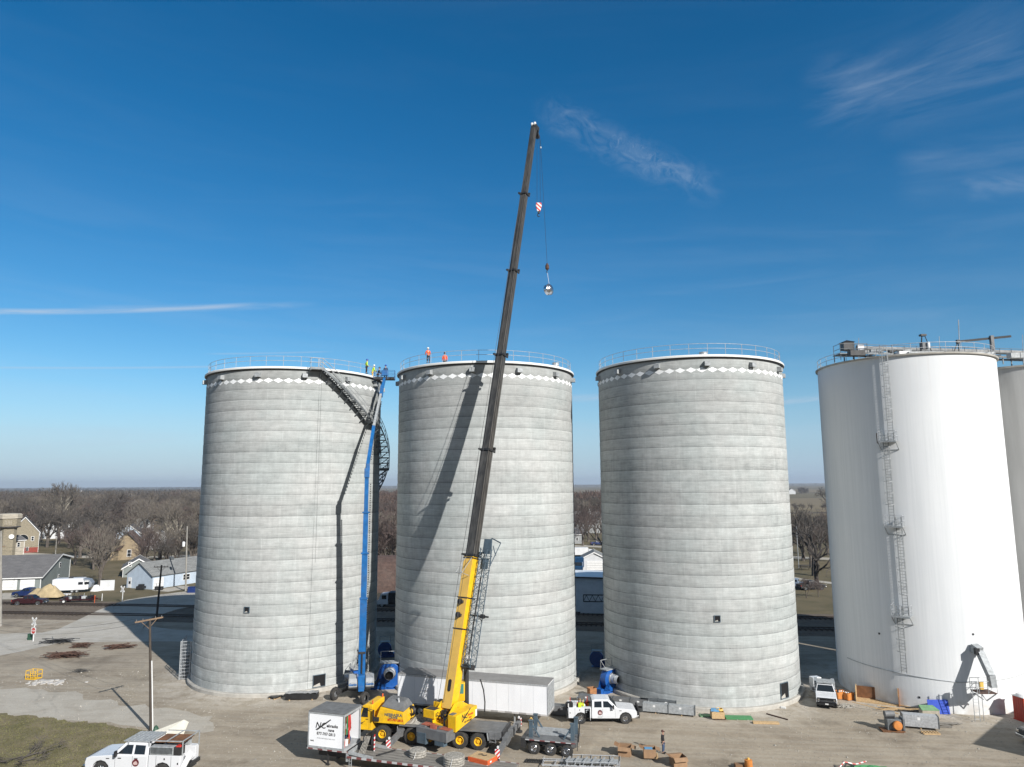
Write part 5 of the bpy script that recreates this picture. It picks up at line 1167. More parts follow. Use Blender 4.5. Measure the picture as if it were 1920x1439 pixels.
for k in range(30):     # tools and cans in the truck bed: each a thing of its own
    x = rnd.uniform(-2.85, -1.2); y = rnd.uniform(-.85, .7); zb = 1.34 if abs(y) > .64 else 1.0; h = rnd.uniform(.35, .7)
    p = t1.matrix_basis @ V(x, y, zb); kk = k % 3
    nm, ct = (('tool_case', 'tool case'), ('gas_cylinder', 'cylinder'), ('upright_tool', 'tool'))[kk]; b = MB()
    if kk == 0: b.box(-.2, .2, -.14, .14, 0, h*.8); b.box(-.05, .05, -.02, .02, h*.7, h*.7+.05)
    elif kk == 1: b.lathe([(.08, 0), (.085, h*.8), (.04, h*.95), (.02, h*1.1)], 12)
    else: b.bar((0, 0, 0), (rnd.uniform(-.2, .2), 0, h*1.6), .05, .05); b.box(-.1, .1, -.06, .06, h*.2, h*.6)
    o = b.build(nm, pal[rnd.randrange(len(pal))]); o.location = p; o.rotation_euler = (0, 0, rnd.uniform(0, 3))
    tag(o, 'small tool or can in the bed of the service truck parked by the ducts', ct, 'tools in the bed of the service truck')
# service truck two, cut by the lower edge, nose to the left
a = G(185, 1459); c = G(302, 1463); d = (a-c).normalized(); rz = atan2(d.y, d.x); s_ = (c-a).length/3.78; left = V(-d.y, d.x, 0); mid = (a+c)/2-left*.95*s_
t2 = pickup('service_truck', 'white service truck with grey roof rack and red tank, cut off by the bottom edge', (mid.x, mid.y, 0), rz, M['white'], 'service', cat='service truck'); t2.scale = (s_,)*3; emblem(t2, -.32, 1, .9)
b = MB(); b.box(-1.05, .6, -.82, .82, 1.97, 2.01)
for k in range(7): b.box(-1.0+k*.24, -.96+k*.24, -.8, .8, 2.01, 2.04)
for x in (-.95, .3):
    for y in (-.8, .8): b.box(x-.03, x+.03, y-.03, y+.03, 1.7, 1.97)
b.build('roof_rack', M['galvm'], t2)
for s2 in (-1, 1):
    b = MB(); b.box(-2.55, -1.15, s2*.82-.2, s2*.82+.2, 1.36, 1.80); b.build('tool_chest', M['galvm'], t2, bevel=.02)
    b = MB(); b.box(-2.5, -1.2, s2*1.025-.004, s2*1.025+.004, 1.42, 1.76); b.build('chest_panel', M['stair'], t2)
b = MB(); b.box(-3.0, -2.58, .55, 1.0, 1.36, 1.8); b.build('tank_rack', M['boomdk'], t2); b = MB(); b.box(-2.96, -2.66, .62, .98, 1.42, 1.86); b.build('red_tank', M['red'], t2, bevel=.04)
b = MB()
for y in (-.9, .9): b.bar((-3.05, y, 1.34), (-3.05, y, 2.1), .05, .05, up=X3); b.bar((-3.05, y, 2.08), (-1.1, y, 2.08), .05, .05)
b.bar((-3.05, -.9, 2.1), (-3.05, .9, 2.1), .05, .05); b.bar((-2.1, -.9, 2.1), (-2.1, .9, 2.1), .05, .05); b.build('ladder_rack', M['galvm'], t2)
b = MB(); b.box(-2.9, -1.2, -.6, .6, 1.9, 1.98); o = b.build('plywood_load', M['wood2'], t2)
b = MB(); b.bar((-3.1, .95, .6), (-3.2, .2, 1.3), .06, .4); b.build('tailgate', M['bwhite'], t2)
# truck three facing the camera, between silo three and the white silo
f = G(1551, 1331); bk_ = G(1548, 1290); d = (f-bk_); d.z = 0; d = V(-.36, -.93, 0).normalized(); rz = atan2(d.y, d.x); c3 = f-d*2.75
t3 = pickup('service_truck', 'white pickup facing the camera between bare silo and white silo', (c3.x, c3.y, 0), rz, M['white'], 'grill', cat='service truck'); t3.scale = (.98,)*3
b = MB(); b.box(-1.05, .55, -.80, .80, 2.02, 2.06)
for k in range(8): b.box(-1.0+k*.21, -.95+k*.21, -.8, .8, 2.06, 2.1)
for x in (-.9, .3):
    for y in (-.7, .7): b.box(x-.02, x+.02, y-.02, y+.02, 1.85, 2.02)
b.build('roof_rack', M['galvm'], t3)
for s2 in (-1, 1): MB().box(-2.9, -1.2, s2*.85-.18, s2*.85+.18, 1.36, 1.75).build('tool_chest', M['galvm'], t3, bevel=.02)
b = MB(); b.box(2.86, 3.0, -.9, -.84, .5, 1.15); b.box(2.86, 3.0, .84, .9, .5, 1.15); b.box(2.9, 3.02, -.9, .9, 1.08, 1.15); b.box(2.9, 3.02, -.9, .9, .72, .78); b.build('brush_guard', M['black'], t3)
w3 = t3.matrix_basis; p = w3 @ V(-3.6, -1.0, 0)
cm = thing('washing_machine', 'white round door unit standing behind the pickup that faces the camera', 'machine', tuple(G(1530, 1296)), radians(10)); b = MB(); b.box(-.5, .5, -.4, .4, .05, 1.5); b.build('housing', M['white'], cm, bevel=.04); MB().lathe([(.02, .43), (.26, .43), (.33, .40), (.36, .38)], 24, (0, 0, .78), V(0, -1, 0)).build('round_door', M['carrier'], cm, smooth=True)
for k, (px, py) in enumerate(((1577, 1310), (1590, 1312))):
    q = thing('orange_crate', ['orange plastic crate with white load beside the pickup, nearer it', 'smaller orange crate right of the first, at the white silo door'][k], 'crate', tuple(G(px, py)), .1+k*.3); b = MB(); s_ = (.55, .42)[k]
    for x in (-s_, s_): b.box(x-.03, x+.03, -.4, .4, .05, .75)
    for y in (-.4, .4): b.box(-s_+.03, s_-.03, y-.03, y+.03, .05, .75)
    b.box(-s_+.03, s_-.03, -.37, .37, .05, .1); b.build('walls', M['orangec'] if 'orangec' in M else M['wood2'], q); b = MB()
    for j in range(5): b.lathe([(.01, .08), (.1, 0), (.01, -.06)], 8, (-.3+.14*j, (j % 2)*.2-.1, .72))
    b.build('load', M['bwhite'], q)
# dark car at the right edge
cr = G(1925, 1398); car = pickup('dark_car', 'dark car with white roof trim, only its nose in at the right edge', (cr.x+2.9, cr.y+.6, 0), radians(188), M['darkcar'] if 'darkcar' in M else M['boomdk'], 'pickup', cat='car')

# ================================================================== TRAILERS
def hbox(P0, dx_, wd_, z0, z1): # box from a near edge: P0 near left corner, dx length along +d, depth along n
    pass
# long white van trailer behind the crane
q0, q1 = AT(747, 1318, 75.6), AT(1027, 1343, 71.0)
A = G(745, 1318, 1.15); B = G(1028, 1343, 1.15); d = (B-A); LT = d.length; d.normalize(); n_ = V(-d.y, d.x, 0)
vt = thing('van_trailer', 'long white van trailer with grey roof standing behind the crane', 'trailer', (A.x, A.y, 0), atan2(d.y, d.x)); WT = 2.55; zt_ = 3.95
b = MB(); b.box(0.03, LT-.03, .03, WT-.03, 1.25, zt_-.05); bx_ = b.build('box', M['trailer_white'], vt)
b = MB(); b.box(.0, LT, .0, WT, zt_-.05, zt_); b.build('roof', M['roofmem'] if 'roofmem' in M else M['rooflt'], vt)
b = MB()
for x in (0, LT-.09):
    for y in (0, WT-.09): b.box(x, x+.09, y, y+.09, 1.15, zt_-.05)
b.box(.09, LT-.09, -.004, .03, zt_-.2, zt_-.05); b.build('corner_post', M['galv'], vt)
b = MB(); b.box(0, LT, 0, WT, 1.10, 1.25); b.build('bottom_rail', M['dash2'] if 'dash2' in M else M['galvm'], vt)
b = MB()
for k in range(int(LT/1.22)): b.box(.6+k*1.22-.004, .6+k*1.22+.004, .022, .028, 1.26, zt_-.2)
b.build('panel_seam', M['galvm'], vt)
b = MB(); b.box(LT-.06, LT-.02, .1, WT-.1, 1.3, 3.8); 
for y in (.6, 1.2, 1.4, 2.0): b.tube((LT+.0, y, 1.3), (LT+.0, y, 3.8), .02, 6)
b.build('rear_door', M['galvm'], vt)
for x in (LT-1.2, LT-2.5):
    pass
for x in (2.4, 3.7):
    for s_, yy in ((1, WT-.3), (-1, .3)): wheel(vt, (x, yy, .5), .5, .28, .28, M['bwhite'], Y3, sgn=s_)
b = MB(); b.box(1.6, 4.5, .55, WT-.55, .45, 1.1); 
b.build('bogie', M['black'], vt)
for y in (.45, WT-.45):
    b = MB(); b.bar((LT-3.4, y, 0.02), (LT-3.4, y, 1.12), .12, .12, up=X3); b.box(LT-3.55, LT-3.25, y-.15, y+.15, 0, .05); b.build('landing_leg', M['galvm'], vt)
MB().lathe([(.02, 0), (.26, .03), (.22, .5), (.02, .5)], 12, (LT-.6, .25, .02)).build('leg_pad', M['black'], vt) if False else None
text('TAIL', .16, M['boomdk'], vt, A+d*4.25+n_*.02+Z3*.55, d, Z3) if False else None
text('2813', .3, M['carrier'], vt, A+d*4.3-n_*.001+n_*.018+Z3*(1.75-A.z), d, Z3)

# flatbed with workshop box in the foreground
z_d = 1.5
A = G(577.5, 1401, z_d-.12); B = G(641, 1411, z_d-.12); d = (B-A); LB = d.length; d.normalize()
d = (G(870, 1448, 1.0)-G(653, 1421, 1.0)); d.z = 0; d.normalize(); n_ = V(-d.y, d.x, 0)
LB = (B-A).length
ft = thing('flatbed_trailer', 'grey drop deck trailer in the foreground carrying a white workshop box at its left end', 'trailer', (A.x, A.y, 0), atan2(d.y, d.x)); WB = 2.6; D0 = LB+.35; D1 = LB+14.; zd2 = 1.02
b = MB(); b.box(-.1, LB+.35, 0, WB, z_d-.24, z_d-.12); b.build('upper_deck', M['dash'], ft)
b = MB(); b.box(D0, D1, .04, WB-.04, zd2-.14, zd2)
for k in range(int((D1-D0)/.30)): pass
dk = b.build('lower_deck', M['deckwood'] if 'deckwood' in M else M['carrier'], ft)
b = MB()
for y in (.3, .8, 1.3, 1.8, 2.3): b.box(D0+.2, D1-.1, y-.015, y+.015, zd2, zd2+.006)
b.build('deck_groove', M['boomdk'], dk)
b = MB(); b.box(D0, D1, -.03, .04, zd2-.12, zd2+.02); b.box(D0, D1, WB-.04, WB+.03, zd2-.12, zd2+.02); b.build('side_rail', M['dash'], ft)
b = MB(); b.box(LB+.2, LB+.38, .05, WB-.05, .6, z_d-.12); b.bar((LB+.4, .1, z_d-.2), (LB+2.6, .1, zd2+.05), .12, .22); b.bar((LB+.4, WB-.1, z_d-.2), (LB+2.6, WB-.1, zd2+.05), .12, .22); b.build('gooseneck', M['galvm'], ft)
b = MB(); b.box(.5, D1, .85, 1.15, .55, zd2-.16); b.box(.5, D1, 1.5, 1.8, .55, zd2-.16); b.build('main_beam', M['boomdk'], ft)
for x in (D1-1.2, D1-2.4):
    for s_, yy in ((1, WB-.28), (-1, .28)): wheel(ft, (x, yy, .44), .44, .26, .24, M['galv'], Y3, sgn=s_)
for y in (.5, WB-.5):
    b = MB(); b.bar((1.6, y, 0), (1.6, y, 1.2), .13, .13, up=X3); b.box(1.45, 1.75, y-.15, y+.15, 0, .05); b.build('landing_leg', M['boomdk'], ft)
b = MB()
for x in (LB+.55, LB+.75): b.bar((x, -.02, 0.1), (x, -.02, zd2-.1), .04, .04, up=X3)
for z in (.2, .45, .7): b.bar((LB+.55, -.02, z), (LB+.75, -.02, z), .03, .03)
b.build('step_ladder', M['galvm'], ft)
# the workshop box
wb = thing('workshop_box', 'white boxy crane crew workshop with lettering and open right side', 'workshop box', (A.x, A.y, 0), atan2(d.y, d.x)); HB = 2.85; z0 = z_d-.115
b = MB(); b.box(.0, LB, 0.0, .06, z0+.16, z0+HB-.1); b.box(0, .06, .06, WB-.06, z0+.16, z0+HB-.1); b.box(.0, LB, WB-.06, WB, z0+.16, z0+HB-.1); wbw = b.build('wall', M['trailer_white'], wb)
b = MB(); b.box(-.03, LB+.05, -.03, WB+.03, z0+HB-.1, z0+HB); b.build('roof', M['carrier'], wb, bevel=.02)
b = MB(); b.box(-.03, LB+.05, -.03, WB+.03, z0, z0+.16); b.build('floor', M['galvm'], wb)
b = MB()
for x in (-.04, LB-.08):
    for y in (-.04, WB-.08): b.box(x, x+.12, y, y+.12, z0+.16, z0+HB-.1)
b.box(LB-.06, LB+.04, .08, WB-.08, z0+HB-.28, z0+HB-.1); b.box(.08, LB-.08, -.03, .0, z0+HB-.22, z0+HB-.1); b.build('corner_post', M['galvm'], wb, bevel=.02)
bx0 = wb.matrix_basis; c = bx0 @ V(LB*.50, -.006, z0+HB*.56)
crane_logo(wb, c+Z3*.14, d, Z3, 1.05, M['boomdk'])
text('ebraska', .34, M['boomdk'], wb, c+d*.55+Z3*.20, d, Z3, bold=.012, shear=.15); text('rane', .32, M['boomdk'], wb, c+d*.45-Z3*.13, d, Z3, bold=.012, shear=.15)
text('877-707-2813', .31, M['boomdk'], wb, c+d*.0-Z3*.46, d, Z3, bold=.01); text('www.nebraskacrane.com', .165, M['carrier'], wb, c-Z3*.80, d, Z3)
text('N602', .15, M['boomdk'], wb, c-d*(LB*.39)-Z3*1.06, d, Z3, bold=.006)
def inbox(x, y, z): return bx0 @ V(x, y, z)
rnd = random.Random(9)
specs = [('straps', 'bundle of straps'), ('coat', 'coat')]
for k in range(16):
    cm_ = [M['red'], M['orange'], M['black'], M['denim'], M['green'], M['red'], M['boomdk'], M['black'], M['red'], M['boomdk'], M['black'], M['wood2'], M['denim'], M['red'], M['black'], M['boomdk']][k]
    y = .3+(k % 9)*.25+rnd.uniform(-.08, .08); x = LB-.35-rnd.uniform(0, .7); b = MB(); pts = []
    for j in range(4): pts.append(inbox(x+rnd.uniform(-.08, .08), y+rnd.uniform(-.06, .06), z0+HB-.25-j*rnd.uniform(.38, .62)))
    b.path(pts, rnd.uniform(.05, .13), 7); o = b.build('hanging_gear', cm_)
    tag(o, 'sling or coat among the gear hanging in the open end of the workshop box', 'hanging gear', 'gear hanging in the workshop box')
for k in range(7):
    x, y = LB-.3-rnd.uniform(0, .9), .25+k*.33; s_ = rnd.uniform(.16, .3); b = MB(); b.lathe([(.02, 0), (s_, .05), (s_*1.05, s_*1.2), (s_*.6, s_*2.2), (.03, s_*2.5)], 9); o = b.build('gear_bag', [M['boomdk'], M['red'], M['black'], M['wood2'], M['denim'], M['orange'], M['black']][k], smooth=True); o.location = inbox(x, y, z0+.162)
    tag(o, 'dark or red gear bag on the floor inside the open workshop box', 'bag', 'gear bags in the workshop box')
for k in range(2):
    b = MB(); b.bar(inbox(LB-.12-.1*k, .28+.95*k, z0+.17), inbox(LB-.3-.1*k, .42+.95*k, z0+HB-.35), .1, .07); tag(b.build('red_prop', M['red']), ['red steel prop leaning at the front of the workshop box opening', 'red steel prop leaning deeper in the workshop box opening'][k], 'prop')
ck = thing('water_cooler', 'white round bucket on the workshop box floor at its open end', 'bucket', tuple(inbox(LB-.25, .8, z0+.16))); MB().lathe([(.14, 0), (.17, .42), (.19, .44), (.01, .5)], 16).build('bucket', M['bwhite'], ck, smooth=True)
# black stand with coiled hose and chevron boards behind the box
fm = ft.matrix_basis
def fd(x, y, z=zd2+.002): return fm @ V(x, y, z)
cs = thing('cable_spool', 'black wheel stand with pale hoses beside the workshop box on the flatbed', 'hose reel', tuple(fd(LB+1.3, 1.7)), atan2(d.y, d.x)+.3)
b = MB(); b.tube((-.35, 0, .65), (-.25, 0, .65), .6, 22); b.tube((.35, 0, .65), (.45, 0, .65), .6, 22); b.tube((-.3, 0, .65), (.4, 0, .65), .25, 14); b.build('spool', M['black'], cs)
b = MB(); 
for k in range(5): b.path([V(-.2+.1*k, -.3, 1.2), V(-.3+.1*k, -.55, .8), V(-.6+.12*k, -.9, .05)], .03, 6)
b.build('hose', M['rope'], cs)
MB().obox((.55, -.2, .65), X3*.02, Y3*.16, Z3*.62).build('chevron_board', M['chev'], cs)
for k, (px, py, r, lab) in enumerate(((783, 1418, .72, 'stack of round grey rope mats on the flatbed, the left one'), (851, 1434, .85, 'taller stack of round grey crane mats on the flatbed, the right one'))):
    p = G(px, py, zd2); pr_ = thing('mat_stack', lab, 'mat stack', tuple(p)); b = MB(); nl = 3+k
    for j in range(nl): b.ring((0, 0, .09+j*.17), r-.09, .09, 28, Z3, 8)
    b.lathe([(r-.15, .02), (r-.15, nl*.17), (.02, nl*.17+.04)], 28); b.build('mats', M['rope'], pr_)
    b = MB(); b.bar((-.05, -r*1.0, nl*.17+.02), (-.25, -r-.02, -.1), .08, .03); b.build('strap', M['bwhite'], pr_)
bm_ = MB(); bm_.bar(fd(LB+2.6, .7, zd2+.06), fd(LB+3.5, 2.2, zd2+.06), .12, .1); tag(bm_.build('loose_beam', M['boomdk']), 'dark steel bar lying slantwise on the flatbed deck', 'bar')
oc_ = G(905, 1452, .6); q = thing('orange_tool_crate', 'orange steel crate topped with plywood behind the right mat stack', 'crate', tuple(G(905, 1452, 0)), atan2(d.y, d.x)-.25)
b = MB(); b.box(-.95, .95, -.7, .7, .15, 1.35); b.build('crate', M['orange'], q, bevel=.02); b = MB(); b.box(-.9, .9, -.66, .66, 1.352, 1.38); b.build('plywood_top', M['wood'], q)
b = MB()
for x in (-.97, .97):
    for z in (.4, .8, 1.2): b.box(x-.01, x+.01, -.4, -.2, z-.06, z+.06)
for x in (-.9, .9):
    for z in (.5, 1.0): b.box(x-.05, x+.05, -.715, -.69, z-.05, z+.05)
b.build('reflector', M['bwhite'], q); b = MB(); b.path([V(-.4, 0, 1.42), V(-.1, .1, 1.47), V(.1, -.05, 1.43), V(.35, .12, 1.45)], .03, 5); b.build('chain', M['boomdk'], q)

# boom dolly trailer
a, c = G(1001, 1415), G(1063, 1421); d = (c-a).normalized(); rz = atan2(d.y, d.x); n_ = V(-d.y, d.x, 0); mid = (a+c)/2+n_*1.15
bd = thing('boom_dolly', 'dark three axle boom dolly trailer with upright posts in front of the white trailer', 'trailer', (mid.x, mid.y, 0), rz); hw = 1.2
for x in (-1.42, 0, 1.42):
    for s_ in (-1, 1): wheel(bd, (x, s_*(hw-.16), .48), .48, .26, .27, M['chrome'], Y3, dual=False, sgn=s_)
b = MB(); b.box(-2.15, 2.15, -hw, hw, 1.12, 1.24); b.box(-2.1, 2.1, -.5, .5, .6, 1.12); b.build('deck', M['carrier'], bd)
MB().box(-2.16, 2.16, -hw-.02, -hw, 1.12, 1.2).build('side_marker', M['dash'], bd)
b = MB(); b.box(-2.55, -2.15, -hw, hw, .55, 1.25); b.build('toolbox', M['boomdk'], bd)
b = MB()
for x in (-1.75, 1.85):
    for y in (-.75, .95):
        b.box(x-.15, x+.15, y-.12, y+.12, 1.24, 2.55); b.bar((x, y, 2.4), (x+(.75 if x < 0 else -.75), y, 1.3), .1, .12); b.box(x-.2, x+.2, y-.16, y+.16, 2.55, 2.62)
b.build('post', M['steelblue'], bd); b = MB(); b.box(-1.6, 1.7, .75, 1.1, 1.245, 1.55); b.box(-1.5, 1.6, .0, .5, 1.245, 1.36); b.build('cross_tray', M['galvm'], bd)
b = MB(); b.path([V(-1.95, -.6, 1.6), V(-2.05, -.5, 2.4), V(-1.8, -.5, 2.75), V(-1.6, -.55, 2.5)], .035, 6); b.build('air_line', M['tan'], bd)
b = MB(); b.bar((2.2, 0, .9), (2.35, 0, 2.5), .08, .08, up=Y3); b.bar((2.2, -.6, .4), (2.3, -.5, 2.2), .05, .05, up=Y3); b.build('rear_stay', M['boomdk'], bd)
# ================================================================== PEOPLE
def clear(p, mg=.5):
    p = Vector(p)
    for cx, cy, r in SC:
        d = V(p.x-cx, p.y-cy, 0)
        if d.length < r+.4+mg: d = d.normalized()*(r+.4+mg); p = V(cx+d.x, cy+d.y, p.z)
    return p
def skin(name, J, E, m, parent, root=0, sub=2, cut=None):
    me = bpy.data.meshes.new(name); me.from_pydata([tuple(p) for p, r in J], E, []); o = bpy.data.objects.new(name, me); COL.objects.link(o); o.parent = parent
    md = o.modifiers.new('skin', 'SKIN'); md.use_smooth_shade = True; md.branch_smoothing = .3
    if not me.skin_vertices:
        print('no skin layer')
    for i, (p, r) in enumerate(J): me.skin_vertices[0].data[i].radius = (r if not isinstance(r, tuple) else r[0], r if not isinstance(r, tuple) else r[1])
    for i in range(len(J)): me.skin_vertices[0].data[i].use_root = (i == root)
    sb = o.modifiers.new('sub', 'SUBSURF'); sb.levels = sub; sb.render_levels = sub; me.materials.append(m); return o
def person(label, loc, rz, top, legs, hat=None, hatm=None, pose='stand', vest=None, sc=1., group=None, beard=False, hide=0.):
    """faces -y before rotation; 1.78 m tall"""
    p = thing('person', label, 'person', loc, rz, group); p.scale = (sc,)*3
    lean = {'stand': .02, 'lean': -.16, 'look': -.05}[pose]; kx = .10
    J = []; E = []
    def v(x, y, z, r): J.append((V(x, y, z), r)); return len(J)-1
    def link(*ix):
        for a, b in zip(ix[:-1], ix[1:]): E.append((a, b))
    pel = v(0, .0, .95, (.155, .115)); waist = v(0, lean*.3, 1.1, (.135, .10)); chest = v(0, lean*.8, 1.30, (.165, .115)); ster = v(0, lean, 1.42, (.12, .09)); neck = v(0, lean*1.1-.01, 1.51, .055)
    jaw = v(0, lean*1.2-.035, 1.60, (.06, .075)); head = v(0, lean*1.2-.02, 1.68, (.077, .098)); crown = v(0, lean*1.2+.0, 1.755, (.06, .075))
    link(pel, waist, chest, ster, neck, jaw, head, crown); nose = v(0, lean*1.2-.125, 1.655, .014); link(head, nose)
    arms = {'stand': [(.20, .02, 1.40), (.255, .05, 1.14), (.25, -.02, .90)], 'lean': [(.20, -.14, 1.38), (.27, -.22, 1.13), (.2, -.42, 1.02)], 'look': [(.20, -.02, 1.40), (.26, .06, 1.15), (.22, -.14, .97)]}[pose]
    for s_ in (-1, 1):
        sh = v(s_*arms[0][0], arms[0][1], arms[0][2], .062); el = v(s_*arms[1][0], arms[1][1], arms[1][2], .045); wr = v(s_*arms[2][0], arms[2][1], arms[2][2], .030); link(ster, sh, el, wr)
        d = (V(*[s_*arms[2][0], arms[2][1], arms[2][2]])-V(s_*arms[1][0], arms[1][1], arms[1][2])).normalized(); W0 = V(s_*arms[2][0], arms[2][1], arms[2][2]); pa = W0+d*.07; pl = v(*pa, (.036, .02)); link(wr, pl)
        q = d.cross(V(1, 0, 0)).normalized()
        for k in range(4):
            o = (k-1.5)*.02; L = (.065, .08, .075, .055)[k]; f0 = v(*(pa+q*o+d*.03), .009); f1 = v(*(pa+q*o+d*(.03+L*.5)), .0085); f2 = v(*(pa+q*(o)+d*(.03+L*.9)+V(-s_*.02, 0, 0)), .0075); link(pl, f0, f1, f2)
        th = v(*(pa-q*.04-d*.005), .010); t2_ = v(*(pa-q*.055+d*.03), .009); link(pl, th, t2_)
        hip = v(s_*.09, .0, .88, (.09, .095)); kn = v(s_*.115, -.02, .50, .058); an = v(s_*.12, .02, .10, .042); hl = v(s_*.12, -.01, .045, .045); to = v(s_*.135, -.15, .035, .035); link(pel, hip, kn, an, hl, to)
    skin('body', J, E, M['skin'], p)
    # coat
    cj = []; ce = []
    def cv(x, y, z, r): cj.append((V(x, y, z), r)); return len(cj)-1
    def cl(*ix):
        for a, b in zip(ix[:-1], ix[1:]): ce.append((a, b))
    c0 = cv(0, 0, .86, (.185, .14)); c1 = cv(0, lean*.3, 1.08, (.165, .13)); c2 = cv(0, lean*.8, 1.30, (.19, .14)); c3 = cv(0, lean, 1.44, (.165, .13)); c4 = cv(0, lean*1.1-.005, 1.53, .082); cl(c0, c1, c2, c3, c4)
    for s_ in (-1, 1):
        a = cv(s_*arms[0][0], arms[0][1], arms[0][2], .085); b_2 = cv(s_*arms[1][0], arms[1][1], arms[1][2], .066); c_ = cv(s_*arms[2][0], arms[2][1], arms[2][2], .050); cl(c3, a, b_2, c_)
    skin('jacket', cj, ce, top, p, sub=1)
    if vest:
        vj = [(V(0, .0, .98), (.19, .15)), (V(0, lean*.5, 1.15), (.185, .145)), (V(0, lean*.8, 1.32), (.205, .155)), (V(0, lean, 1.44), (.17, .125))]; skin('vest', vj, [(0, 1), (1, 2), (2, 3)], vest, p, sub=1)
    tj = [(V(0, 0, .96), (.165, .125))]; te = []
    for s_ in (-1, 1):
        n0 = len(tj); tj += [(V(s_*.095, 0, .84), (.105, .11)), (V(s_*.115, -.02, .50), .082), (V(s_*.12, .015, .13), .072)]; te += [(0, n0), (n0, n0+1), (n0+1, n0+2)]
    skin('trousers', tj, te, legs, p, sub=1)
    for s_ in (-1, 1):
        b = MB(); b.box(s_*.12-.052, s_*.12+.052, -.20, .07, 0, .095); b.build('boot', M['boomdk'], p, bevel=.03)
    hy = lean*1.2-.01
    if hat == 'hard':
        b = MB(); b.lathe([(.17, 1.70), (.135, 1.715), (.13, 1.78), (.10, 1.835), (.05, 1.865), (.001, 1.872)], 20, (0, hy, 0)); b.box(-.03, .03, hy-.15, hy+.13, 1.80, 1.86) if False else None; b.build('hard_hat', hatm, p, smooth=True)
    else:
        b = MB(); b.lathe([(.094, 1.66), (.102, 1.72), (.088, 1.79), (.05, 1.82), (.001, 1.83)], 18, (0, hy+.015, 0)); b.build('cap' if hat else 'hair', hatm or M['hair'], p, smooth=True)
        if hat: b = MB(); b.box(-.07, .07, hy-.19, hy-.07, 1.715, 1.73); b.build('cap_brim', hatm or M['hair'], p)
    b = MB()
    for s_ in (-1, 1): b.obox((s_*.032, hy-.108, 1.675), X3*.013, Y3*.008, Z3*.008)
    b.build('eyes', M['black'], p); b = MB(); b.obox((0, hy-.10, 1.605), X3*.026, Y3*.008, Z3*.005); b.build('mouth', M['redcloth'] if 'redcloth' in M else M['rust'], p)
    b = MB()
    for s_ in (-1, 1): b.obox((s_*.088, hy+.01, 1.665), X3*.01, Y3*.02, Z3*.03)
    b.build('ears', M['skin'], p)
    return p
M['hatblue'] = mat('blue_hard_hat', (.01, .06, .35), .35); M['hatwhite'] = mat('white_hard_hat', (.75, .75, .72), .35); M['hatdark'] = mat('dark_hard_hat', (.03, .04, .06), .4); M['capbrown'] = mat('dark_red_cap', (.09, .035, .03), .9)
q = G(1244, 1413); person('man in black jacket, jeans and cap standing beside the cardboard box on a pallet', tuple(q), radians(62), M['cloth_black'], M['denim'], 'cap', M['capbrown'], 'stand', sc=1.03)
def onroof(px, py, ci, r=10.45, z=36.46):
    # stand on the rim of silo ci under picture column px
    c = SC[ci]; best = None
    for a in range(-180, 180):
        q = V(c[0]+r*cos(radians(a)), c[1]+r*sin(radians(a)), z); u, v_ = PX(q); s_ = abs(u-px)+(0 if q.y < c[1]+3 else 1e6 if py != 'back' else 0)
        if best is None or s_ < best[0]: best = (s_, q)
    return best[1]
q = onroof(802, 0, 1); person('worker in orange vest, white hard hat and harness on the middle silo rim, standing tall', tuple(q), radians(200), M['orangev'], M['darkcloth'], 'hard', M['hatwhite'], 'lean', group='workers on the silo roofs')
q = onroof(834, 0, 1, 9.9, 35.75); person('worker in orange vest and dark helmet crouched low behind the middle silo rim', tuple(q), radians(180), M['orangev'], M['darkcloth'], 'hard', M['hatdark'], 'stand', vest=M['orangev'], group='workers on the silo roofs')
q = AT(687, 700, 87.0); cpt = SC[0]
def rim_at(px, r, z, lo, hi):
    best = None
    for k in range(lo*4, hi*4):
        a = radians(k/4); q = V(SC[0][0]+r*cos(a), SC[0][1]+r*sin(a), z); e_ = abs(PX(q)[0]-px)
        if best is None or e_ < best[0]: best = (e_, q)
    return best[1]
q = rim_at(687, 10.6, 36.42, -60, 0); person('worker in hi-vis top, dark trousers and blue helmet on the left silo rim', tuple(q), radians(120), M['hivis'], M['darkcloth'], 'hard', M['hatblue'], 'look', group='workers on the silo roofs')
q = rim_at(698, 10.6, 35.95, -60, 10); person('worker in yellow jacket and white helmet leaning towards the lift basket', tuple(q), radians(110), M['hivis'], M['tan'], 'hard', M['hatwhite'], 'lean', vest=M['hivis'], group='workers on the silo roofs')
q = pf+V(0, 0, .06); person('worker in a blue helmet behind the control box of the lift basket', (q.x+.1, q.y+.1, q.z), 0, M['denim'], M['darkcloth'], 'hard', M['hatblue'], 'stand', group='workers on the silo roofs')
q = pf+bx*-.85; person('worker in dark clothes bending at the silo end of the lift basket', (q.x, q.y, q.z-.25), radians(100), M['darkcloth'], M['darkcloth'], 'hard', M['hatdark'], 'lean', group='workers on the silo roofs')

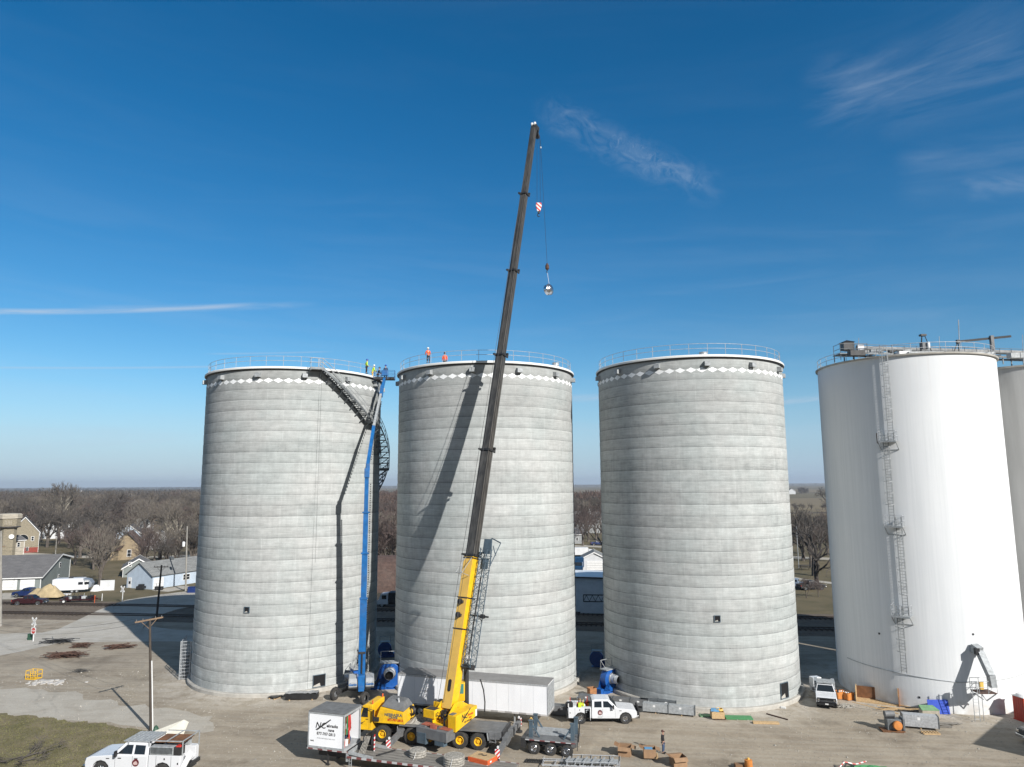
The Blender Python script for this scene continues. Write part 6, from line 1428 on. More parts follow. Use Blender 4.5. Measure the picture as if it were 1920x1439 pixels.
# ================================================================== FANS between the silos
def fan(px, py, label, rz, sc=1., mB=None):
    p = G(px, py); f = thing('grain_fan', label, 'fan', tuple(p), rz, 'blue aeration fans at the silo feet'); B_ = M['fanblue']
    # scroll casing, axis along -y (inlet towards -y)
    pts = []
    for k in range(22):
        a = radians(-60+k*15); r = .95+.35*(k/21.)
        pts.append((r*cos(a), 1.35+r*sin(a)))
    pts += [(1.35, .35), (1.35, .05), (.2, .05)]
    b = MB(); b.prism([V(-x, -.35, z) for x, z in pts], (0, .8, 0)); cs_ = b.build('casing', B_, f, bevel=.03)
    b = MB(); b.box(-1.75, -1.30, -.35, .45, .02, .62); b.bar((-.9, 0, .02), (.9, 0, .02), .7, .06) if False else b.box(-.8, .9, -.4, .6, .0, .08); b.build('outlet', B_, f)
    b = MB(); b.lathe([(.46, .34), (.58, .36), (.60, .42), (.47, .44), (.45, 1.0), (.47, 1.02), (.36, 1.55), (.60, 1.62)] if False else [(.60, .34), (.60, .42), (.48, .44), (.47, 1.0), (.40, 1.35)], 26, (.1, 0, 1.5), V(0, -1, 0)); b.build('inlet_duct', M['galv'], cs_, smooth=True)
    b = MB(); b.ring((.1, -1.0, 1.5), .47, .035, 26, Y3); b.ring((.1, -.42, 1.5), .56, .04, 26, Y3); b.build('flange', M['chrome'], cs_)
    b = MB(); b.lathe([(.001, 1.0), (.38, 1.0)], 20, (.1, 0, 1.5), V(0, -1, 0)); b.build('dark_mouth', M['hole'], cs_)
    b = MB(); b.box(-.9, .95, -.45, .55, 2.42, 2.50)
    for x in (-.85, .9): b.box(x-.03, x+.03, .4, .46, 2.5, 3.4); b.bar((x, -.42, 2.5), (x, .43, 3.35), .05, .05)
    b.bar((-.85, .43, 3.38), (.9, .43, 3.38), .05, .05); b.build('top_frame', M['galvm'], f)
    f.scale = (sc,)*3; return f
fan(664, 1292, 'blue fan with silver inlet half hidden behind the boom lift mast', radians(-62), .92)
fan(729, 1291, 'blue fan with silver inlet facing the camera between left and middle silos', radians(6), 1.15)
fan(1143, 1298, 'blue fan with shiny inlet at the left foot of the third silo', radians(40), 1.0)
fan(722, 1232, 'dark blue fan in deep shade behind the first fan pair, left gap', radians(190), .8)
fan(1120, 1250, 'dark blue fan in deep shade in the gap behind the service truck', radians(170), .78)

# ================================================================== SITE CLUTTER
def duct(pa, pb, w_, h_, z0, label, nseg=3, m=None):
    a = G(*pa, 0); c = G(*pb, 0); d = (c-a); L = d.length; rz = atan2(d.y, d.x); q = thing('steel_duct', label, 'duct', tuple(a), rz); b = MB(); b.box(0, L, 0, w_, z0, z0+h_); bd_ = b.build('duct', m or M['galvm'], q)
    b = MB()
    for k in range(nseg+1): x = L*k/nseg; b.box(x-.035, x+.035, -.04, w_+.04, z0-.04, z0+h_+.04)
    b.build('flange', M['stair'], q); b = MB()
    for k in range(nseg): x = L*(k+.5)/nseg; b.box(x-.05, x+.05, 0.1, w_-.1, 0, z0-.002)
    b.build('timber_block', M['wood'], q); b = MB()
    for k in range(nseg): x = L*(k+.45)/nseg; b.box(x-.12, x+.12, -.012, -.004, z0+h_*.6, z0+h_*.85)
    b.build('tag_sticker', M['bwhite'], q); return q
duct((1205, 1337), (1303, 1346), .75, .75, .18, 'long grey box duct lying in front of the service truck nose', 2)
duct((1085, 1318), (1215, 1329), .8, .6, .15, 'long grey box duct lying behind the service truck', 4, M['carrier'])
duct((1200, 1326), (1268, 1331), .7, .6, .15, 'shorter grey duct lying behind the front duct by the third silo', 2, M['stair'])
duct((1033, 1342), (1078, 1346), .9, .85, .1, 'dark grey duct end sticking out between white trailer and service truck', 1, M['carrier'])
dd_ = duct((1694, 1366), (1762, 1372), .95, 1.0, .22, 'pale galvanised duct resting on small pallets by the white silo', 1, M['galv'])
mo = thing('gear_motor', 'dark conveyor motor with orange gearbox on a skid, left of the pale duct', 'motor', tuple(G(1672, 1371)), radians(-8)); b = MB(); b.box(-.95, 1.0, -.55, .55, .08, .16); b.box(-.9, -.2, -.5, .5, 0, .08); b.box(.2, .9, -.5, .5, 0, .08); b.build('skid', M['wood2'], mo)
b = MB(); b.box(-.45, .85, -.35, .45, .16, 1.1); b.box(.85, 1.05, -.45, .5, .16, 1.25); b.build('housing', M['stair'], mo, bevel=.04); b = MB(); b.lathe([(.01, .42), (.34, .40), (.40, .34), (.40, .16), (.01, .14)], 20, (.35, -.3, .62), V(0, -1, .1)); b.build('gearbox', M['orangec'], mo, smooth=True)
b = MB(); b.tube((-.5, .1, 1.45), (.35, .2, 1.45), .28, 16); b.build('motor', M['carrier'], mo, smooth=True); MB().box(-.45, .3, -.1, .4, 1.1, 1.22).build('bracket', M['black'], mo)
# open plywood crate by the white silo
pc2 = thing('plywood_crate', 'open plywood crate with brown inner wall and tall orange end board at the white silo', 'crate', tuple(clear(G(1606, 1316), .8)), radians(-28)); b = MB(); b.box(0, 3.9, 0, 1.4, 0, .12); b.box(-.05, 0, 0, 1.4, 0, 1.45); b.build('base', M['wood'], pc2); MB().box(0, 3.9, 1.36, 1.42, .12, 1.3).build('back_wall', M['wood2'], pc2); MB().box(3.9, 3.98, -.1, 1.2, 0, 1.75).build('end_board', M['orangep'] if 'orangep' in M else M['orangec'], pc2); b = MB(); b.box(3.86, 3.9, -.1, 1.2, 1.0, 1.75); b.build('pale_patch', M['wood'], pc2)
def woodpile(px, py, label, n, L, spread, ang, m, seed, name='timber_pile', cat='timber pile', r=.05, hz=.2):
    rnd = random.Random(seed); b = MB(); 
    for k in range(n):
        a = radians(ang)+rnd.gauss(0, .42 if name == 'steel_scrap_pile' else .16); l = L*rnd.uniform(.45, 1.); c = V(rnd.gauss(0, .2)*L, rnd.gauss(0, .42)*spread, rnd.uniform(.03, hz)); d = V(cos(a), sin(a), rnd.uniform(-.14, .14))*l/2; c.z = max(c.z, abs(d.z)+.03)
        if name == 'steel_scrap_pile': b.path([c-d, c-d*.3+V(rnd.uniform(-.2, .2), rnd.uniform(-.25, .25), rnd.uniform(0, .1)), c+d*.4+V(rnd.uniform(-.2, .2), rnd.uniform(-.25, .25), rnd.uniform(0, .1)), c+d], r*rnd.uniform(.35, 1.1), 5)
        else: b.bar(c-d, c+d, r*rnd.uniform(1.2, 3.2), r*1.3)
    o = b.build(name, m); o.location = clear(G(px, py, .03), spread+.25); return tag(o, label, cat)
woodpile(1620, 1300, 'heap of pale broken boards behind the plywood crate', 16, 1.9, .7, 10, M['wood'], 1)
woodpile(1690, 1332, 'row of long thin laths lying along the foot of the white silo', 9, 4.2, .35, -24, M['wood'], 2, hz=.12)
woodpile(1715, 1337, 'short dark boards under the laths by the white silo', 7, 1.8, .4, -15, M['boomdk'], 3)
woodpile(1585, 1326, 'grey heap of boards between pickup and plywood crate', 10, 1.3, .5, 25, M['rope'], 4)
woodpile(1765, 1361, 'flat pile of scrap boards and plates behind the pale duct', 12, 2.6, .55, -6, M['deckwood'], 5)
for k, (px, py, a, n, L, lab) in enumerate(((105, 1206, 6, 40, 3.8, 'dark twisted scrap steel nearest the stop sign'), (152, 1214, -2, 46, 2.6, 'rusty rebar heap right of the twisted scrap'), (122, 1232, 10, 90, 4.0, 'largest heap of rusty rebar, nearest the yellow cage'), (222, 1216, 26, 50, 3.0, 'rusty rebar heap lying apart to the right, aslant'))):
    woodpile(px, py, lab, n, L, (.7, .5, .9, .45)[k], a, M['rust'] if k else M['boomdk'], 20+k, 'steel_scrap_pile', 'scrap pile', .045, .5)
woodpile(152, 1261, 'loose tangle of dark wire on the dirt right of the yellow cage', 26, 1.8, .35, 0, M['boomdk'], 31, 'steel_scrap_pile', 'wire tangle', .014, .35)
# yellow man cage
yc = thing('yellow_basket', 'yellow tube frame work basket lying on the dirt', 'work basket', tuple(G(63, 1273)), radians(-12)); yc.scale = (.66,)*3; b = MB(); x0, x1, y0, y1, h = -1.0, 1.0, -.75, .75, 1.5
for x in (x0, 0, x1):
    for y in (y0, y1): b.tube((x, y, .04), (x, y, h), .05, 6)
for z in (.06, .75, h):
    for y in (y0, y1): b.tube((x0, y, z), (x1, y, z), .05, 6)
    for x in (x0, x1): b.tube((x, y0, z), (x, y1, z), .05, 6)
b.tube((x0, y0, .06), (0, y0, .75), .03, 5); b.tube((-.5, y0, 0.06), (-.5, y0, .75), .03, 5); b.build('frame', M['yellow'], yc); b = MB(); 
for k in range(7): b.box(x0+.1+k*.28, x0+.16+k*.28, y0, y1, .08, .12)
b.build('floor_slats', M['yellow'], yc)
rnd = random.Random(14); b = MB()
for k in range(90):
    s_ = rnd.uniform(.06, .35)*(1 if k > 12 else 1.6); c = V(rnd.gauss(0, 1.3), rnd.gauss(0, .5), .03); P = [c+V(s_*cos(q)*rnd.uniform(.6, 1), s_*sin(q)*rnd.uniform(.6, 1), 0) for q in (0, 1.2, 2.5, 3.8, 5)]; b.prism(P, (0, 0, s_*.35))
o = b.build('rubble', M['conc_pale'] if 'conc_pale' in M else M['bwhite']); o.location = G(92, 1281); tag(o, 'spread of white broken concrete rubble beside the yellow basket', 'rubble')
# pallets, boxes
def pallet(loc, rz, label, group='wooden pallets on the yard', w_=1.2, d=1.0):
    q = thing('pallet', label, 'pallet', loc, rz, group); b = MB()
    for k in range(6): x = -w_/2+.05+k*(w_-.1)/5; b.box(x-.05, x+.05, -d/2, d/2, .115, .14)
    for y in (-d/2+.04, 0, d/2-.04): b.box(-w_/2, w_/2, y-.04, y+.04, .02, .115)
    for k in (0, 2, 5): x = -w_/2+.05+k*(w_-.1)/5; b.box(x-.05, x+.05, -d/2, d/2, 0, .018)
    b.build('boards', M['wood'], q); return q
def carton(px, py, rz, label, w_=1.0, d=.8, h=.7, z=0., flaps=(1, 1, 1, 1), inside=None, m=None):
    q = thing('cardboard_box', label, 'cardboard box', tuple(G(px, py, z)), rz, 'open cardboard boxes on the yard'); b = MB(); t = .015
    b.box(-w_/2, w_/2, -d/2, -d/2+t, 0, h); b.box(-w_/2, w_/2, d/2-t, d/2, 0, h); b.box(-w_/2, -w_/2+t, -d/2+t, d/2-t, 0, h); b.box(w_/2-t, w_/2, -d/2+t, d/2-t, 0, h); b.box(-w_/2+t, w_/2-t, -d/2+t, d/2-t, 0, t); b.build('carton', m or M['card'], q)
    fl = d*.48
    for k, (on, (ax_, s_)) in enumerate(zip(flaps, (('x', -1), ('x', 1), ('y', -1), ('y', 1)))):
        if not on: continue
        a = radians((35, -25, 50, 15)[k]); f = MB()
        if ax_ == 'x': e = s_*w_/2; f.add([V(e, -d/2, h), V(e, d/2, h), V(e+s_*fl*cos(a), d/2, h+fl*sin(a)*.6), V(e+s_*fl*cos(a), -d/2, h+fl*sin(a)*.6)], [(0, 1, 2, 3)])
        else: e = s_*d/2; f.add([V(-w_/2, e, h), V(w_/2, e, h), V(w_/2, e+s_*fl*cos(a), h-fl*sin(a)*.7), V(-w_/2, e+s_*fl*cos(a), h-fl*sin(a)*.7)], [(0, 1, 2, 3)])
        f.build('flap', M['card2'] if k == 0 else M['card'], q)
    if inside: MB().box(-w_/2+.1, w_/2-.25, -d/2+.1, d/2-.1, h*.55, h*.93).build('contents', inside, q)
    return q
carton(1172, 1416, radians(-15), 'open brown carton left of the one on a pallet', 1.05, .9, .75)
pq = pallet(tuple(G(1220, 1419)), radians(-8), 'pale pallet carrying an open cardboard box, by the standing man'); carton(1218, 1419, radians(-6), 'open brown carton standing on the pallet by the man, bluish things inside', 1.0, .85, .7, .145, (1, 1, 0, 1), M['bluep'] if 'bluep' in M else M['bluewall'])
carton(1272, 1436, radians(12), 'open carton nearest the camera, one pale side in the sun', 1.15, .9, .75, 0, (1, 0, 1, 1))
carton(1110, 1306, radians(20), 'orange brown carton behind the service truck bed', .8, .7, .9, 0, (1, 0, 0, 1), None, M['orangep'] if 'orangep' in M else M['card'])
b = MB(); b.bar((-.7, -.1, .12), (.7, .12, .12), .5, .25); o = b.build('white_carton', M['bwhite']); o.location = G(1094, 1311); tag(o, 'long white closed carton behind the service truck', 'cardboard box')
b = MB(); b.box(-.6, .6, -.25, .25, 0, .35); o = b.build('canister_box', M['card2']); o.location = G(1392, 1441); tag(o, 'dark box at the bottom edge next to an orange drum', 'box')
q = thing('orange_drum', 'small orange drum with pale top, half cut by the bottom edge', 'drum', tuple(G(1404, 1444))); MB().lathe([(.02, 0), (.3, 0), (.32, .1), (.3, .75), (.02, .78)], 16).build('drum', M['orangec'], q, smooth=True); MB().lathe([(.1, .78), (.1, .9), (.01, .92)], 12).build('lid', M['tan'], q)
pallet(tuple(G(1745, 1376)), radians(-5), 'small splintered pallet under the pale duct, right end', w_=1.4, d=.7)
pl2 = pallet(tuple(G(1345, 1345)), radians(-4), 'pallet with plank sides holding blue and yellow bags beside the green sheet', w_=1.2, d=1.0)
q = thing('pallet_crate', 'low plank crate of blue sheet and yellow hose on the pallet before the third silo', 'crate', tuple(G(1345, 1345, .145)), radians(-4)); b = MB(); b.box(-.6, .6, -.5, -.46, 0, .6); b.box(-.6, .6, .46, .5, 0, .6); b.box(-.6, -.56, -.46, .46, 0, .6); b.box(.56, .6, -.46, .46, 0, .6); b.build('planks', M['wood'], q); b = MB(); b.add([V(-.7, -.45, .66), V(.1, -.5, .62), V(.25, .2, .78), V(-.5, .35, .74)], [(0, 1, 2, 3)]); b.build('blue_sheet', M['bluep'] if 'bluep' in M else M['bluewall'], q); b = MB(); [b.ring((.25, .1, .62+.06*k), .3, .035, 18) for k in range(3)]; b.build('yellow_hose', M['tan'], q)
def plate(px, py, w_, d, h, rz, m, label, name, cat, z=0.02, tilt=0.):
    b = MB(); b.box(-w_/2, w_/2, -d/2, d/2, 0, h); 
    if tilt: b.rot(Matrix.Rotation(tilt, 4, 'X'))
    o = b.build(name, m, bevel=.008); o.location = clear(G(px, py, z), .25); o.rotation_euler = (0, 0, rz); return tag(o, label, cat)
plate(1385, 1347, 2.55, 1.0, .12, radians(-5), M['green'], 'flat green steel sheet lying right of the plank crate', 'green_sheet', 'metal sheet')
plate(1322, 1343, 1.0, .7, .1, radians(-4), M['greenp'] if 'greenp' in M else M['green'], 'small faded green sheet between the front duct and plank crate', 'faded_sheet', 'metal sheet')
plate(1436, 1357, 2.4, .45, .16, radians(-6), M['wood'], 'pale timber beam lying right of the green sheet', 'timber_beam', 'timber')
plate(1457, 1345, 2.3, .1, .1, radians(-52), M['rust'], 'thin rusty bar lying aslant near the right foot of the third silo', 'rusty_bar', 'bar')
plate(1350, 1350, 1.1, .1, .05, radians(-3), M['rust'], 'short rusty bar in front of the plank crate', 'rusty_bar', 'bar')
plate(1467, 1328, .5, .2, .15, radians(-30), M['bwhite'], 'pale block lying by the right foot of the third silo', 'loose_block', 'block')
b = MB(); 
for k in range(3): b.bar((k*.16, 0, 0), (k*.16+.15, .35, 1.5-.2*k), .2, .05, up=Y3)
o = b.build('leaning_boards', M['wood']); o.location = G(1486, 1309); tag(o, 'pale boards leaning on the third silo at its right foot', 'boards')
b = MB(); b.path([V(-.9, 0, .02), V(-.35, .2, 1.0), V(.0, .25, 1.15), V(.35, .3, 1.1)], .05, 6); b.path([V(-.4, .1, .02), V(.0, .25, 1.1)], .05, 6); b.path([V(-.7, .2, .02), V(-.1, .3, 1.05)], .04, 6); b.rot(Matrix.Rotation(pi, 4, 'Z')); o = b.build('pipe_frame', M['stair']); o.location = G(1305, 1328); tag(o, 'bent dark pipes propped on the third silo foot behind the ducts', 'pipes')
# gratings left
def stack(px, py, w_, d, n, rz, label, wrap=False):
    q = thing('grating_stack', label, 'grating stack', tuple(G(px, py)), rz, 'stacks of black steel grating'); b = MB()
    for k in range(n): b.box(-w_/2+(k % 3)*.02, w_/2-(k % 2)*.03, -d/2, d/2, .12+k*.075, .165+k*.075)
    b.build('gratings', M['boomdk'], q); b = MB()
    for x in (-w_*.35, w_*.35): b.box(x-.05, x+.05, -d/2-.05, d/2+.05, 0, .118)
    b.build('bearers', M['wood'], q)
    if wrap:
        rnd = random.Random(6); P = [[V(-w_/2+w_*i/14, -d/2+d*j/4, .125+n*.075+rnd.uniform(0, .13)) for j in range(5)] for i in range(15)]; b = MB(); b.add([p for r in P for p in r], [(i*5+j, (i+1)*5+j, (i+1)*5+j+1, i*5+j+1) for i in range(14) for j in range(4)]); b.build('foil_wrap', M['foil'] if 'foil' in M else M['chrome'], q)
stack(566, 1311, 3.4, 1.1, 7, radians(4), 'long stack of black gratings under silvery foil at the left silo', True)
stack(517, 1309, 1.0, 1.2, 2, radians(-25), 'short low stack of black gratings left of the foil covered one')
q = thing('hose_coil', 'pale upright hoop of hose leaning at the foot of the left silo', 'hose', tuple(G(447, 1304))); b = MB(); b.ring((0, 0, .75), .42, .045, 22, V(.25, 1, .1), 6); b.ring((-.05, .06, .68), .36, .04, 22, V(.5, 1, .1), 6); b.tube((.15, -.1, 0), (.1, 0, .5), .05, 6); b.build('coil', M['rope'], q)
b = MB(); rnd = random.Random(2)
for k in range(7): b.ring((rnd.uniform(-.3, .3), rnd.uniform(-.2, .2), .12+.05*k), rnd.uniform(.12, .3), .025, 14, V(rnd.uniform(-.6, .6), rnd.uniform(-.6, .6), 1), 5)
o = b.build('wire_coil', M['boomdk']); o.location = G(416, 1297); tag(o, 'small black tangle of cable left of the pale hoop at the left silo', 'cable coil'); 
# frames at the lower edge
fr = thing('galvanised_frames', 'bright galvanised railing frames lying in front of the boom dolly', 'railing frames', tuple(G(1085, 1437)), radians(-6)); b = MB()
for (x0, x1, y0, y1, z) in ((-3.0, 3.2, -.2, 1.0, .12), (-2.9, 3.0, -.9, .15, .3), (-1.0, 3.0, -1.4, -.5, .5), (-1.4, 3.3, .1, 2.3, .06)):
    for y in (y0, y1): b.tube((x0, y, z), (x1, y, z), .035, 6)
    for k in range(7): x = x0+(x1-x0)*k/6; b.tube((x, y0, z), (x+.12, y1, z), .03, 6)
b.build('frame', M['galv'], fr); b = MB(); b.box(-1.1, 3.2, -.4, .6, .35, .40)
for k in range(6): b.bar((-1.0+k*.7, -.4, .5), (-.7+k*.7, .6, .52), .14, .04)
b.build('grating_panel', M['galvm'], fr)
gr_ = thing('drain_grate', 'small dark slotted grate on the ground left of the bright frames', 'grate', tuple(G(1001, 1429)), radians(-8)); b = MB()
for k in range(8): x = -.7+k*.2; b.bar((x, -.28, .06), (x+.12, .28, .12), .08, .05)
b.box(-.8, .8, -.33, -.27, .04, .1); b.box(-.7, .95, .27, .33, .04, .1); b.build('slats', M['boomdk'], gr_)
b = MB(); b.lathe([(.01, 0), (.04, 0), (.04, .5), (.01, .52)], 8); o = b.build('marker_post', M['bwhite']); o.location = G(942, 1443); tag(o, 'short white peg at the bottom edge right of the orange crate', 'peg')
gb = thing('green_net_heap', 'heap of green sheeting with red and white tape at the bottom edge', 'sheet heap', tuple(G(1625, 1446))); rnd = random.Random(3); n = 8
P = [[V(-1.9+3.8*i/n, -.7+1.4*j/n, .08+(.35*sin(pi*i/n)*sin(pi*j/n)*rnd.uniform(.4, 1.2) if 0 < i < n and 0 < j < n else 0)) for j in range(n+1)] for i in range(n+1)]; b = MB(); b.add([p for r in P for p in r], [(i*(n+1)+j, (i+1)*(n+1)+j, (i+1)*(n+1)+j+1, i*(n+1)+j+1) for i in range(n) for j in range(n)]); b.build('sheet', M['green'], gb)
b = MB(); b.path([V(-2.2, .1, .12), V(-1.5, .5, .5), V(-.6, .55, .3), V(.3, .6, .5)], .05, 5); b.build('tape', M['redblk'], gb); b = MB(); b.path([V(-1.9, -.1, .05), V(-1.5, .2, .5), V(-.9, .1, .35), V(-1.3, -.3, .2)], .06, 6); b.build('hose', M['black'], gb)
# blue panel and green topped crate at the white silo
plate(1760, 1334, 2.0, .04, 1.3, radians(-4), M['bluesheet'], 'bright blue panel leaning on the white silo', 'blue_panel', 'panel', tilt=radians(-12))
q = thing('green_top_crate', 'beige crate with faded green lid before the blue panel', 'crate', tuple(G(1742, 1345)), radians(-5)); b = MB(); b.box(-.75, .85, -.4, .4, 0, .75); b.build('crate', M['beigec'] if 'beigec' in M else M['wood'], q, bevel=.02); b = MB(); b.add([V(-.78, -.42, .755), V(.88, -.42, .755), V(.6, .44, 1.0), V(-.7, .44, 1.0), V(-.78, -.42, .72), V(.88, -.42, .72), V(.6, .44, .72), V(-.7, .44, .72)], [(0, 1, 2, 3), (0, 4, 5, 1), (1, 5, 6, 2), (2, 6, 7, 3), (3, 7, 4, 0)]); b.build('lid', M['greenp'] if 'greenp' in M else M['green'], q)
# portable toilet at the right edge
pt = thing('portable_toilet', 'orange red portable toilet with white domed roof at the right edge', 'portable toilet', tuple(G(1922, 1351)), radians(12)); b = MB(); b.box(-.6, .6, -.6, .6, .1, 2.2); cb_ = b.build('cabin', M['orangept'] if 'orangept' in M else M['orange'], pt, bevel=.03)
b = MB(); b.lathe([(.63, 2.2), (.63, 2.26), (.5, 2.42), (.25, 2.5), (.01, 2.52)], 24); b.box(-.64, .64, -.64, .64, 2.18, 2.24); b.build('roof', M['bwhite'], pt); b = MB(); b.box(-.4, .4, -.615, -.6, .25, 2.1); b.build('door', M['orange'], cb_); b = MB()
for k in range(5): b.box(-.62, -.6, -.5+k*.22, -.42+k*.22, .2, 2.1)
b.box(-.65, .65, -.65, .65, 0, .1); b.build('ribs', M['red'], pt)
# chute offcuts: pale slabs by the lower left truck
for k, (px, py, lab) in enumerate(((316, 1389, 'larger cream folded steel panel propped behind the lower left service truck'), (278, 1404, 'small cream panel tip showing left of the larger one, behind the roof rack'))):
    p = G(px, py); s_ = (1., .6)[k]; b = MB(); P = [V(-1.5, -.5, .0), V(1.3, -.3, .5), V(1.5, .3, 1.5), V(1.1, .4, 1.65), V(-1.4, .3, .75)]; b.prism([v_*s_ for v_ in P], V(.05, .12, -.05)); b.prism([V(-1.5, -.52, .02)*s_, V(1.3, -.32, .52)*s_, V(1.4, .0, 1.0)*s_, V(-1.45, -.1, .35)*s_], V(.02, -.05, .04)); o = b.build('bent_sheet', M['creamp'] if 'creamp' in M else M['bwhite']); o.location = p; tag(o, lab, 'steel panel')
# bare branches lying in the lower left corner
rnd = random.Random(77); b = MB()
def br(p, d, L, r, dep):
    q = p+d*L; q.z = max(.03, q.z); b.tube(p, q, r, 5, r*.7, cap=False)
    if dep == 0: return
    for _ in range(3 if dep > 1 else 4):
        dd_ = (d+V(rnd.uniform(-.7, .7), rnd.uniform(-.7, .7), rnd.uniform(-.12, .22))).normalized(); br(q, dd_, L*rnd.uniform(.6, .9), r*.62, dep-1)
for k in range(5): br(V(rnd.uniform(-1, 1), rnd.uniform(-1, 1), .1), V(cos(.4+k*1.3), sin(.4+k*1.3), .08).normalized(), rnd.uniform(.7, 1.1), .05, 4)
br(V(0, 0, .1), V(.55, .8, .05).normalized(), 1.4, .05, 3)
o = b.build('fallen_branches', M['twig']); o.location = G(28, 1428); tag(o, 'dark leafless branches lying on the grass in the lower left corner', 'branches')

# ================================================================== POLES, WIRES, SIGNS
def pole(px, py, ptop, label, r=.15, m=None, arm=None, name='utility_pole', extra=None, lean=0.):
    p = G(px, py); t = AT(ptop[0], ptop[1], p.y); q = thing(name, label, 'utility pole', tuple(p)); top = V(t.x-p.x, 0, t.z)
    MB().tube((0, 0, 0), top, r, 10, r*.68).build('shaft', m or M['poleW'], q, smooth=True)
    if arm:
        al, aa, dz_ = arm; d = V(cos(aa), sin(aa), .0); b = MB(); b.bar(top-d*al+V(0, -.12, -dz_), top+d*al+V(0, -.12, -dz_), .1, .13); b.bar(top-d*al*.6+V(0, -.14, -dz_), top-Z3*(dz_+.8)+V(0, -.1, 0), .04, .04); b.bar(top+d*al*.6+V(0, -.14, -dz_), top-Z3*(dz_+.8)+V(0, -.1, 0), .04, .04); ca = b.build('cross_arm', M['armwood'] if 'armwood' in M else M['wood'], q); b = MB()
        for k in (-.9, -.45, .45, .9): b.tube(top+d*al*k+V(0, -.12, -dz_+.06), top+d*al*k+V(0, -.12, -dz_+.22), .04, 8)
        b.build('insulator', M['carrier'], ca)
    return q, p, top
pA, bA, tA = pole(283, 1371, (281, 1160), 'wooden pole with pale cross arm and white conduit at the edge of the grass', .15, arm=(1.45, radians(62), .1))
b = MB(); b.tube(V(.2, -.05, 0), tA*.62+V(.17, -.05, 0), .055, 8); b.build('conduit', M['bwhite'], pA); b = MB(); b.lathe([(.01, 0), (.3, .02), (.2, .3), (.01, .5)], 8, (.4, .1, 0)); b.build('weeds', M['greend'], pA)
pB, bB, tB = pole(293, 1165, (303, 1060), 'dark pole with short cross arm standing by the tracks in the silo shade', .2, M['poleD'] if 'poleD' in M else M['poleW'], (1.2, radians(6), .3))
pC, bC, tC = pole(348, 1109, (351, 987), 'grey weathered pole with a white transformer beside the pale blue house', .2, M['poleG'])
b = MB(); b.lathe([(.02, 0), (.28, .02), (.3, .9), (.2, 1.05), (.02, 1.1)], 14, tC+V(-.5, -.1, -4.4)); b.build('transformer', M['bwhite'], pC, smooth=True)
pD, bD, tD = pole(1, 1175, (2, 996), 'grey pole at the left picture edge, crossing the whole street scene', .22, M['poleG'], (1.2, radians(80), 2.6))
pE, bE, tE = pole(104, 1040, (106, 1011), 'small pale pole between the stone church and the trees', .16, M['poleG'])
pF, bF, tF = pole(226, 1050, (226, 1008), 'thin pale pole in front of the cream house', .15, M['poleG'])
def wire(a, c, label, sag=.8, r=.018):
    b = MB(); pts = [a.lerp(c, k/24.)-Z3*sag*4*(k/24.)*(1-k/24.) for k in range(25)]; b.path(pts, r, 4); return tag(b.build('power_line', M['boomdk']), label, 'power line')
P0 = bA+tA
wire(P0+V(-1.2, -.3, 0), AT(-60, 1150, 118), 'upper overhead wire running left from the near cross arm pole', 1.5); wire(P0+V(1.2, .2, 0), AT(-60, 1166, 118), 'lower overhead wire of the pair running left from the near cross arm pole', 1.7)
wire(bD+tD-Z3*2.6, bE+tE, 'wire from the left edge pole towards the small church pole', 1.); wire(bD+tD-Z3*3.2, AT(260, 1016, 240), 'long wire crossing in front of the stone church to the trees', 1.5)
wire(bC+tC-Z3*1., AT(430, 992, 175), 'short wire from the transformer pole into the back of the left silo', .3)
def xsign(px, py, ptop, label, stop=False, rz=0.):
    p = G(px, py); t = AT(ptop[0], ptop[1], p.y); h = t.z; q = thing('crossing_sign', label, 'railroad sign', tuple(p), rz); MB().box(-.06, .06, -.05, .05, 0, h-.2).build('post', M['bwhite'], q); s_ = h/4.4
    b = MB()
    for a in (radians(50), radians(130)): d = V(cos(a), 0, sin(a)); n_2 = V(-sin(a), 0, cos(a)); b.obox(V(0, -.08-(.02 if a > 2 else 0), h-.55*s_), d*.72, n_2*.14, Y3*.008)
    cb = b.build('crossbuck', M['bwhite'], q); w3 = q.matrix_basis
    for a, tx in ((radians(50), 'RAILROAD'), (radians(-50), 'CROSSING')):
        d = V(cos(a), 0, sin(a)); up_ = V(-sin(a), 0, cos(a)); text(tx, .19, M['black'], q, w3 @ V(0, -.115, h-.55*s_), w3.to_3x3() @ d, w3.to_3x3() @ up_)
    if stop:
        z = h-1.75; b = MB(); b.obox((0, -.07, z), X3*.48, Y3*.008, Z3*.5); b.build('stop_backing', M['bwhite'], q); b = MB(); P = [V(.42*cos(pi/8+k*pi/4), -.085, z+.42*sin(pi/8+k*pi/4)) for k in range(8)]; b.prism(P, (0, -.01, 0)); b.build('stop_sign', M['red'], q); text('STOP', .30, M['bwhite'], q, w3 @ V(0, -.102, z), w3.to_3x3() @ X3, Z3, bold=.012)
    return q
xsign(62, 1203, (64, 1160), 'white railroad crossbuck with red stop sign on the near side of the tracks', True, radians(-20)); xsign(229, 1131, (231, 1101), 'white railroad crossbuck beyond the tracks by the pale blue house', False, radians(-15))
p = G(58, 1200); b = MB(); b.box(-.4, .2, -.25, .25, 0, .9); o = b.build('signal_cabinet', M['greend'] if 'greend' in M else M['green']); o.location = p; tag(o, 'small dark green cabinet just left of the stop sign post', 'cabinet')
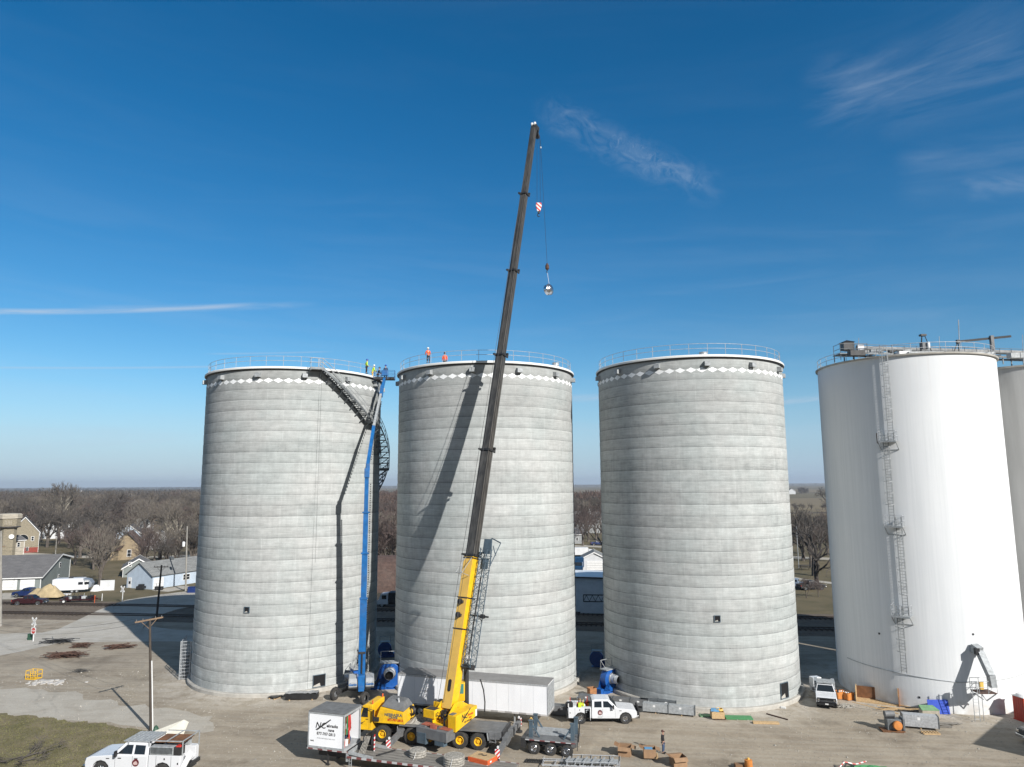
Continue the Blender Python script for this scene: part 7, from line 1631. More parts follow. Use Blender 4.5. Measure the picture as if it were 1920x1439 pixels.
for k, (px, py, m_, lab) in enumerate(((177, 1132, M['orange'], 'small orange topped marker post on the far verge'), (191, 1127, M['bwhite'], 'thin white marker post on the far verge'))):
    b = MB(); b.tube((0, 0, 0), (0, 0, 1.4), .06, 6); b.lathe([(.01, 0), (.1, .06), (.1, .2), (.01, .25)], 10, (0, 0, 1.3)) if k == 0 else None; o = b.build('marker_post', m_); o.location = G(px, py); tag(o, lab, 'marker post')
# concrete elevator house off to the right: only its shadow falls into the picture
c0 = G(1839, 1398)+V(SUN.x, SUN.y, 0)*(9.0/SUN.z); e1 = (G(1874, 1368)-G(1839, 1398)).normalized(); e2 = V(e1.y, -e1.x, 0)
b = MB(); b.prism([V(c0.x, c0.y, 0), V(*(c0+e1*14).xy, 0), V(*(c0+e1*14+e2*14).xy, 0), V(*(c0+e2*14).xy, 0)], (0, 0, 9.0)); q = thing('scale_house', 'plain concrete building outside the right edge that throws the shadow on the yard', 'building', (c0.x, c0.y, 0)); b.build('wall', M['conc'], q, world=True)
b = MB(); b.prism([V(*(c0-e1*.2-e2*.2).xy, 9.002), V(*(c0+e1*14.2-e2*.2).xy, 9.002), V(*(c0+e1*14.2+e2*14.2).xy, 9.002), V(*(c0-e1*.2+e2*14.2).xy, 9.002)], (0, 0, .25)); b.build('roof', M['roofdark'], q, world=True)
# ================================================================== TOWN
def house(name, label, A, B, depth, h0, hr, t=.5, h1=None, wall=None, roof=None, ops=(), over=.4, cat='house', chim=None, trim=None, found=None):
    """eave side from A to B (outside to the right of A->B), the body extends to the left; ops = (face, u, z, w, h, kind)"""
    A = Vector(A); B = Vector(B); A.z = B.z = 0; d = B-A; L = d.length; h1 = h0 if h1 is None else h1
    q = thing(name, label, cat, tuple(A), atan2(d.y, d.x)); W2 = depth; yr = W2*t
    b = MB(); b.prism([V(0, 0, 0), V(0, W2, 0), V(0, W2, h1), V(0, yr, hr), V(0, 0, h0)], (L, 0, 0)); b.build('wall', wall, q)
    b = MB(); th = .16
    for (ya, za, yb, zb) in ((0, h0, yr, hr), (W2, h1, yr, hr)):
        s_ = V(0, ya-yb, za-zb).normalized(); e = V(0, ya, za)+s_*over; n_2 = V(0, -s_.z, s_.y); n_2 = n_2 if n_2.z > 0 else -n_2
        b.prism([V(-over, e.y, e.z)+n_2*.02, V(-over, yb, zb)+n_2*.02, V(-over, yb, zb+th), V(-over, e.y, e.z)+n_2*th], (L+2*over, 0, 0))
    rf = b.build('roof', roof, q)
    if trim:
        b = MB()
        for x in (-over-.03, L+over):
            for (ya, za) in ((0, h0), (W2, h1)):
                s_ = V(0, ya-yr, za-hr).normalized(); e = V(0, ya, za)+s_*over; b.prism([V(x, yr, hr-.12), V(x, yr, hr+th+.03), V(x, e.y, e.z+th+.03), V(x, e.y, e.z-.12)], (.03, 0, 0))
        for ya, za in ((-over, h0), (W2+over, h1)): b.box(-over, L+over, ya-.03, ya+.03, za-.42*abs((hr-za)/max(.1, abs(yr-max(0, min(W2, ya)))))*1.-.1, za-.42*abs((hr-za)/max(.1, abs(yr-max(0, min(W2, ya)))))+.12)
        for x in (0, L): b.box(x-.07, x+.07, -.03, .07, 0, h0-.1)
        for x in (0, L): b.box(x-.07, x+.07, W2-.07, W2+.03, 0, h1-.1)
        b.build('trim', trim, q)
    if found: MB().box(-.05, L+.05, -.05, W2+.05, 0, found[0]).build('foundation', found[1], q)
    if chim: MB().box(L*chim[0]-.4, L*chim[0]+.4, yr-.4, yr+.4, hr-.8, hr+chim[1]).build('chimney', chim[2], rf)
    for (f, u, z, w_, h, kind) in ops:
        if f == 'f': o, ux, nn = V(u, 0, z), X3, -Y3
        elif f == 'l': o, ux, nn = V(0, u, z), Y3, -X3
        elif f == 'r': o, ux, nn = V(L, u, z), Y3, X3
        else: o, ux, nn = V(u, W2, z), X3, Y3
        nm = {'w': 'window', 'd': 'door', 'g': 'garage_door', 'a': 'arched_window', 'c': 'round_window'}[kind]
        if kind == 'a':
            P = [o+nn*.03+ux*(w_/2*cos(pi*k/10))+Z3*(h*sin(pi*k/10)) for k in range(11)]; fo = MB().prism([p_+(p_-o)*.12 for p_ in P], nn*.03).build(nm, M['stonepale'], q); MB().prism([p_+nn*.045 for p_ in P], nn*.02).build('pane', M['glass'], fo); continue
        if kind == 'c':
            P = [o+nn*.03+ux*(w_/2*cos(2*pi*k/14))+Z3*(w_/2*sin(2*pi*k/14)) for k in range(14)]; MB().prism(P, nn*.05).build(nm, M['bwhite'], q); continue
        fo = MB().obox(o+nn*.02+Z3*h/2, ux*w_/2, nn*.03, Z3*h/2).build(nm, M['bwhite'], q)
        if kind == 'w':
            MB().obox(o+nn*.055+Z3*h*.5, ux*(w_/2-.12), nn*.01, Z3*(h/2-.12)).build('pane', M['glass'], fo); MB().obox(o+nn*.07+Z3*h*.5, ux*(w_/2-.12), nn*.008, Z3*.035).build('sash', M['bwhite'], fo)
        if kind == 'g':
            b = MB()
            for k in range(1, 4): b.obox(o+nn*.052+Z3*h*k/4, ux*(w_/2-.08), nn*.006, Z3*.02)
            b.build('panel_seam', M['carrier'], fo)
        if kind == 'd': MB().obox(o+nn*.055+Z3*h*.5, ux*(w_*.28), nn*.01, Z3*h*.13).build('pane', M['glass'], fo)
    return q
g0, g1, g2 = G(0, 1112), G(75, 1105), G(131, 1086); dg = V((g2-g1).y, -(g2-g1).x, 0).normalized(); Lg = 24.; gw = (g2-g1).length
house('long_garage', 'sage green garage house with grey shingle roof and white doors', g1-dg*Lg, g1, gw*.96, 2.7, 6.6, .62, 5.4, M['sagewall'], M['roofgrey'], [('f', Lg-2.6, .05, 2.9, 2.2, 'g'), ('f', Lg-6.1, .05, 2.9, 2.2, 'g'), ('f', Lg-9.6, .05, 2.9, 2.2, 'g'), ('r', gw*.60, 3.6, 1.0, 1.2, 'w'), ('r', gw*.58, .9, .9, 1.1, 'w')], .5, 'house', None, M['bwhite'])
vd = G(60, 1036).normalized(); A = G(71, 1036)
house('stone_church', 'tan stone church with steep gable and arched window by the left edge', A, A+vd*17, 9.0, 7.0, 12.2, .5, None, M['stonewall'], M['roofdark'], [('l', 4.7, 4.6, 3.2, 1.7, 'a'), ('l', 1.9, 4.0, .9, 1.6, 'w'), ('l', 3.2, .6, .9, 1.4, 'w')], .35, 'church', None, M['bwhite'], (1.8, M['brickred']))
tp = G(12, 1046); tw = thing('bell_tower', 'squat round stone tower with flat cap at the left edge beside the church', 'tower', tuple(tp)); b = MB(); b.lathe([(2.3, 0), (2.3, 9.4), (3.1, 9.8), (3.2, 12.6), (2.4, 12.7)], 10, a0=.3, a1=.3+2*pi); b.build('wall', M['stonewall'], tw); MB().lathe([(3.3, 12.5), (3.5, 12.6), (3.5, 13.8), (3.1, 14.1), (.02, 14.3)], 10, a0=.3, a1=.3+2*pi).build('cap', M['stonepale'], tw); b = MB(); b.lathe([(3.2, 9.7), (3.35, 9.8), (3.35, 10.05), (3.2, 10.1)], 10, a0=.3, a1=.3+2*pi); b.build('ledge', M['roofdark'], tw); b = MB()
for k in range(5): a = -1.35+k*.13; b.tube((3.15*cos(a), 3.15*sin(a), 10.5), (3.15*cos(a), 3.15*sin(a), 12.1), .1, 5)
b.build('louvre', M['stonepale'], tw); tpv = -vd; MB().lathe([(.01, .1), (.75, .1), (.75, 0)], 16, tpv*2.3+Z3*6.8+V(.8, .4, 0), tpv).build('clock_face', M['bwhite'], tw)
a, c = G(-25, 1046), G(44, 1040); house('stone_annex', 'low pale stone annex with grey roof in front of the church', a, c, 8, 4.9, 6.3, .5, None, M['stonepale'], M['roofgrey'], [('f', 9.6, 2.6, 1.0, 1.6, 'w')], .4, 'building', None, M['bwhite'])
A = G(285, 1106); B = A+V(.40, .92, 0).normalized()*25; dpt = (G(285, 1106)-G(232, 1103)).length
house('ranch_house', 'pale blue house with grey roof and white garage door next to the left silo', A, B, dpt*.98, 3.0, 5.6, .5, None, M['bluewall'], M['rooflight'], [('l', dpt*.86, .05, 1.05, 2.3, 'd'), ('f', 1.6, .05, 2.6, 2.3, 'g'), ('f', 9.2, 1.0, 2.0, 1.4, 'w')], .4, 'house', (.33, .6, M['stair']), None)
A = G(287, 1080); _hz = AT(259, 1047, A.y+1).z; house('sage_gable_house', 'small sage grey gable rising behind the pale blue house', A, A+A.normalized()*11, 6.9, _hz-2.1, _hz, .5, None, M['sagewall'], M['roofgrey'], [('l', 5.4, 2.6, .8, 1.1, 'w')], .4, 'house', None, M['bwhite'])
A = G(264, 1049); house('cream_house', 'cream house with brown hipped gables among the bare trees', A, A+V(-.35, .93, 0)*12, 8.6, 4.0, 8.4, .5, None, M['creamwall'], M['roofbrown'], [('l', 3.4, .9, 1.2, 2.2, 'w'), ('l', 6.5, 1.0, 1.0, 1.5, 'w'), ('f', 4, 1, 1.2, 1.5, 'w')], .6, 'house', None, M['roofdark'])
A = G(216, 1051); house('cream_house_wing', 'low brown roofed wing left of the cream gable house', A-V(7, -2, 0), A+V(1.0, -.4, 0), 7, 3.2, 5.8, .5, None, M['creamwall'], M['roofbrown'], [('f', 4, .9, 1.2, 1.4, 'w')], .5, 'house')
A = G(262, 1016); house('small_blue_house', 'small light blue house glimpsed far behind the cream one', A, A+V(-.3, .95, 0)*10, 9, 3.6, 7.0, .5, None, M['bluewall'], M['roofdark'], [('l', 3, 1.2, 1.2, 1.6, 'w'), ('l', 6.4, 1.2, 1.2, 1.6, 'w')], .4, 'house', None, M['bwhite'])
A = G(172, 1004); house('white_house', 'white house half hidden behind bare trees left of the cream house', A, A+V(-.4, .9, 0)*10, 10, 5.2, 9., .5, None, M['whitewall'], M['rooflight'], [('l', 3, 1.2, 1.2, 1.6, 'w'), ('l', 7, 1.2, 1.2, 1.6, 'w')], .4)
A = G(318, 963); house('red_roof_house', 'long red brick building far off in the trees near the left silo', A, A+V(14, 3, 0), 10, 5.5, 7.5, .5, None, M['brickred'], M['roofred'], [('f', 2+k*3.2, 1.6, 1.3, 1.8, 'w') for k in range(4)], .4, 'building')
for k, (px, py, w_, hw_, hr_, wm, rm, lab) in enumerate(((318, 1030, 9, 3.4, 6.2, 'whitewall', 'roofgrey', 'white house with grey roof among trees above the pale blue house'), (196, 1012, 9, 3.6, 6.8, 'greywall', 'rooflight', 'grey house with pale roof behind the large rounded tree'), (282, 998, 10, 3.6, 7., 'whitewall', 'rooflight', 'small far white house in the trees below the red brick building'), (120, 1010, 10, 3.6, 7., 'whitewall', 'roofdark', 'far white house below the tallest cottonwood'), (350, 1012, 9, 3.6, 6.5, 'creamwall', 'roofdark', 'cream house almost touching the left silo, far back'))):
    A = G(px, py); house('far_house', lab, A, A+V(-.35, .93, 0)*11, w_, hw_, hr_, .5, None, M[wm], M[rm], [('l', w_*.3, 1.1, 1.1, 1.4, 'w'), ('l', w_*.7, 1.1, 1.1, 1.4, 'w')], .4, 'house', None, M['bwhite'])
for k, (px, py, w_, lab) in enumerate(((154, 922, 30, 'tiny white farmhouse on the far horizon, left one of two'), (180, 921.5, 22, 'tiny white barn on the far horizon, right one of two'))):
    A = AT(px+5, py, 2600); A.z = 0; house('farm_building', lab, A, A+V(-.3, .95, 0)*14, w_*.6, 7, 13, .5, None, M['whitewall'], M['bwhite'] if k else M['roofgrey'], (), .5, 'farm building')
A = G(1492, 927); house('farmhouse', 'white farmhouse alone in the fields between third silo and white silo', A, A+V(.2, .95, 0)*14, 14, 6, 11, .5, None, M['whitewall'], M['rooflight'], (), .5, 'farm building', None, M['bwhite'])
A = G(1483, 925); house('farm_shed', 'low white farm shed touching the farmhouse in the fields', A, A+V(.2, .95, 0)*10, 11, 4, 7, .5, None, M['whitewall'], M['bwhite'], (), .5, 'farm building')
# gap between silos two and three
a, c = G(1030, 1149), G(1200, 1157); dd_ = (c-a); 
house('metal_warehouse', 'long white metal warehouse in blue shade between middle and third silos', a, c, 9, 6.3, AT(1105, 1071, a.y+5).z, .5, None, M['shedwall'], M['trailer_white'], (), .3, 'warehouse', None, M['boomdk'])
p0, p1 = AT(1094, 1122, a.y-5.5), AT(1150, 1123, a.y-5.5); q = thing('truss_conveyor', 'dark lattice truss running level in front of the warehouse wall', 'truss', (p0.x, p0.y, 0)); b = MB()
for zz in (-.55, .55): b.bar(p0+Z3*zz, p1+Z3*zz+X3*3, .14, .16)
nn_ = 8; dl = (p1+X3*3-p0)/nn_
for k in range(nn_): b.bar(p0+dl*k-Z3*.5, p0+dl*(k+.5)+Z3*.5, .06, .08); b.bar(p0+dl*(k+.5)+Z3*.5, p0+dl*(k+1)-Z3*.5, .06, .08)
b.bar(p0-Z3*.6, p0+Z3*.6, .12, .12, up=Y3); b.build('truss', M['boomdk'], q, world=True); b = MB(); b.bar(V(p1.x, p1.y, 0), p1-Z3*.6, .2, .2, up=Y3); b.build('leg', M['boomdk'], q, world=True)
A = G(1138, 1070); house('white_garage', 'white gabled garage with wide door, above the warehouse roof', A, A+V(.1, .99, 0)*9, 6.6, 3.0, 4.6, .5, None, M['whitewall'], M['rooflight'], [('l', 3.1, .05, 4.4, 2.4, 'g')], .3, 'garage', None, M['bwhite'])
A = G(1094, 1020); house('beige_house', 'beige house with white trim at the right side of the middle silo', A-V(9, 0, 0), A, 9, 3.6, 5.6, .5, None, M['greywall'], M['roofgrey'], [('f', 3, 1.2, 1.1, 1.4, 'w'), ('f', 6.6, 1.1, .9, 1.4, 'w')], .4, 'house', None, M['bwhite'])
A = G(1130, 1000); house('chimney_house', 'pale grey roofed house with chimney behind dark branches', A-V(12, 0, 0), A+V(2, 0, 0), 11, 5.0, 9.6, .5, None, M['greywall'], M['rooflight'], [('f', 3, 1.2, 1.1, 1.4, 'w'), ('f', 8, 1.2, 1.1, 1.4, 'w')], .4, 'house', (.5, 1.3, M['bwhite']))
# gap one-two: rusty curved roof building
a = G(700, 1112); q = thing('quonset_hut', 'rusty brown arched roof hall in the left gap between silos', 'hall', (a.x-6, a.y, 0), 0); b = MB(); n = 16
P = [V(0, 7-7*cos(pi*k/n), 7.0*sin(pi*k/n)) for k in range(n+1)]; b.prism(P, (26, 0, 0)); b.build('end_wall', M['brickred'], q); b = MB(); P2 = [V(-.1, 7-7.12*cos(pi*k/n), 7.12*sin(pi*k/n)+.02) for k in range(n+1)]; b.add(P2+[p+V(26.2, 0, 0) for p in P2], [(k, k+1, n+2+k, n+1+k) for k in range(n)]); b.build('roof', M['rustroof'], q)
# ---- vehicles beyond
def boxtruck(label, loc, rz, cab_m, box_m, cat='truck', Lb=5.5, hb=3.0):
    q = thing('box_truck', label, cat, loc, rz); b = MB(); b.side([(x, z, 1.1) for x, z in ((.2, .6), (2.2, .6), (2.25, 1.3), (1.9, 1.5), (1.5, 2.5), (.2, 2.6))]); c_ = b.build('cab', cab_m, q, bevel=.04)
    P = [V(1.93, -.9, 1.56), V(1.93, .9, 1.56), V(1.57, .85, 2.4), V(1.57, -.85, 2.4)]; MB().prism([p+V(.03, 0, .01) for p in P], (.02, 0, .01)).build('windscreen', M['glass'], c_)
    for s_ in (-1, 1): MB().box(.5, 1.35, s_*1.1-.015, s_*1.1+.02, 1.55, 2.25).build('side_window', M['glass'], c_)
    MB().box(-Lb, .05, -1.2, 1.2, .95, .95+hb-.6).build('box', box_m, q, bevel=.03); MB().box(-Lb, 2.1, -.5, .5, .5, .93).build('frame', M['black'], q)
    for x in (1.3, -Lb+1.2):
        for s_ in (-1, 1): wheel(q, (x, s_*.95, .48), .48, .3, .26, M['galv'], Y3, sgn=s_)
    return q
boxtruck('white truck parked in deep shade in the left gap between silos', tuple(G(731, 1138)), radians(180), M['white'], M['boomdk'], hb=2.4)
boxtruck('blue truck tractor seen between middle and third silos', tuple(G(1086, 1071)), radians(-100), M['truckblue'], M['truckblue'], Lb=3.5, hb=3.0)
boxtruck('white and black striped camper truck in the gap right of the middle silo', tuple(G(1102, 1046)), radians(4), M['white'], M['whitewall'], Lb=7, hb=2.8)
pickup('parked_pickup', 'dark maroon pickup beside the far track at the left', tuple(G(57, 1135)), radians(4), M['maroon'], 'pickup', True)
pickup('parked_pickup', 'dark blue pickup facing left by the sage garage', tuple(G(52, 1120)), radians(178), M['navy'], 'pickup', False)
pickup('parked_car', 'navy vehicle parked before the beige house between silos', tuple(G(1122, 1023)), radians(10), M['navy'], 'pickup', False, cat='car')
pickup('parked_car', 'pale blue car on the lot between third silo and white silo', tuple(G(1489, 1102)), radians(150), M['paleblue'], 'pickup', False, cat='car')
pickup('parked_car', 'dark car behind low branches between third silo and white silo', tuple(G(1522, 1106)), radians(10), M['boomdk'], 'pickup', False, cat='car')
A = G(96, 1114); B = G(170, 1111); d = (B-A).normalized(); cmp_ = thing('camper_trailer', 'white travel trailer with sloping grey front beside the sage garage', 'camper', tuple(A), atan2(d.y, d.x)); Lc = (B-A).length
b = MB(); b.side([(x, z, 1.2) for x, z in ((0, .6), (0, 2.9), (.4, 3.05), (Lc-1.7, 3.05), (Lc-.9, .9), (Lc-1.2, .6))], 1.2); b.build('body', M['white'], cmp_, bevel=.05); b = MB(); b.side([(x, z, 1.19) for x, z in ((Lc-2.0, 3.0), (Lc-.5, 2.7), (Lc+.1, 1.9), (Lc-.2, .95), (Lc-1.2, .9))], 1.2); b.build('front_cap', M['carrier2'], cmp_, bevel=.1)
for x in (5.0, 8.2*Lc/10): MB().box(x, x+.9, -.02, .0, 1.7, 2.25).build('window', M['glass'], cmp_)
MB().box(6.4, 6.6, -.02, 0, 1.6, 2.3).build('window', M['glass'], cmp_); b = MB(); b.box(6.2, 7.0, -.012, 0, .7, 2.5); b.build('door', M['bwhite'], cmp_); MB().box(Lc*.38, Lc*.48, .8, 1.5, 3.05, 3.3).build('roof_unit', M['boomdk'], cmp_)
for x in (3.9, 4.8): wheel(cmp_, (x, .12, .36), .36, .2, .2, M['galv'], Y3, sgn=-1)
for k, (px, py, l, w_, h, lab) in enumerate(((74, 1119, 5.0, 2.4, 1.8, 'smaller tan tarpaulin mound behind the maroon pickup'), (92, 1119, 5.4, 2.8, 2.6, 'taller tan tarpaulin mound in front of the camper'))):
    rnd = random.Random(k+40); n = 12; P = [[V(-l/2+l*i/n, -w_/2+w_*j/n, h*(sin(pi*i/n)**.8)*(sin(pi*j/n)**.6)*rnd.uniform(.82, 1.05)*(1-.25*abs(i/n-.35))) for j in range(n+1)] for i in range(n+1)]; b = MB(); b.add([p for r in P for p in r], [(i*(n+1)+j, (i+1)*(n+1)+j, (i+1)*(n+1)+j+1, i*(n+1)+j+1) for i in range(n) for j in range(n)])
    o = b.build('tarpaulin_mound', M['tan_tarp'], smooth=True); o.location = G(px, py, .5); tag(o, lab, 'tarpaulin'); 
    bt = thing('boat_trailer', ['dark trailer under the smaller tan tarpaulin', 'low boat trailer with white stripe under the taller tarpaulin'][k], 'trailer', tuple(G(px+4, py+1))); b = MB(); b.box(-2.6, 3.6, -.9, .9, .4, .62); b.build('bed', M['black'] if k == 0 else M['bwhite'], bt); wheel(bt, (-.6, -.95, .33), .33, .2, .18, M['bwhite'], Y3, sgn=-1); wheel(bt, (-.6, .95, .33), .33, .2, .18, M['bwhite'], Y3, sgn=1)
bt = thing('red_trailer', 'low red trailer loaded with dark junk right of the maroon pickup', 'trailer', tuple(G(145, 1130)), radians(4)); b = MB(); b.box(-3.0, 3.4, -.9, .9, .5, .75); b.bar((3.4, 0, .6), (4.6, 0, .6), .12, .12); b.build('bed', M['maroon'], bt); wheel(bt, (-2.1, -.95, .36), .36, .22, .22, M['bwhite'], Y3, sgn=-1); wheel(bt, (-2.1, .95, .36), .36, .22, .22, M['bwhite'], Y3, sgn=1)
rnd = random.Random(50)
for k in range(10):
    b = MB(); s_ = rnd.uniform(.25, .5); b.box(-s_, s_, -.3, .3, 0, s_*1.1); b.tube((0, 0, s_), (rnd.uniform(-.3, .3), 0, s_+.6), .05, 5); o = b.build('junk_item', [M['black'], M['maroon'], M['galvm'], M['boomdk']][k % 4], bevel=.04); o.location = bt.matrix_basis @ V(-2.4+k*.6, rnd.uniform(-.5, .5), .752); o.rotation_euler = (0, 0, rnd.uniform(0, 3)); tag(o, 'dark or red piece of scrap on the low red trailer by the tracks', 'scrap', 'scrap pieces on the red trailer')
b = MB(); a, c = G(187, 1108), G(214, 1107); b.bar(a+Z3*1.1, c+Z3*1.1, .12, 2.2)
o = MB().bar((0, 0, 1.1), tuple((c-a)+Z3*1.1), .12, 2.2).build('white_fence', M['whitewall']); o.location = a; tag(o, 'short white board fence left of the pale blue house', 'fence')
b = MB(); b.lathe([(.02, 1.3), (.5, 1.2), (.9, .5), (1.2, 0)], 9); o = b.build('white_tarp', M['bwhite']); o.location = G(180, 1108); tag(o, 'small white covered pile at the foot of the twin trunk tree', 'covered pile')
b = MB(); b.box(-.9, .9, -.5, .5, .3, .9); b.box(-.5, .6, -.4, .4, .9, 1.3); o = b.build('garden_tractor', M['black'], bevel=.08); o.location = G(264, 1107); tag(o, 'black covered machine standing at the pale blue gable wall', 'machine')
b = MB(); b.box(-.8, .8, -.4, .4, .25, .8); b.tube((-.5, 0, .8), (-.6, 0, 1.4), .06, 6); b.tube((-.5, -.45, .3), (-.5, .45, .3), .3, 12); b.tube((.5, -.45, .3), (.5, .45, .3), .3, 12); o = b.build('quad_bike', M['boomdk'], bevel=.05); o.location = G(298, 1107); tag(o, 'dark small vehicle before the white garage door of the blue house', 'quad bike')
b = MB(); b.box(-.8, .8, -.5, .5, 0, 1.3); b.box(-.85, .85, -.55, .55, 1.3, 1.38); o = b.build('waste_bin', M['navy2'], bevel=.05); o.location = G(360, 1113); tag(o, 'blue waste bin beside the left silo near the transformer pole', 'bin')
b = MB(); b.box(-1, 1, -.35, .35, .72, .78); b.box(-1, 1, -.8, -.55, .42, .47); b.box(-1, 1, .55, .8, .42, .47); [b.bar((x, -.7, 0), (x, .3, .75), .06, .06) for x in (-.8, .8)]; [b.bar((x, .7, 0), (x, -.3, .75), .06, .06) for x in (-.8, .8)]; o = b.build('picnic_table', M['boomdk']); o.location = G(1510, 1069); o.scale = (1.6,)*3; tag(o, 'dark picnic table on the park grass between third silo and white silo', 'picnic table')
b = MB(); b.tube((0, 0, 0), (0, 0, 11), .09, 6); o = b.build('flag_pole', M['galvm']); o.location = G(1498, 1067); tag(o, 'thin pale pole left of the picnic table', 'pole')

# ================================================================== TREES (bare, late winter)
def grow(b, tw, p, d, L, r, dep, rnd, spread, up, nb, cut):
    q = p+d*L
    tgt = b if dep > cut else tw
    mid = p.lerp(q, .5)+V(rnd.uniform(-1, 1), rnd.uniform(-1, 1), rnd.uniform(-.4, .4))*L*.06
    n = 6 if dep > cut+1 else (4 if dep > 1 else 3)
    if dep > 2: tgt.tube(p, mid, r, n, r*.86, cap=False); tgt.tube(mid, q, r*.86, n, r*.72, cap=False)
    else: tgt.tube(p, q, max(r, .016), n, max(r*.6, .010), cap=False)
    if dep == 0: return
    k = nb if dep > 1 else nb+1
    ph = rnd.uniform(0, 2*pi)
    for i in range(k):
        a = ph+2*pi*i/k+rnd.uniform(-.5, .5); ax_ = d.orthogonal().normalized(); ax2 = d.cross(ax_); o_ = ax_*cos(a)+ax2*sin(a)
        s_ = spread*rnd.uniform(.6, 1.3); nd = (d*cos(s_)+o_*sin(s_)+Z3*up*rnd.uniform(.3, 1.2)).normalized()
        base = q if i < k-1 or dep < 2 else mid
        grow(b, tw, base, nd, L*rnd.uniform(.66, .88), r*rnd.uniform(.55, .72), dep-1, rnd, spread, up, nb, cut)
def proto(kind, seed):
    rnd = random.Random(seed); b = MB(); tw = MB()
    H, r, spread, up, nb, dep, tm, wm, cut = {'broad': (2.6, .34, .55, .12, 3, 6, 'bark', 'twig', 3), 'vase': (2.3, .28, .42, .18, 3, 6, 'bark', 'twig2', 3), 'tall': (3.6, .42, .38, .22, 3, 6, 'barkp', 'twig2', 2), 'red': (2.1, .22, .50, .14, 3, 6, 'bark', 'twig3', 3), 'limb': (3.2, .40, .62, .10, 2, 7, 'barkd', 'twig', 3)}[kind]
    grow(b, tw, V(0, 0, -.1), V(rnd.uniform(-.06, .06), rnd.uniform(-.06, .06), 1).normalized(), H, r, dep, rnd, spread, up, nb, cut)
    root = thing('bare_tree', '', 'tree', (0, 0, 0)); b.build('trunk', M[tm], root, keep=True); tw.build('crown', M[wm], root, keep=True)
    zs = [v.z for v in tw.v]; root['_h'] = max(zs); return root
protos = {}
for k in ('broad', 'vase', 'tall', 'red', 'limb'):
    protos[k] = [proto(k, 100+hash_) for hash_ in ({'broad': (1, 2), 'vase': (11, 12), 'tall': (21, 22), 'red': (31, 32), 'limb': (41, 42)}[k])]
PH = {}
for k in protos:
    for p in protos[k]: PH[p.name] = p['_h']; del p['_h']; KID[p.name] = kids(p)
TUSED = set()
def tree(kind, x, y, h, label, group, rnd, name='bare_tree'):
    p = rnd.choice(protos[kind]); s_ = h/PH[p.name]; rz = rnd.uniform(0, 6.28)
    sc = (s_*rnd.uniform(.9, 1.2), s_*rnd.uniform(.9, 1.2), s_)
    if p.name in TUSED: return dup(p, (x, y, 0), rz, label, sc, group)
    TUSED.add(p.name); p.location = (x, y, 0); p.rotation_euler = (0, 0, rz); p.scale = sc; p['label'] = label; p['group'] = group; return p
rnd = random.Random(2024)
HS = [(o.location.copy(), 11) for o in S.objects if o.get('category') in ('house', 'church', 'tower', 'building', 'camper', 'garage', 'warehouse', 'hall')]
for n_, (kind, px, py, h, lab) in enumerate((('vase', 187, 1103, 15, 'large bare tree with twin trunks between sage garage and pale blue house'), ('tall', 112, 1002, 26, 'tallest pale cottonwood, rising above the horizon over the left town'), ('tall', 96, 1010, 20, 'pale limbed cottonwood left beside the tallest one'),
        ('broad', 205, 1003, 22, 'big dark rounded tree just right of the tall cottonwoods'), ('broad', 150, 1046, 14, 'dark tree at the corner behind the sage garage'), ('limb', 300, 1050, 17, 'pale limbed wide tree behind the pale blue house roof'), ('tall', 330, 1040, 17, 'pale branched tree near the transformer pole'), ('broad', 362, 1065, 14, 'dark tree against the edge of the left silo'),
        ('limb', 1527, 1080, 18, 'big forked dark tree on the park grass between third and white silo'), ('limb', 1532, 1100, 15, 'second trunk close before the big forked tree in the park gap'), ('broad', 1506, 1052, 15, 'broad low tree with thick trunk left in the park gap'), ('vase', 1520, 1063, 13, 'slim tree between the broad tree and the forked tree in the park gap'), ('red', 1512, 1122, 4.5, 'low bare bush before the parked cars in the right gap'), ('red', 1535, 1120, 4, 'second low bush at the right of the parked cars'), ('broad', 1553, 960, 20, 'dense tree at the edge of the white silo before the fields'),
        ('limb', 1131, 1035, 14, 'dark tree arching before the chimney house, at the third silo'), ('broad', 1100, 985, 18, 'tree behind the chimney house in the middle gap'))):
    p = G(px, py); tree(kind, p.x, p.y, h, lab, None, rnd); 
for o in S.objects:
    if o.get('group', 1) is None: del o['group']
def scatter(n, ylo, yhi, pxr, hr, kinds, label, group, minD=6, avoid=True):
    pts = []; tries = 0
    while len(pts) < n and tries < n*60:
        tries += 1; y = ylo+(yhi-ylo)*rnd.random()**1.0; px = rnd.uniform(*pxr); d = pray(px, 909); x = d.x/d.y*y
        if any((V(x, y, 0)-V(h[0].x, h[0].y, 0)).length < h[1] for h in HS): continue
        if abs(y-(252+.0*x)) < 6 or (228 < px < 262 and y < 262): continue
        v_ = PX((x, y, 0))
        if any(hypot(x-a, y-b) < minD for a, b in pts): continue
        pts.append((x, y)); 
        tree(rnd.choice(kinds), x, y, rnd.uniform(*hr), label, group, rnd)
LB1 = 'bare leafless tree among the crowded street trees of the town on the left'; GB = 'bare trees of the town on the left'
scatter(12, 200, 240, (268, 385), (9, 13), ['vase', 'red', 'broad', 'vase'], LB1, GB, 6); scatter(9, 200, 240, (150, 205), (9, 14), ['vase', 'red', 'broad', 'vase'], LB1, GB, 7)
scatter(60, 262, 380, (-20, 385), (13, 19), ['broad', 'vase', 'red', 'tall', 'broad'], LB1, GB, 8)
scatter(95, 380, 620, (-20, 385), (14, 21), ['broad', 'vase', 'red', 'tall', 'broad', 'broad'], LB1, GB, 8)
scatter(30, 170, 420, (698, 750), (11, 18), ['broad', 'red', 'vase', 'red'], 'bare reddish tree in the gap between left and middle silos', 'bare trees in the left gap', 3)
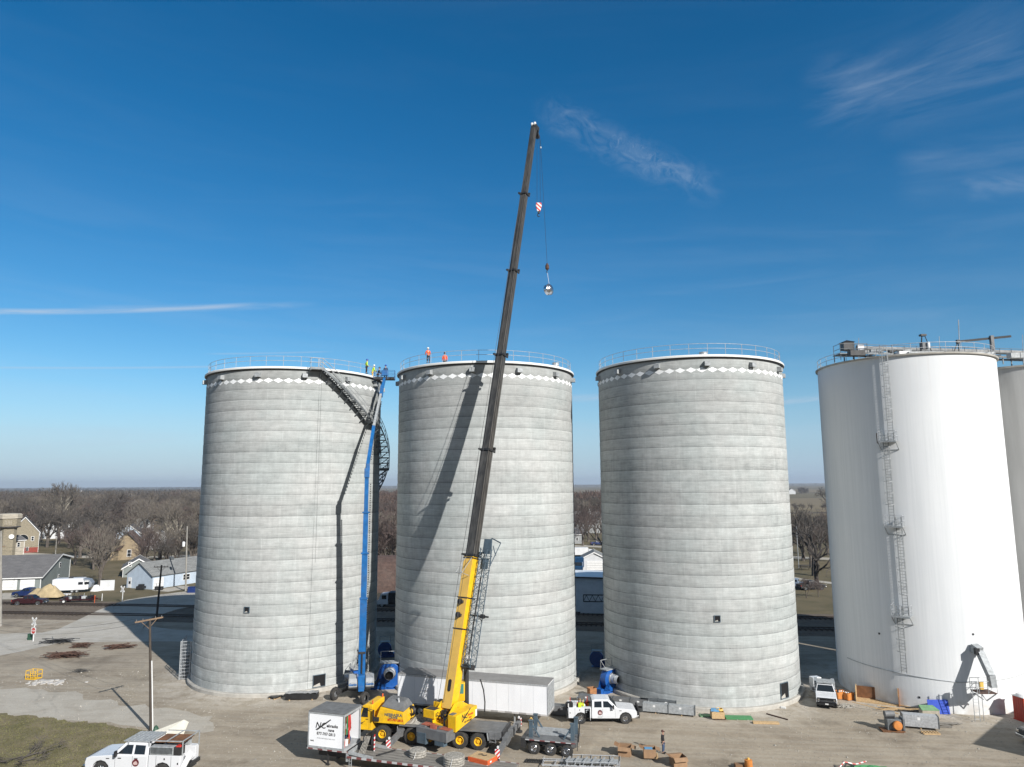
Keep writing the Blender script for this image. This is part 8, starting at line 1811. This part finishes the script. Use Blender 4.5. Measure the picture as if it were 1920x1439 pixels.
scatter(20, 240, 480, (1070, 1138), (11, 17), ['broad', 'red', 'vase'], 'bare dark tree in the gap between middle and third silos', 'bare trees in the middle gap', 4)
scatter(15, 200, 330, (1470, 1560), (9, 13), ['broad', 'vase', 'red'], 'bare tree of the park and farm row between third silo and white silo', 'bare trees in the right gap', 5)
scatter(9, 540, 620, (1470, 1560), (4, 7), ['broad', 'vase'], 'small bush of the hedge row at the edge of the fields in the right gap', 'hedge bushes in the right gap', 5)
# unused prototypes out of the way
for k in protos:
    for p in protos[k]:
        if p.name not in TUSED:
            for c_ in kids(p): bpy.data.objects.remove(c_)
            bpy.data.objects.remove(p)
# far woods: nobody could count these
def wood(name, n, ylo, yhi, pxr, hr, label, seed, m, dens=46, pw=1.6, tk=.035):
    rnd = random.Random(seed); b = MB(); vs = []; fs = []
    for i in range(n):
        y = ylo+(yhi-ylo)*rnd.random()**pw; px = rnd.uniform(*pxr); d = pray(px, 912); x = d.x/d.y*y; h = rnd.uniform(*hr); R2 = h*rnd.uniform(.38, .6)
        c = V(x, y, h*.45)
        for k in range(dens):
            u = V(rnd.gauss(0, 1), rnd.gauss(0, 1), rnd.gauss(.25, .8)).normalized(); q = c+V(u.x*R2, u.y*R2, u.z*h*.55)*rnd.uniform(.55, 1.); base = c+V(u.x*R2, u.y*R2, u.z*h*.5)*.12; t = V(rnd.uniform(-1, 1), rnd.uniform(-1, 1), rnd.uniform(-1, 1))*h*tk
            s0 = len(vs); vs += [base, q+t, q-t]; fs.append((s0, s0+1, s0+2))
        s0 = len(vs); vs += [V(x-.3, y, 0), V(x+.3, y, 0), V(x, y, h*.8)]; fs.append((s0, s0+1, s0+2))
    b.v = vs; b.f = fs; return tag(b.build(name, m, keep=True), label, 'wood', kind='stuff')
wood('far_wood', 1500, 600, 1500, (-60, 400), (13, 20), 'brown leafless woods filling the distance behind the left town', 1, M['twigfar'], 70, 1.6, .02)
wood('far_wood', 900, 1500, 4200, (-60, 400), (13, 19), 'farther bluish brown woods under the left horizon', 2, M['twigfar2'], 24)
wood('far_wood', 200, 480, 1300, (700, 750), (12, 18), 'brown woods far off in the gap between left and middle silos', 3, M['twigfar3'], 130, 1.6, .014)
wood('far_wood', 120, 480, 900, (1068, 1140), (12, 18), 'brown woods far off in the gap between middle and third silos', 4, M['twigfar3'], 130, 1.6, .014)
wood('far_tree_line', 260, 5200, 6200, (690, 1620), (12, 22), 'thin dark tree line on the horizon behind the silos', 5, M['twigfar2'], 20, 1.)
wood('far_tree_line', 420, 5200, 6500, (-80, 420), (16, 26), 'thin dark tree line on the left horizon', 6, M['twigfar2'], 20, 1.)
wood('far_tree_line', 30, 1500, 1600, (1497, 1512), (10, 16), 'small dark clump of trees beside the farmhouse in the fields', 7, M['twigfar'], 30, 1.)
# ------------------------------------------------------------------ haze
hz_ = bpy.data.materials.new('haze'); hz_.use_nodes = True; n = NT(hz_.node_tree); n.n.clear(); vo = n.node('ShaderNodeVolumePrincipled'); vo.inputs['Color'].default_value = (.78, .86, .98, 1); vo.inputs['Density'].default_value = 1.15e-4; vo.inputs['Anisotropy'].default_value = .2
ou = n.node('ShaderNodeOutputMaterial'); n.l.new(vo.outputs[0], ou.inputs['Volume'])
HAZE = True
if HAZE:
    b = MB(); b.box(-8000, 8000, -400, 7600, -1, 78); o = b.build('haze', hz_); o['kind'] = 'stuff'; o['label'] = 'thin pale air haze over the plain'
